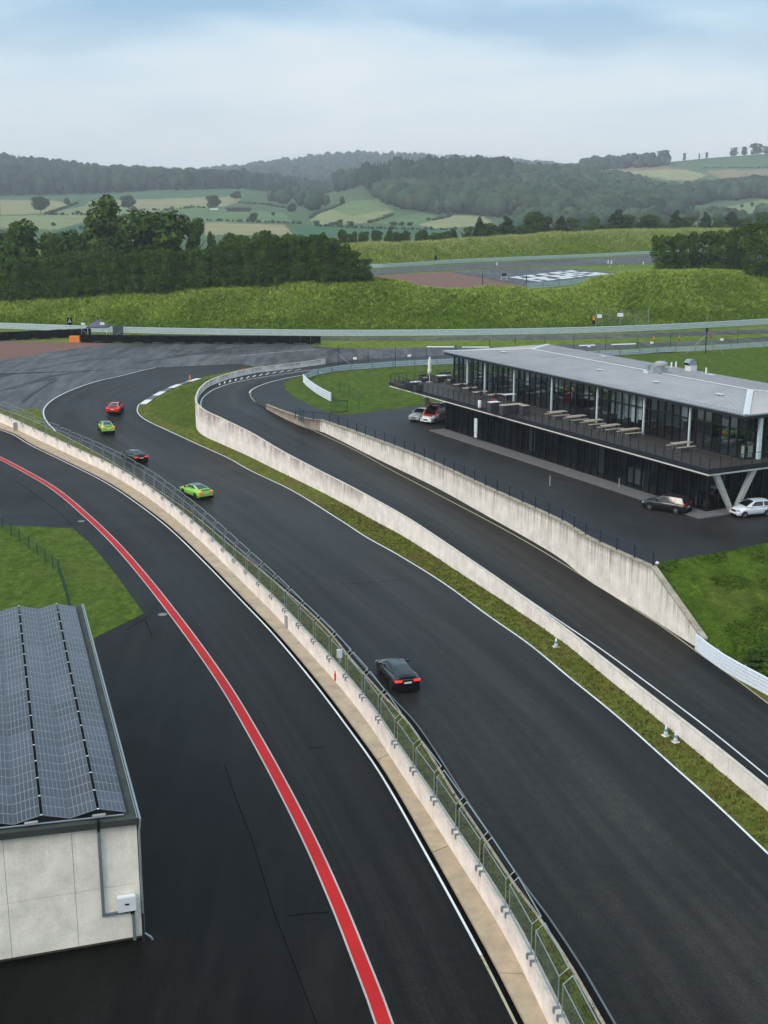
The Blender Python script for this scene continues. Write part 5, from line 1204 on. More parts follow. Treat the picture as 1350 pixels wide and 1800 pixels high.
# ============================================================ SMALL THINGS BY THE TRACK
def cone(px, py, label, surf=G, h=.72, band='blue', body='white', group=None, name='traffic_cone', s=1.):
    p = P(px, py, surf); zz = float(surf(p[1])) if callable(surf) else surf
    r = thing(name, label, 'cone', (*p, zz + .03), group=group); k = h / .72
    MB().box((0, 0, .02), (.42 * k, .42 * k, .04)).build('base', M[body], r, rz=.4); MB().lathe([(.155 * k, .04), (.10 * k, .30 * k), (.074 * k, .46 * k), (.03 * k, h)], n=12).build('cone_body', M[body], r, sm=True); MB().lathe([(.104 * k, .30 * k), (.08 * k, .46 * k)], n=12).build('band', M[band], r, sm=True)
cone(977, 1138, 'white cone with a blue band standing alone on the grass strip'); cone(1170, 1294, 'white cone with a blue band, left one of the near pair'); cone(1187, 1305, 'white cone with a blue band, right one of the near pair')
f8_ = flat(8.05)
cone(873.5, 466, 'tiny white cone on the distant track straight behind the painted blocks', f8_, 1.1, 'white'); cone(1069, 463, 'distant white cone, left one of the back pair left of the right hand bushes', f8_, 1.3, 'white'); cone(1075, 463.5, 'distant white cone, right one of the back pair left of the right hand bushes', f8_, 1.3, 'white')
M['lime'] = simple('lime_plastic', (.45, .6, .1), .6)
for x, y, l in ((1072, 470, 'distant small yellow green cone nearest to the pair of white cones'), (1089, 469.5, 'distant small yellow green cone, left of the close green pair'), (1095, 468.5, 'distant small yellow green cone, right of the close green pair')): cone(x, y, l, f8_, .8, 'lime', 'lime')
cone(1131, 465, 'distant white cone right at the edge of the right hand bushes', f8_, 1.1, 'white')
f4_ = flat(4.03)
def marker(px, py, lab, m, h=.9, surf=f4_): 
    p = P(px, py, surf); r = thing('track_marker', lab, 'marker', (*p, float(surf(p[1])) )); MB().box((0, 0, .04), (.4, .4, .08)).build('foot', M['black'], r); MB().lathe([(.12, .08), (.14, .3), (.09, h * .8), (.05, h)], n=8).build('marker_post', M[m], r, sm=True)
marker(334, 669, 'small orange marker post at the end of the white kerb blocks', 'orange', surf=G, h=.9); marker(426, 655, 'small dark red marker post between track and curved lane wall', 'red', .9, surf=G)
marker(1149, 599, 'orange marker post on the thin grass strip, left of the two behind the roof', 'orange'); marker(1194, 597, 'orange marker post on the thin grass strip, right of the two behind the roof', 'orange'); marker(1249, 594, 'red marker post just right of the mast', 'red')
def rail_lamp(px, py, lab):
    p = P(px, py + 8, 4.); r = thing('marker_board', lab, 'sign', (*p, 4.)); MB().tube([(0, 0, 0), (0, 0, 1.35)], .03).build('post', M['galv'], r); MB().box((0, 0, 1.55), (.62, .10, .40)).build('board', M['white'], r)
for x, y, l in ((624, 646, 'small white board on the curving barrier nearest the end of the lane wall'), (719.5, 641, 'small white board on the barrier left of the closed parasol'), (1034.7, 623, 'small white board peeping over the clubhouse roof edge'), (1145, 617, 'small white board left of the mast above the barrier'), (1268, 611, 'small white board right of the mast above the barrier')): rail_lamp(x, y - 8, l)
# things at the pit wall
def on_base(px, py, o=0.): p = P(px, py, lambda Y: G(Y) + .15); return (p[0], p[1], float(G(p[1])) + .15)
q = on_base(505, 1104); r = thing('cabinet', 'narrow grey cabinet standing against the pit wall on the walkway', 'cabinet', q, .6); MB().box((0, 0, .48), (.34, .26, .92)).build('casing', M['grey_box'], r); MB().box((0, 0, .96), (.38, .30, .05)).build('lid', M['galv'], r); MB().box((0, 0, .01), (.5, .4, .04)).build('foot_plate', M['slab2'], r)
q = on_base(27.5, 756); r = thing('cabinet', 'small grey brown cabinet against the pit wall near the left edge of the picture', 'cabinet', q, .6); MB().box((0, 0, .5), (.55, .3, 1.)).build('casing', M['grey_box'], r); MB().box((0, 0, 1.02), (.6, .35, .05)).build('lid', M['galv'], r)
q = on_base(590, 1199); r = thing('fire_extinguisher', 'red fire extinguisher on the front of the pit wall', 'fire extinguisher', (q[0], q[1], q[2] + .12)); MB().lathe([(.09, 0), (.10, .05), (.10, .48), (.05, .56), (.03, .62)], n=12).build('cylinder_body', M['red'], r, sm=True); MB().box((0, 0, .64), (.12, .05, .05)).build('handle', M['black'], r); MB().box((.0, .12, .35), (.34, .05, .85)).build('backboard', M['white'], r, rz=-.7)
qz = P(597, 1163, lambda Y: G(Y) + .9); r = thing('control_box', 'pale grey control box mounted behind the catch fence above the extinguisher', 'electrical box', (qz[0], qz[1], .06)); MB().tube([(0, 0, 0), (0, 0, 1.6)], .035).build('post', M['galv'], r); MB().box((0, -.03, 1.45), (.38, .28, .55)).build('casing', M['white'], r); MB().box((.02, -.18, 1.0), (.2, .1, .3)).build('lower_box', M['grey_box'], r)
# camera lamps on the end of the retaining wall
q = P(1139, 988.5, 4.4); r = thing('floodlight', 'pair of white floodlights fixed to the corner of the stained retaining wall', 'light', (q[0] - .1, q[1] - .15, 3.4)); MB().tube([(0, 0, 0), (0, 0, 1.05)], .035).build('bracket', M['galv'], r); MB().box((-.12, -.1, .80), (.26, .2, .34)).build('lamp_head', M['white'], r); MB().box((.12, -.12, .32), (.26, .2, .24)).lathe([(.10, 0), (.12, .1), (.05, .16)], (.0, -.1, .02), 10).build('lamp_head', M['white'], r)
q = P(1155, 996, 4.); r = thing('lamp', 'small white globe lamp on the grass behind the corner of the retaining wall', 'light', (*q, 3.95)); MB().tube([(0, 0, 0), (0, 0, .25)], .04).build('stem', M['galv'], r); MB().lathe([(.05, .2), (.15, .28), (.16, .36), (.08, .46), (.01, .48)], n=10).build('globe', M['white'], r, sm=True)
q = P(966.5, 854, 4.); r = thing('bollard', 'single pale bollard with a chain in the middle of the yard', 'bollard', (*q, 4.)); MB().tube([(0, 0, 0), (0, 0, 1.)], .055, 8).build('post', M['grey_box'], r); MB().box((0, 0, 1.), (.12, .12, .05)).build('cap', M['galv'], r); 
a2 = P(929, 848, 4.); b2 = P(1000, 848, 4.); MB().tube([(a2[0] - q[0], a2[1] - q[1], .05), (0, 0, .8), (b2[0] - q[0], b2[1] - q[1], .05)], .008, 4).build('chain', M['dark_metal'], r)
for x, y, l in ((1088, 858, 'second pale bollard by the pavement in front of the white appliances'),): q = P(x, y, 4.12); r = thing('bollard', l, 'bollard', (*q, 4.12)); MB().tube([(0, 0, 0), (0, 0, .95)], .05, 8).build('post', M['grey_box'], r); MB().box((0, 0, .97), (.12, .12, .04)).build('cap', M['galv'], r)
# A-frame board, white appliances and a board at the glass
def at_b(px, py, z): p = P(px, py, z); return (*p, z)
q = at_b(1226, 890, 4.13); r = thing('poster_board', 'pale poster board leaning behind the dark glass near the V support', 'sign', q, BA); MB().box((0, 0, .6), (.6, .08, 1.0)).build('panel', M['inner_light'], r); MB().box((.45, -.5, .3), (.08, .5, .6)).build('stand', M['white'], r)
for a_, nm in ((1101, 'left'), (1117, 'right')): pass
q = Bq(1.9, 11.9, 4.15); r = thing('appliance', 'white double fronted appliance standing inside the ground floor glass', 'appliance', q, BA)
MB().box((0, .62, .78), (.9, 1.15, 1.5)).build('door_panel', M['white'], r); MB().box((0, -.62, .78), (.9, 1.15, 1.5)).build('door_panel', M['white'], r); MB().box((0, 0, .02), (1., 2.5, .05)).build('base', M['dark_metal'], r)
q = at_b(836, 775, 4.13); r = thing('info_board', 'narrow pale green board on the left part of the ground floor glass', 'sign', (q[0], q[1], 4.8), BA); MB().box((0, 0, 1.15), (.1, .62, 1.7)).build('panel', M['col_white'], r); MB().box((0, 0, .0), (.1, .5, .5)).build('panel', M['white'], r)
# ============================================================ TYRE BARRIERS, TENT, SIGNS ON THE FAR SIDE
def tyre_barrier(px, z, h, lab, w_=1.1, orange=False):
    L2 = pl(px, z, 1.); org = tuple(L2[0]); r = thing('tyre_barrier', lab, 'barrier', org); s = resample(L2, 2.0)
    for a, b in zip(s[:-1], s[1:]):
        c = (a + b) / 2; an = math.atan2(b[1] - a[1], b[0] - a[0]); d = np.linalg.norm(b - a)
        mb = MB().box((0, 0, h / 2), (d - .06, w_, h - random.uniform(0, .12)), taper=.97)
        for k in range(4): mb.box((-d / 2 + d * (k + .5) / 4, -w_ / 2 - .03, h * .42), (.06, .07, h * .8))
        o = mb.build('barrier_section', M['black'], r, loc=(c[0] - org[0], c[1] - org[1], 0), rz=an)
    mb = MB()
    mb2 = MB()
    for q in s[::2]: mb2.box((q[0], q[1] - w_ / 2 - .05, z + h * .12), (2.4, .03, .05))
    o = mb2.build('strap', M['galv'], r, org); o['kind'] = 'stuff'; return r
tyre_barrier([(143,601.5),(200,602.5),(300,603.5),(400,604),(500,604.5),(564,604.5)], 4.03, 1.55, 'long straight black tyre barrier between the bend and the bank')
tyre_barrier([(-90,603),(0,598.5),(60,596),(120,593),(160,591)], 4.03, 1.65, 'black tyre barrier above the red gravel trap at the left edge')
q = P(132, 601.5, 4.03); r = thing('barrier_block', 'bright orange end block in front of the long tyre barrier', 'barrier', (*q, 4.03)); MB().box((0, 0, .62), (2.1, 1.2, 1.22), taper=.93).build('block', M['orange'], r); MB().box((0, -.62, .6), (.05, .05, 1.1)).box((-.6, -.62, .6), (.04, .05, 1.1)).build('strap', M['orange'], r)
q = P(174, 590.5, 4.03); r = thing('tent', 'dark grey pavilion tent with thin legs behind the tyre barrier', 'tent', (*q, 4.))
mb = MB(); zc = 2.1
for x in (-1.9, 1.9):
    for y in (-1.5, 1.5): mb.tube([(x, y, 0), (x, y, zc)], .05)
mb.build('leg', M['galv'], r) if False else None
for x in (-1.9, 1.9):
    for y in (-1.5, 1.5): MB().tube([(x, y, 0), (x, y, zc)], .05).build('leg', M['white'], r)
mb = MB(); c4 = [(-2.1, -1.7, zc - .3), (2.1, -1.7, zc - .3), (2.1, 1.7, zc - .3), (-2.1, 1.7, zc - .3)]; c5 = [(x, y, zc) for x, y, _ in c4]; ap = [(-.3, 0, zc + 1.15), (.3, 0, zc + 1.15)]
for i in range(4): mb.poly([c4[i], c4[(i + 1) % 4], c5[(i + 1) % 4], c5[i]])
mb.poly([c5[0], c5[1], ap[1], ap[0]]); mb.poly([c5[1], c5[2], ap[1]]); mb.poly([c5[2], c5[3], ap[0], ap[1]]); mb.poly([c5[3], c5[0], ap[0]]); mb.build('canopy', M['tent'], r)
def sign(px, py, z, wd, ht, hz_, lab, m='white', name='sign', post='galv', posts=1):
    q = P(px, py, z); r = thing(name, lab, 'sign', (*q, z)); 
    for k in range(posts): MB().tube([((k - (posts - 1) / 2) * wd * .8, 0, 0), ((k - (posts - 1) / 2) * wd * .8, 0, hz_ + ht / 2)], .045).build('post', M[post], r)
    MB().box((0, -.07, hz_), (wd, .06, ht)).build('panel', M[m], r); return r
s_ = sign(124, 588, 4., 1.0, 1.5, 2.75, 'black board with a white letter A on a post in front of the bank', 'black', 'lettered_sign')
mb = MB(); mb.tube([(-.28, -.12, 2.45), (0, -.12, 3.3), (.28, -.12, 2.45)], .07, 4); mb.box((0, -.12, 2.72), (.34, .04, .1)); mb.build('letter', M['white'], s_)
s_ = sign(144, 593, 4., .1, .1, 2.8, 'thin gate post with a small white panel left of the tent', 'white', 'gate_post'); MB().box((.42, -.08, 2.75), (.75, .05, .45)).build('panel', M['white'], s_); MB().tube([(0, 0, 1.8), (1.7, 0, 0)], .04).build('brace', M['galv'], s_)
s_ = sign(181, 592, 4., .9, .5, 2.7, 'small white panel on a pole right of the tent roof', 'white', 'sign')
q = P(208, 593, 4.); s_ = thing('screen', 'dark blue grey mesh screen box right of the tent', 'screen', (*q, 4.)); MB().box((0, 0, 1.35), (2.1, .25, 2.1)).build('panel', simple('blue_grey_mesh', (.05, .065, .075), .8), s_)
for x in (-1.05, 1.05): MB().tube([(x, 0, 0), (x, 0, 2.5)], .05).build('post', M['galv'], s_)
MB().tube([(-1, -.3, 0), (.9, -.3, 1.5)], .05).build('brace', M['galv'], s_)
s_ = sign(221, 592, 4., .12, .3, 3.2, 'grey steel gate post with a dark top right of the dark screen', 'dark_metal', 'gate_post')
# signs and little mesh fence on the bank (right)
zb_ = lambda px, Y: (x_at(px, Y, 5.), Y)
fx = []
for px in (1047, 1090, 1139):
    Y = float(Yrail3(px)) + 3.2; X = x_at(px, Y, 4.6); fx.append((X, Y, float(tz(X, Y)[0])))
r = thing('mesh_fence', 'short fence with three posts at the foot of the grassy bank on the right', 'fence', fx[0])
for q in fx: MB().tube([(0, 0, 0), (0, 0, 3.9)], .08, 6).build('post', M['galv'], r, loc=tuple(np.array(q) - fx[0]))
mb = MB()
for a, b in zip(fx[:-1], fx[1:]):
    a, b = np.array(a), np.array(b)
    for k in range(12): mb.tube([(a[0], a[1], a[2] + .1 + k * .3), (b[0], b[1], b[2] + .1 + k * .3)], .01, 3)
    for k in range(1, 20): q = a + (b - a) * k / 20; mb.tube([(q[0], q[1], q[2]), (q[0], q[1], q[2] + 3.4)], .01, 3)
mb.build('mesh_infill', M['galv'], r, fx[0])
MB().box((0, 0, 0), (1.0, .06, .75)).build('sign_panel', M['white'], r, loc=(.7, -.15, 2.6)); MB().box((0, 0, 0), (1.25, .06, .75)).build('sign_panel', M['white'], r, loc=(fx[1][0] - fx[0][0] - .1, fx[1][1] - fx[0][1] - .15, 2.7))
Y = float(Yrail3(1043)) + 2.4; X = x_at(1043, Y, 4.6); r = thing('signal_light', 'track signal post with an orange lamp over a black box left of the bank fence', 'signal', (X, Y, float(tz(X, Y)[0]) - .1)); MB().tube([(0, 0, 0), (0, 0, 1.8)], .05).build('post', M['galv'], r); MB().box((0, 0, 1.75), (.5, .3, .8)).build('lower_box', M['black'], r); MB().box((0, 0, 2.55), (.42, .3, .75)).build('lamp_box', M['orange'], r)
for px, y, lab in ((766, 453, 'dark signal post at the foot of the far berm'), (638, 470, 'small dark marker post at the end of the hedge by the upper track')):
    Y = float(Yrail2(px)) + 3; X = x_at(px, Y, 8.5); r = thing('signal_post', lab, 'signal', (X, Y, float(tz(X, Y)[0]) - .1)); MB().tube([(0, 0, 0), (0, 0, 5.5 if px == 766 else 2)], .10).build('post', M['dark_metal'], r); MB().box((0, 0, 1.9), (.9, .5, 1.6)).build('signal_box', M['black'], r)
Y0 = P(848, 503, 8.); r = thing('mesh_fence', 'thin dark mesh fence with slanting braces beside the upper gravel', 'fence', (*Y0, 8.))
e_ = np.array(P(925, 508, 8.)) - np.array(Y0)
for t in (0, 1.): 
    MB().tube([(e_[0] * t, e_[1] * t, 0), (e_[0] * t, e_[1] * t, 3.6)], .11).build('post', M['dark_metal'], r); MB().tube([(e_[0] * t + (2.2 if t == 0 else -2.6), e_[1] * t, 0), (e_[0] * t, e_[1] * t, 2.6)], .07).build('brace', M['galv'], r)
mb = MB()
for k in range(6): mb.tube([(0, 0, .2 + .55 * k), (e_[0], e_[1], .2 + .55 * k)], .012, 3)
mb.build('wire', M['dark_metal'], r)
q = P(886, 493, 8.); r = thing('marshal_post', 'small pale frame stand between gravel and painted blocks', 'stand', (*q, 8.)); MB().box((0, 0, 1.), (1.9, .6, .1)).build('shelf', M['white'], r)
for x in (-.85, .85): MB().box((x, 0, .5), (.12, .3, 1.)).build('leg', M['white'], r)
MB().box((0, 0, 1.7), (1.3, .5, .9)).build('top_box', M['dark_metal'], r)

# ============================================================ TERRACE FURNITURE
ZD = 8.455
def table_mb(l, wd, h, tt=.05, m=0):
    return MB().box((0, 0, h), (l, wd, tt))
tt_me = MB(); 
for k in range(5): tt_me.box((0, -.32 + .16 * k, .74), (2.2, .15, .045))
tt_me = tt_me.me('table_top', M['wood']); tl_me = MB().tube([(0, -.3, 0), (0, -.3, .70), (0, .3, .70), (0, .3, 0)], .028, 6).me('leg_frame', M['galv'])
bt_me = MB(); 
for k in range(2): bt_me.box((0, -.08 + .16 * k, .45), (2.2, .15, .04))
bt_me = bt_me.me('seat', M['wood']); bl_me = MB().tube([(0, -.13, 0), (0, -.13, .42), (0, .13, .42), (0, .13, 0)], .025, 6).me('leg_frame', M['galv'])
def beer_set(a, b, lab, chair=False):
    q = Bq(a, b, ZD); r = thing('table', lab, 'table', q, BA, group='wooden tables on the terrace'); link('table_top', tt_me, r)
    for x in (-.85, .85): link('leg_frame', tl_me, r, (x, 0, 0))
    if not chair:
        for sgn, w_ in ((1, 'far'), (-1, 'near')):
            q = Bq(a, b + sgn * .75, ZD); rb = thing('bench', '%s bench at the %s' % (w_, lab.replace('wooden ', '').replace(' in the row of five terrace tables', ' in the row of five')), 'bench', q, BA, group='benches at the terrace tables'); link('seat', bt_me, rb)
            for x in (-.9, .9): link('leg_frame', bl_me, rb, (x, 0, 0))
ctr = []
for px, py, lab in ((1198, 778, 'wooden table standing alone near the right end of the terrace'), (1108, 754, 'table at the right end of the row of five terrace tables'), (1073, 747, 'second table from the right in the row of five terrace tables'), (1043, 738.5, 'middle table in the row of five terrace tables'), (1013, 731, 'second table from the left in the row of five terrace tables'), (980, 723.5, 'table at the left end of the row of five terrace tables')):
    a, b = onb(px, py, ZD + .74); beer_set(a, b, lab)
# dining sets on the left part of the terrace
ch = MB().box((0, 0, .45), (.46, .46, .05)).me('seat', M['wicker']); chb = MB().box((0, 0, .70), (.46, .05, .46)).me('backrest', M['wicker']); chl = MB().tube([(0, 0, 0), (0, 0, .44)], .02, 4).me('leg', M['galv'])
def chair(a, b, rz, lab):
    r = thing('chair', lab, 'chair', Bq(a, b, ZD), BA + rz, group='dark chairs at the terrace tables'); link('seat', ch, r); link('backrest', chb, r, (0, .22, 0))
    for x in (-.2, .2):
        for y in (-.2, .2): link('leg', chl, r, (x, y, 0))
for px, py, lab in ((812, 675, 'wooden table furthest left of the dining tables on the terrace'), (828, 681.5, 'second wooden dining table from the left on the terrace'), (846, 688.5, 'third dining table from the left, left of the tall white bar table'), (872, 693, 'dining table just behind the tall white bar table')):
    a, b = onb(px, py, ZD + .74); beer_set(a, b, lab, True)
    sl = lab.split(',')[0].replace(' on the terrace', '').replace(' just behind the tall white bar table', ' behind the bar table').replace('furthest left of the dining tables', 'furthest left')
    for i, (da, db, nm_) in enumerate(((-.55, .62, 'rear left'), (.55, .62, 'rear right'), (-.55, -.62, 'front left'), (.55, -.62, 'front right'))): chair(a + da, b + db, 0 if db > 0 else math.pi, nm_ + ' dark chair at the ' + sl)
def bar_table(px, py, l, wd, h, lab, m='white', name='bar_table', solid=False):
    a, b = onb(px, py, ZD + h); r = thing(name, lab, 'table', Bq(a, b, ZD), BA); MB().box((0, 0, h), (l, wd, .05)).build('table_top', M[m], r)
    if solid:
        for k in range(4): MB().box((-l / 2 + l * (k + .5) / 4, 0, h * .48), (l / 4 - .03, wd * .85, h * .92)).build('front_panel', M['wicker'], r)
    else:
        for x in (-l / 2 + .05, l / 2 - .05):
            for y in (-wd / 2 + .05, wd / 2 - .05): MB().tube([(x, y, 0), (x, y, h)], .025, 4).build('leg', M['galv'], r)
bar_table(895, 693, 1.5, .8, 1.25, 'tall white topped bar table among the dining tables'); bar_table(868, 706.5, 1.3, .8, 1.1, 'short bar counter with a white top beside the red crate', solid=True)
bar_table(899, 711, 2.8, .85, 1.05, 'long wooden topped bar counter beside the railing', 'wood', 'bar_counter', True); bar_table(922, 712.5, .9, .9, 1.1, 'square bar counter at the right end of the long counter', 'wood', 'bar_counter', True)
a, b = onb(868, 718, ZD); r = thing('crate', 'bright red crate standing below the white topped bar counter', 'crate', Bq(a, b, ZD), BA); MB().box((0, 0, .5), (.6, .5, 1.)).build('box_body', M['red'], r); MB().box((0, -.26, .75), (.4, .02, .06)).box((0, -.26, .3), (.4, .02, .06)).build('handle', M['black'], r)
a, b = onb(843, 717, ZD); r = thing('bin', 'small white bin by the terrace railing left of the red crate', 'bin', Bq(a, b, ZD), BA); MB().lathe([(.16, 0), (.2, .1), (.2, .8), (.14, .88)], n=12).build('bin_body', M['cloth'], r, sm=True); MB().lathe([(.205, .8), (.18, .86)], n=12).build('lid', M['white'], r)
for px, py, lab in ((893, 722, 'low green planter in front of the long bar counter'), (903, 724, 'second green planter at the right of the planter by the long counter')):
    a, b = onb(px, py, ZD); r = thing('planter', lab, 'plant', Bq(a, b, ZD), BA); MB().box((0, 0, .18), (.7, .3, .36)).build('pot', M['wicker'], r); lv = MB()
    for k in range(60): x, y, z = random.uniform(-.35, .35), random.uniform(-.15, .15), random.uniform(.3, .7); lv.poly([(x, y, z), (x + random.uniform(-.15, .15), y + .06, z + .1), (x + random.uniform(-.1, .1), y - .06, z + .15)])
    lv.build('leaves', M['foliage_green'], r)['kind'] = 'stuff'
# lounge furniture at the far end
def sofa(a, b, rz, l, lab):
    r = thing('sofa', lab, 'sofa', Bq(a, b, ZD), BA + rz); MB().box((0, 0, .2), (l, .85, .34)).build('base', M['wicker'], r); MB().box((0, .38, .52), (l, .14, .62)).build('backrest', M['wicker'], r)
    for s_ in (-1, 1): MB().box((s_ * (l / 2 - .07), 0, .42), (.14, .85, .5)).build('armrest', M['wicker'], r)
    for k in range(2): MB().box(((k - .5) * (l - .3) / 2, -.04, .43), ((l - .34) / 2, .7, .13)).build('cushion', M['cushion'], r)
for px, py, rz, l, lab in ((705, 676, 1.57, 2.0, 'dark wicker sofa at the leftmost corner of the terrace'), (720, 681, 3.14, 1.9, 'dark wicker sofa along the railing next to the leftmost corner'), (735, 684, 3.14, 1.0, 'low wicker armchair between the corner sofas and the parasol'), (745, 667, 0, 1.1, 'wicker armchair left behind the closed parasol'), (768, 668, 1.57, 2.0, 'large dark wicker sofa just right of the closed parasol'), (785, 663, 0, 1.7, 'dark wicker sofa furthest from the camera on the terrace'), (793, 671, -1.57, 1.2, 'wicker armchair at the right end of the lounge group')):
    a, b = onb(px, py, ZD + .2); sofa(a, b, rz, l, lab)
for px, py, lab in ((777, 660, 'white topped lounge table between the dark sofas right of the parasol'), (731, 671, 'pale low lounge table between the corner sofas')): bar_table(px, py, 1.3, .8, .62, lab, 'white', 'lounge_table')
def parasol(px, pyb, pyt, lab):
    a, b = onb(px, pyb, ZD); q = Bq(a, b, ZD); h = z_at(q[1], pyt) - ZD; r = thing('parasol', lab, 'parasol', q); MB().lathe([(.45, 0), (.45, .08), (.1, .12)], n=12).build('base', M['galv'], r); MB().tube([(0, 0, 0), (0, 0, h)], .04, 8).build('pole', M['cloth'], r)
    MB().lathe([(.10, 1.05), (.26, 1.2), (.28, 1.6), (.20, 1.95), (.25, 2.2), (.22, h * .8), (.12, h * .95), (.03, h)], n=10).build('folded_canopy', M['cloth'], r, sm=True)
parasol(755, 672, 627, 'closed off white parasol standing among the sofas'); parasol(816, 668, 634, 'second closed white parasol beside the upper glass corner')
a, b = onb(1311, 806, ZD); r = thing('poster_stand', 'pair of white panels standing just inside the upper glass corner', 'sign', Bq(5.3, 1.3, ZD), BA); MB().box((0, 0, .55), (.06, .5, 1.0)).build('panel', M['cloth'], r); MB().box((.6, -.3, .55), (.5, .06, 1.0)).build('panel', M['cloth'], r); MB().box((.3, 0, .03), (.9, .5, .04)).build('foot', M['galv'], r)
# indoor furniture, seen through the glass
def indoor(a, b, kind, lab, m='inner_light'):
    if kind == 'plant':
        r = thing('indoor_plant', lab, 'plant', Bq(a, b, ZD + .02), BA); MB().lathe([(.25, 0), (.32, .5)], n=10).build('pot', M['white'], r); lv = MB()
        for k in range(160): 
            d = np.random.default_rng(k).normal(size=3); d /= np.linalg.norm(d); c_ = np.array([0, 0, 1.35]) + d * np.array([.75, .75, .55]) * random.uniform(.6, 1); t_ = np.array([random.uniform(-.2, .2) for _ in range(3)]); u_ = np.array([random.uniform(-.2, .2) for _ in range(3)]); lv.poly([c_, c_ + t_, c_ + t_ + u_, c_ + u_])
        lv.build('leaves', M['foliage_green'], r)['kind'] = 'stuff'
    elif kind == 'table':
        r = thing('dining_table', lab, 'table', Bq(a, b, ZD + .02), BA, group='dining tables inside the clubhouse'); MB().box((0, 0, .74), (1.9, .8, .05)).build('table_top', M[m], r); MB().box((0, 0, .37), (.2, .2, .72)).build('leg', M['dark_metal'], r)
for i, b in enumerate((2.6, 5.2, 17, 20, 22.6, 39, 42, 45, 48, 51)): indoor(7.6, b, 'table', '%s dining table from the right inside the upper floor glass' % ['first','second','third','fourth','fifth','sixth','seventh','eighth','ninth','tenth'][i], 'inner_light' if i % 2 else 'wood')
for b, l in ((4.8, 'green indoor plant behind the upper glass near its right corner'), (21.8, 'green indoor plant behind the middle of the upper glass'), (37.6, 'green indoor plant in the left half of the upper floor'), (40.0, 'wide green indoor plant furthest left behind the upper glass')): indoor(9.2, b, 'plant', l)
# roof machinery
def roofz(a, b): return 12.80 + .65 * min(1, (a - 3.65) / 8.02, (19.7 - a) / 8.02)
def roof_at(px, py):
    z = 13.3
    for _ in range(12): a, b = onb(px, py, z); z = roofz(a, b)
    return a, b, z
a, b, z = roof_at(1161, 656); r = thing('roof_fan', 'round capped ventilation fan on the roof ridge', 'vent', Bq(a, b, z - .02), BA); MB().box((0, 0, .3), (1.1, 1.1, .62)).build('housing', M['galv'], r); MB().lathe([(.42, .6), (.42, .85), (.7, .9), (.72, 1.15), (.45, 1.3), (.1, 1.34)], n=14).build('fan_cap', M['grey_box'], r)
a, b, z = roof_at(1139, 656); r = thing('roof_vent', 'small grey vent left of the round roof fan', 'vent', Bq(a, b, z - .02), BA); MB().box((0, 0, .15), (.7, .7, .3)).build('base', M['zinc_light'], r); MB().lathe([(.2, .3), (.2, .75), (.28, .8), (.28, 1.)], n=10).build('vent_pipe', M['galv'], r)
a, b, z = roof_at(1214, 653); r = thing('roof_duct', 'hooded square air duct turned towards the left on the roof', 'vent', Bq(a, b, z - .02), BA); MB().box((0, 0, .45), (1.15, 1.15, .92)).build('housing', M['zinc_light'], r)
mb = MB(); r.scale = (.8, .8, .8); pr = [(-.75, .95), (-.9, 1.3), (-.45, 1.75), (.1, 1.75), (.5, 1.35), (.5, .92)]
for s_ in (-.5, .5): mb.poly([(x, s_, z_) for x, z_ in (pr if s_ < 0 else pr[::-1])])
for (x0, z0), (x1, z1) in list(zip(pr[1:], pr[2:])): mb.poly([(x0, -.5, z0), (x0, .5, z0), (x1, .5, z1), (x1, -.5, z1)])
mb.build('hood', M['galv'], r); MB().poly([(-.74, -.46, .97), (-.74, .46, .97), (-.88, .46, 1.28), (-.88, -.46, 1.28)]).build('opening', M['black'], r)
for px, py, lab in ((1180, 647, 'thin white roof pipe, left one of the two between fan and duct'), (1188, 646, 'thin white roof pipe, right one of the two between fan and duct'), (1241, 657, 'thin white roof pipe right of the hooded duct')):
    a, b, z = roof_at(px, py); r = thing('roof_pipe', lab, 'pipe', Bq(a, b, z - .02)); MB().tube([(0, 0, 0), (0, 0, .7)], .09, 8).build('pipe', M['white'], r); MB().lathe([(.16, 0), (.12, .08)], n=8).build('collar', M['zinc_light'], r)
for px, py, lab in ((1055, 652, 'flat roof hook left of the middle of the near roof slope'), (1154, 673, 'flat roof hook on the near slope below the round fan'), (1265, 695, 'flat roof hook on the near slope close to the right hip'), (885, 620, 'flat roof hook near the left end of the near slope'), (1060, 628, 'flat roof hook on the rear slope left of the vents'), (1250, 661, 'flat roof hook on the rear slope right of the vents')):
    a, b, z = roof_at(px, py); r = thing('roof_hook', lab, 'roof hook', Bq(a, b, z), BA); MB().box((0, 0, .14), (.5, .9, .03)).build('plate', M['zinc_light'], r); MB().box((0, 0, .07), (.1, .1, .14)).build('foot', M['galv'], r)
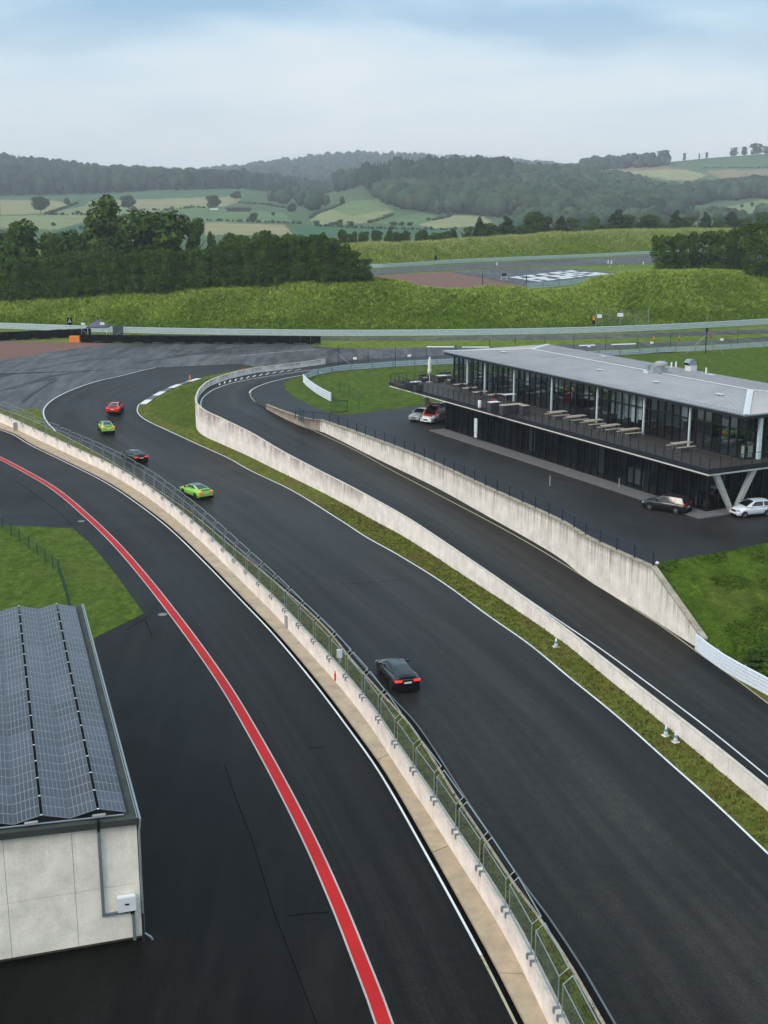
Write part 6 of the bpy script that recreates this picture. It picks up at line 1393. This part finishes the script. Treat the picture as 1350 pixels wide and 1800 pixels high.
# ============================================================ VEGETATION
def leafcloud(n, lobes, size, seed, base=(.035, .062, .018), var=.35, flat_=.0):
    """lobes: (x,y,z,rx,ry,rz). leaf clumps spread through the outer part of every lobe"""
    r = np.random.default_rng(seed); lb = np.array(lobes, float); wts = (lb[:, 3] * lb[:, 4] + lb[:, 3] * lb[:, 5]); li = r.choice(len(lb), n, p=wts / wts.sum())
    d = r.normal(size=(n, 3)); d /= np.linalg.norm(d, axis=1)[:, None]; rad = r.uniform(.55, 1.06, n) ** .7; L_ = lb[li]
    c = L_[:, :3] + d * L_[:, 3:6] * rad[:, None]
    nd = d + r.normal(size=(n, 3)) * .5 + np.array([0, 0, .45]); nd /= np.linalg.norm(nd, axis=1)[:, None]
    a = np.cross(nd, r.normal(size=(n, 3))); a /= np.linalg.norm(a, axis=1)[:, None]; b = np.cross(nd, a); s = size * r.uniform(.55, 1.3, n)[:, None]
    v = np.stack([c - a * s - b * s * .45, c + a * s * .2 - b * s * .75, c + a * s + b * s * .4, c - a * s * .3 + b * s * .7], 1).reshape(-1, 3)
    f = np.arange(4 * n).reshape(n, 4); lc = r.uniform(.75, 1.3, len(lb))[li] * r.uniform(1 - var, 1 + var, n)
    col = np.array(base)[None] * lc[:, None]; col[:, 0] *= r.uniform(.8, 1.25, n); return v, f, np.repeat(col, 4, 0)
def tree_meshes(nvar, kind, seed, n=2600, size=.05, base=(.035, .062, .018)):
    """unit tree: height 1, width about 1 x fac"""
    out = []
    for k in range(nvar):
        r = np.random.default_rng(seed + k); lobes = []
        if kind == 'round':
            for i in range(13): an = r.uniform(0, 6.28); h_ = r.uniform(.30, .86); rr = r.uniform(.0, .26) * (1.15 - abs(h_ - .5)); q = r.uniform(.11, .19); lobes.append((rr * math.cos(an), rr * math.sin(an), h_, q * 1.15, q * 1.15, q))
            lobes += [(0, 0, .45, .26, .26, .26), (0, 0, .68, .20, .20, .24)]
        elif kind == 'tall':
            for i in range(20): an = r.uniform(0, 6.28); h_ = r.uniform(.18, .90); rr = r.uniform(.08, .27) * (1.1 - .6 * h_); q = r.uniform(.07, .13); lobes.append((rr * math.cos(an), rr * math.sin(an), h_, q * 1.1, q * 1.1, q))
            lobes += [(0, 0, .38, .2, .2, .26), (0.03, 0, .66, .14, .14, .26)]
        elif kind == 'hedge':
            for i in range(20): lobes.append((r.uniform(-.30, .30), r.uniform(-.22, .22), r.uniform(.08, .84), r.uniform(.09, .15), r.uniform(.09, .14), r.uniform(.06, .10)))
            for i in range(8): lobes.append((r.uniform(-.30, .30), r.uniform(-.20, .20), r.uniform(.84, .93), r.uniform(.07, .12), r.uniform(.07, .12), r.uniform(.05, .08)))
            lobes += [(0, 0, .30, .36, .28, .28), (0, 0, .66, .34, .26, .28)]
        elif kind == 'conifer':
            for i in range(9): h_ = i / 9; w_ = .25 * (1 - h_) ** .8 + .03; lobes.append((r.uniform(-.03, .03), r.uniform(-.03, .03), .14 + h_ * .80, w_, w_, .085))
            for i in range(10): an = r.uniform(0, 6.28); h_ = r.uniform(.15, .75); rr = .24 * (1 - h_); lobes.append((rr * math.cos(an), rr * math.sin(an), h_, .09, .09, .05))
        v, f, c = leafcloud(n, lobes, size, seed * 7 + k, base); me = bigmesh('crown', v, f, M['leaves'], c)
        tm = MB(); t0 = (r.uniform(-.02, .02), r.uniform(-.02, .02)); tm.tube([(0, 0, 0), (t0[0], t0[1], .3), (t0[0] * 2, 0, .7)], [.028, .02, .008], 7)
        for i in range(4): an = r.uniform(0, 6.28); h_ = r.uniform(.22, .5); tm.tube([(t0[0], t0[1], h_), (.16 * math.cos(an), .16 * math.sin(an), h_ + .2)], [.012, .004], 5)
        out.append((me, tm.me('trunk', M['bark'])))
    return out
TV = dict(round=tree_meshes(3, 'round', 11, 5200, .029, (.046, .082, .013)), tall=tree_meshes(2, 'tall', 31, 7000, .021, (.065, .10, .020)), hedge=tree_meshes(4, 'hedge', 51, 8500, .020, (.050, .090, .014)), conifer=tree_meshes(3, 'conifer', 71, 4200, .026, (.025, .046, .012)))
NT_ = [0]
def tree(kind, X, Y, z, h, wd, label, cat='tree', name='tree', group=None, depth=None):
    NT_[0] += 1; i = NT_[0]; cm, tm = TV[kind][i % len(TV[kind])]; r = thing(name, label, cat, (X, Y, z), random.uniform(-.5, .5) if depth else random.uniform(0, 6.28), group)
    uw = {'round': .62, 'tall': .56, 'hedge': .80, 'conifer': .56}[kind]; sx = wd / uw; sy = (depth or wd) / uw
    for nm, me in (('crown', cm), ('trunk', tm)): o = link(nm, me, r); o.scale = (sx, sy, h) if nm == 'crown' else (h * .9, h * .9, h)
    return r
ORD = ['first', 'second', 'third', 'fourth', 'fifth', 'sixth', 'seventh', 'eighth', 'ninth', 'tenth', 'eleventh', 'twelfth', 'thirteenth', 'fourteenth', 'fifteenth', 'sixteenth', 'seventeenth', 'eighteenth', 'nineteenth', 'twentieth', 'twenty-first', 'twenty-second', 'twenty-third', 'twenty-fourth', 'twenty-fifth', 'twenty-sixth', 'twenty-seventh', 'twenty-eighth', 'twenty-ninth', 'thirtieth', 'thirty-first', 'thirty-second', 'thirty-third', 'thirty-fourth']
def tree_px(kind, px, ytop, wpx, Y, label, zadd=0., **k):
    X = x_at(px, Y, 8.); z = float(tz(X, Y)[0]) - .3 + zadd; zt_ = z_at(Y, ytop); w_ = wpx / F * (Y * CS + 20 * SN); return tree(kind, X, Y, z, zt_ - z, w_, label, **k)
# the clipped dense row on the near bank
htop = tab([-60,450, 0,448, 60,452, 100,447, 150,444, 200,441, 250,445, 300,437, 350,434, 400,428, 450,416, 500,412, 560,410, 600,424, 640,456])
hx = np.arange(-50, 640, 21.5)
for i, px in enumerate(hx):
    px_ = px + random.uniform(-4, 4); Y = float(Yrail3(px)) + 26 - (1.5 if px > 560 else 0) + random.uniform(-.8, .8)
    tree_px('hedge', px_, float(htop(px_)) + random.uniform(-5, 4), 42, Y, 'tall dense dark bush in the closed row along the top of the left bank', cat='bush', name='hedge_bush', group='bushes of the dense row on the left bank', depth=5.5)
for i, px in enumerate(np.arange(-40, 600, 34)):
    Y = float(Yrail3(px)) + 31; tree_px('hedge', px, float(htop(px)) + random.uniform(-9, 2), 56, Y, 'dark bush in the rear line of the dense row on the left bank', cat='bush', name='hedge_bush', group='rear bushes of the dense row on the left bank', depth=6)
for px, yt, w_, Y, kd, lab in ((-20, 392, 90, 335, 'round', 'broad dark tree cut by the left edge of the picture behind the hedge'), (38, 388, 82, 330, 'round', 'broad dark tree second from the left behind the hedge'), (96, 408, 56, 328, 'round', 'low dark tree left of the tallest tree behind the hedge'), (183, 337, 92, 333, 'tall', 'tallest tree behind the hedge, with a loose pale green crown'),
    (140, 405, 50, 329, 'round', 'low round tree at the left foot of the tallest tree'), (278, 370, 112, 330, 'round', 'wide dome shaped dark tree right of the tallest tree'), (344, 381, 42, 331, 'tall', 'narrow tree between the wide dome tree and the lower row'), (376, 403, 26, 334, 'tall', 'small thin tree right of the narrow one behind the hedge'),
    (412, 410, 44, 336, 'round', 'low round tree behind the middle of the hedge'), (470, 407, 50, 338, 'round', 'round tree rising behind the right part of the hedge'), (512, 412, 40, 339, 'round', 'low tree just left of the spiky shrub at the hedge end'), (565, 405, 26, 322, 'tall', 'spiky shrub sticking out above the right end of the hedge')):
    tree_px(kd, px, yt, w_, Y, lab)
# single trees along the far berm
BT = [(602,405,16),(622,408,14),(637,412,12),(660,407,14),(683,404,15),(697,408,14),(712,406,14),(746,405,24),(770,410,20),(796,400,26),(822,398,20),(842,378,30),(860,394,34),(890,377,42),(915,396,22),(940,374,44),(957,398,24),(985,376,34),(1006,382,30),(1039,383,32),(1063,396,20),(1083,365,48),(1104,377,28),(1137,378,42),(1165,396,24),(1185,367,32),(1206,380,38),(1237,370,32),(1262,384,26),(1282,370,46),(1307,382,30),(1342,374,40),(1375,378,40)]
for i, (px, yt, w_) in enumerate(BT):
    kd = ['round', 'conifer', 'tall', 'round'][i % 4] if w_ > 18 else 'round'; Y = float(Yrail2(px)) + 38
    if px in (842, 1185, 1237): kd = 'conifer'
    tree_px(kd, px, yt - 1, w_ * 1.05, Y, '%s dark tree from the left in the row along the far grassy berm' % ORD[i], zadd=-1.)
for i, px in enumerate(np.arange(610, 1380, 26)):
    Y = float(Yrail2(px)) + 36; tree_px('hedge', px + random.uniform(-6, 6), 409 - (px - 600) * .012 + random.uniform(-6, 6), 22, Y, 'low shrub between the single trees along the far grassy berm', cat='bush', name='shrub', group='low shrubs along the far berm', zadd=-1., depth=4)
# dark group at the right
for px, yt, w_, Y, lab in ((1163, 412, 52, 318, 'leftmost dark bush of the group on the right bank'), (1196, 405, 56, 321, 'second dark bush from the left on the right bank'), (1232, 400, 58, 323, 'third dark bush from the left on the right bank'), (1268, 402, 54, 322, 'dark bush left of the big one on the right bank'), (1300, 398, 56, 326, 'rear dark bush behind the big one on the right bank'), (1336, 384, 84, 306, 'biggest dark bush reaching lowest down the right bank'), (1385, 380, 90, 308, 'dark bush cut by the right edge of the picture')):
    tree_px('hedge', px, yt, w_, Y, lab, cat='bush', name='dark_bush', depth=7)
for px, py, yt, w_, lab in ((1318, 1190, 1128, 60, 'dark bush behind the white five rail barrier at the right edge'), (1352, 1215, 1150, 60, 'dark bush cut by the right edge behind the white five rail barrier')):
    X, Y = P(px, py, Ln); d_ = 2.2; X += 1.3; Y += 1.2; z = float(Ln(Y)); tree('hedge', X, Y, z, 1.75, 3.4, lab, 'bush', 'dark_bush', depth=2.4)
# ---- far woods: thousands of small crowns per mass
def unit_conifer(seed):
    r = np.random.default_rng(seed); v = []; f = []
    for t, (z0, z1, ra) in enumerate(((.12, .55, .20), (.36, .78, .15), (.60, 1.0, .095))):
        b = len(v); k = 7; a0 = r.uniform(0, 6)
        for j in range(k): q = ra * r.uniform(.75, 1.2); an = a0 + 6.283 * j / k; v.append((q * math.cos(an), q * math.sin(an), z0 + r.uniform(-.03, .03)))
        v.append((0, 0, z1)); f += [(b + j, b + (j + 1) % k, b + k) for j in range(k)]
    return np.array(v), np.array(f)
def unit_round(seed):
    r = np.random.default_rng(seed); bm = bmesh.new(); bmesh.ops.create_icosphere(bm, subdivisions=2, radius=.5); v = np.array([x.co[:] for x in bm.verts]); f = np.array([[x.index for x in q.verts] for q in bm.faces]); bm.free()
    n = np.sin(v @ r.normal(size=(3, 4)) * 9 + r.uniform(0, 6, 4)).sum(1) * .045 + r.uniform(-.04, .04, len(v)); v = v * (1 + n * 2)[:, None]; v[:, 2] = v[:, 2] * .95 + .52; v[:, :2] *= .82; return v, f
UC = [unit_conifer(i) for i in range(4)]; UR = [unit_round(i + 9) for i in range(4)]
def scatter_wood(name, X, Y, h, conif, base, label=None, fac=1., mat='forest'):
    z = tz(X, Y); n = len(X); V = []; Fc = []; C = []; off_ = 0; r = np.random.default_rng(n); pick = r.integers(0, 4, n); isc = r.random(n) < conif
    for kind, U in ((True, UC), (False, UR)):
        for k in range(4):
            m = np.where((pick == k) & (isc == kind))[0]
            if not len(m): continue
            v, f = U[k]; s = (h * r.uniform(.6, 1.35, n))[m]; an = r.uniform(0, 6.28, len(m)); ca, sa = np.cos(an), np.sin(an); wf = (.82 if kind else .85) * r.uniform(.85, 1.2, len(m)) * fac
            x = v[None, :, 0] * ca[:, None] - v[None, :, 1] * sa[:, None]; y = v[None, :, 0] * sa[:, None] + v[None, :, 1] * ca[:, None]
            P3 = np.stack([X[m][:, None] + x * (s * wf)[:, None], Y[m][:, None] + y * (s * wf)[:, None], z[m][:, None] - .5 + v[None, :, 2] * s[:, None]], 2)
            V.append(P3.reshape(-1, 3)); Fc.append((f[None] + (np.arange(len(m)) * len(v))[:, None, None] + off_).reshape(-1, 3)); off_ += len(m) * len(v)
            c = np.array(base)[None] * r.uniform(.6, 1.5, len(m))[:, None] * np.array([1, 1, 1])[None]; c[:, 0] *= r.uniform(.8, 1.3, len(m)); 
            if kind: c *= .75
            C.append(np.repeat(c, len(v), 0))
    me = bigmesh(name, np.concatenate(V), np.concatenate(Fc), M[mat], np.concatenate(C)); return tag(link(name, me), kind='stuff')
def region(px0, px1, Y0, Y1, sp, test=None, seed=0):
    r = np.random.default_rng(seed); w_ = (px1 - px0) / F * (Y0 + Y1) / 2; n = int(w_ * (Y1 - Y0) / sp ** 2); Y = np.sqrt(r.uniform(Y0 ** 2, Y1 ** 2, n)); px = r.uniform(px0, px1, n); X = (px - 675) / F * CS * Y
    if test is not None: m = test(px, Y); X, Y = X[m], Y[m]
    return X, Y
def jag(px, sc=40, s=5): return vnoise(px, px * 0 + s, sc, s) * 2
X, Y = region(-420, 420, 2030, 2760, 8.6, lambda px, Y: Y > 2075 + jag(px) * 40 - np.clip((415 - px) / 415, 0, 1) * 60, 1); scatter_wood('forest', X, Y, 22, .8, (.030, .046, .030))
X, Y = region(424, 542, 2080, 2520, 8.5, lambda px, Y: (Y > 2200 + jag(px, 25) * 60), 2); scatter_wood('forest', X, Y, 25, .85, (.028, .044, .030))
X, Y = region(330, 1040, 3500, 4450, 15, None, 3); scatter_wood('forest', X, Y, 26, .8, (.035, .05, .038))
def midtest(px, Y):
    y0 = np.interp(px, [592, 640, 670, 700, 760, 850, 1000, 1210], [1960, 1880, 1620, 1500, 1440, 1420, 1400, 1360]); y1 = np.interp(px, [592, 640, 1000, 1100, 1160, 1205], [2060, 2120, 2160, 2080, 1950, 1850]); return (Y > y0 + jag(px, 30) * 25) & (Y < y1)
X, Y = region(590, 1210, 1350, 2170, 8.8, midtest, 4); kx = X / Y / CS * F + 675; m = (Y > 1750) & (kx < 900)
scatter_wood('forest', X[m], Y[m], 23, .85, (.028, .044, .028)); scatter_wood('forest', X[~m], Y[~m], 18, .25, (.040, .062, .034), fac=1.15)
X, Y = region(1180, 1420, 1650, 2060, 10, lambda px, Y: (Y > 1760 + jag(px, 30) * 60) & (Y < 1990 + jag(px, 22, 8) * 30), 5); scatter_wood('forest', X, Y, 20, .1, (.038, .058, .034), fac=1.2)
X, Y = region(900, 1060, 2080, 2500, 12, lambda px, Y: vnoise(px, Y, 18, 4) > -.1, 6); scatter_wood('forest', X, Y, 20, .5, (.035, .052, .034))
X, Y = region(535, 665, 2120, 3450, 12, lambda px, Y: vnoise(px, Y / 6, 30, 14) > -.2, 17); scatter_wood('forest', X, Y, 19, .4, (.035, .052, .034))
X, Y = region(1020, 1170, 2600, 2760, 11, None, 8); scatter_wood('forest', X, Y, 19, .2, (.035, .052, .034))
X, Y = region(445, 575, 1350, 2020, 15, lambda px, Y: (vnoise(px, Y / 8, 16, 11) > .0) & (np.abs(px - np.interp(Y, [1350, 1600, 2000], [530, 545, 490])) < np.interp(Y, [1350, 2000], [22, 55])), 9); scatter_wood('copse', X, Y, 15, .15, (.038, .06, .036), fac=1.2)
X, Y = region(900, 1350, 950, 1330, 15, lambda px, Y: vnoise(px, Y / 4, 30, 12) > -.12, 10); scatter_wood('copse', X, Y, 11, .05, (.045, .07, .04), fac=1.3)
# ---- hedgerows and lone trees in the fields
YS = np.arange(640, 5300, 6.)
def PT(px, py):
    X = x_at(px, YS, 10.); z = tz(X, YS); _, y = proj(X, YS, z); i = int(np.argmax(y <= py)) if (y <= py).any() else int(np.argmin(y)); return float(X[i]), float(YS[i]), float(z[i])
def hedgerow(pxs, h=2.6, sp=3.2, base=(.035, .06, .03)):
    Q = np.array([PT(*q) for q in pxs]); s = arc(Q); n = max(3, int(s[-1] / sp)); q = np.linspace(0, s[-1], n); X = np.interp(q, s, Q[:, 0]) + rng.normal(size=n) * 1.2; Y = np.interp(q, s, Q[:, 1]) + rng.normal(size=n) * 2; scatter_wood('hedgerow', X, Y, h, 0, base, fac=1.4)
for q in ([(80, 377), (100, 372), (125, 362), (138, 358)], [(85, 378), (150, 378)], [(228, 370), (290, 370), (340, 365), (372, 366)], [(395, 368), (440, 371)], [(310, 386), (420, 390), (500, 392), (530, 394)], [(545, 384), (560, 374), (600, 360)], [(560, 398), (640, 402), (720, 404), (800, 404)], [(650, 392), (690, 378)], [(760, 388), (795, 378)], [(420, 357), (470, 360), (500, 366)], [(140, 403), (230, 400), (300, 396)], [(1200, 352), (1280, 348), (1350, 344)], [(1230, 296), (1350, 296)]): hedgerow(q)
FT = [(72, 375, 345, 26), (118, 362, 347, 12), (136, 378, 370, 8), (226, 370, 343, 22), (235, 372, 362, 12), (302, 367, 362, 5), (376, 369, 343, 21), (415, 352, 335, 20), (445, 392, 373, 17), (480, 380, 372, 6), (94, 398, 390, 10), (557, 399, 387, 11), (583, 399, 390, 8), (596, 399, 385, 16), (617, 400, 388, 12), (692, 398, 389, 14), (706, 398, 389, 12), (720, 398, 390, 12), (753, 388, 382, 7), (601, 362, 344, 11), (1206, 333, 317, 12), (1322, 364, 355, 7), (1304, 366, 358, 6), (1165, 282, 263, 22), (1203, 277, 268, 6), (1229, 274, 269, 4), (1242, 273, 267, 5), (1130, 287, 272, 10), (1145, 286, 276, 8), (1290, 270, 258, 14), (1308, 269, 257, 14), (1330, 268, 251, 24), (1348, 267, 256, 20), (640, 300, 290, 8)][:33]
for i, (px, yb, yt, w_) in enumerate(FT):
    X, Y, z = PT(px, yb); X = x_at(px, Y, z); h = z_at(Y, yt) - z; tree('hedge' if yb < 290 else 'round', X, Y, z - .3, h, w_ / F * Y, '%s lone tree from the left, %s' % ( ORD[sorted(range(len(FT)), key=lambda j: FT[j][0]).index(i)], 'on the far right hillcrest' if yb < 290 else 'in the distant fields'), group='lone trees among the distant fields', name='field_tree')
X, Y, z = PT(420, 372); r = thing('farm_building', 'low brownish farm building among distant fields left of the copse', 'building', (X, Y, z), .1); MB().box((0, 0, 2), (26, 8, 4)).build('wall', M['bark'], r); MB().box((0, 0, 4.6), (27, 6, 1.2), taper=.8).build('roof', simple('brown_roof', (.12, .07, .05), .9), r)
X, Y, z = PT(377, 370); r = thing('trailer', 'tiny white trailer below a lone tree in the distant fields', 'trailer', (X, Y, z), .1); MB().box((0, 0, 1.2), (9, 2.2, 1.6)).build('body', M['white'], r); MB().box((0, 0, .3), (6, 1.8, .5)).build('wheels', M['black'], r)
# ---- grass blades
def blades(name, X, Y, Z, h, w_, cols, seed=1, lean=.5, mat='blades', k=3):
    n = len(X); r = np.random.default_rng(seed); X = np.repeat(X, k) + r.normal(size=n * k) * w_ * 2.2; Y = np.repeat(Y, k) + r.normal(size=n * k) * w_ * 2.2; Z = np.repeat(Z, k); hh_ = np.repeat(np.broadcast_to(h, (n,)) * r.uniform(.5, 1.3, n), k) * r.uniform(.7, 1.2, n * k)
    an = r.uniform(0, 6.28, n * k); dx, dy = np.cos(an) * w_, np.sin(an) * w_; lx, ly = r.normal(size=n * k) * hh_ * lean, r.normal(size=n * k) * hh_ * lean
    v = np.stack([np.stack([X - dx, Y - dy, Z - .02], 1), np.stack([X + dx, Y + dy, Z - .02], 1), np.stack([X + lx, Y + ly, Z + hh_], 1)], 1).reshape(-1, 3)
    c = np.array(cols)[r.integers(0, len(cols), n)] * r.uniform(.7, 1.3, n)[:, None]; tag(link(name, bigmesh(name, v, np.arange(3 * n * k).reshape(-1, 3), M[mat], np.repeat(c, 3 * k, 0))), kind='stuff')
def bank_blades(Y0f, d0, d1, px0, px1, n, h, cols, nm, seed, dry):
    r = np.random.default_rng(seed); px = r.uniform(px0, px1, n); Yb = Y0f(px); Y = Yb + r.uniform(d0, d1, n); X = x_at(px, Y, 8.); z = tz(X, Y); nz = vnoise(X, Y, 5.0, 1) * 1.1 + vnoise(X, Y, 2.2, 2) * .55 + vnoise(X, Y, 14, 3) * 1.2
    m = vnoise(X, Y, 7, seed) * .7 + (Y - Yb - d0) / (d1 - d0) * .9 + r.uniform(-.35, .35, n) > .42; C1, C2 = cols
    blades(nm, X[m], Y[m], z[m] + nz[m] * .5, h, .10, C2, seed, 1.0); blades(nm, X[~m], Y[~m], z[~m] + nz[~m] * .5, h * .85, .11, C1, seed + 1, .9)
GR = [(.13, .205, .014), (.16, .235, .018), (.19, .265, .03), (.10, .16, .010)]; ST = [(.25, .34, .04), (.31, .39, .06), (.22, .31, .03), (.42, .46, .12)]
bank_blades(Yrail3, 2.5, 29, -60, 1420, 62000, .62, (GR, ST), 'tall_grass', 21, .3)
bank_blades(Yrail2, 3, 28, 560, 1400, 30000, 1.0, ([(.20, .28, .02), (.26, .34, .035)], [(.38, .40, .11), (.50, .48, .18), (.28, .34, .07)]), 'tall_grass', 31, .5)
VG = [(.12, .15, .015), (.16, .18, .025), (.09, .12, .012), (.22, .19, .04), (.17, .10, .04), (.03, .03, .008)]
n = 16000; t = rng.random(n); i = rng.integers(0, 160, n); s_ = rng.random(n)[:, None]; a = STRIP[0][i] * (1 - s_) + STRIP[0][i + 1] * s_; b = STRIP[1][i] * (1 - s_) + STRIP[1][i + 1] * s_; q = a * (1 - t[:, None]) + b * t[:, None]; q = q[q[:, 1] < 150]
blades('strip_grass', q[:, 0], q[:, 1], G(q[:, 1]) + .06, .13, .03, VG, 41)
pp = np.array([p[:2] for p in strip_poly]); n = 60000; q = np.stack([rng.uniform(-50, 45, n), rng.uniform(40, 212, n)], 1); w1i = W1s[:, :2]
m = inpoly(q[:, 0], q[:, 1], [tuple(x) for x in pp]); q = q[m]; blades('strip_grass', q[:, 0], q[:, 1], G(q[:, 1]) + .02, .12, .035, VG, 43)
# more, concentrated on the near part of that strip
e_i = edge_R[:, :2]; n = 22000; k_ = rng.integers(0, len(e_i), n); base_p = e_i[k_] + (e_i[np.minimum(k_ + 1, len(e_i) - 1)] - e_i[k_]) * rng.random(n)[:, None]; nn = norms(edge_R)[k_]; q = base_p - nn * -rng.uniform(.15, 5., n)[:, None] 
m = inpoly(q[:, 0], q[:, 1], [tuple(x) for x in pp]); 
if m.sum() < 3000: q = base_p - nn * rng.uniform(.15, 5., n)[:, None]; m = inpoly(q[:, 0], q[:, 1], [tuple(x) for x in pp])
q = q[m & (q[:, 1] < 130)]; blades('strip_grass', q[:, 0], q[:, 1], G(q[:, 1]) + .02, .14, .035, VG, 44)
R_, C_ = SLOPE.shape[:2]; n = 16000; i = rng.integers(0, R_ - 1, n); j = rng.integers(0, 50, n); f_ = rng.random((n, 2)); q = SLOPE[i, j] * (1 - f_[:, :1]) * (1 - f_[:, 1:]) + SLOPE[i + 1, j] * f_[:, :1] * (1 - f_[:, 1:]) + SLOPE[i, j + 1] * (1 - f_[:, :1]) * f_[:, 1:] + SLOPE[i + 1, j + 1] * f_[:, :1] * f_[:, 1:]
m = vnoise(q[:, 0], q[:, 1], 2.2, 5) > -.05; q = q[m]; blades('slope_weeds', q[:, 0], q[:, 1], q[:, 2], .13, .035, [(.04, .085, .006), (.055, .11, .008), (.08, .135, .014), (.028, .055, .004), (.11, .12, .02)], 45, .9)
# ============================================================ HAZE
hz = MB().box((0, 2450, 80), (8300, 6000, 230)).build('haze', [])
hm = bpy.data.materials.new('haze'); hm.use_nodes = True; hm.node_tree.nodes.clear()
ho = hm.node_tree.nodes.new('ShaderNodeOutputMaterial'); hv = hm.node_tree.nodes.new('ShaderNodeVolumePrincipled')
hv.inputs['Color'].default_value = (.93, .97, 1., 1); hv.inputs['Density'].default_value = 1.55e-4; hv.inputs['Anisotropy'].default_value = 0
hm.node_tree.links.new(hv.outputs[0], ho.inputs['Volume']); hz.data.materials.clear(); hz.data.materials.append(hm); tag(hz, kind='stuff')
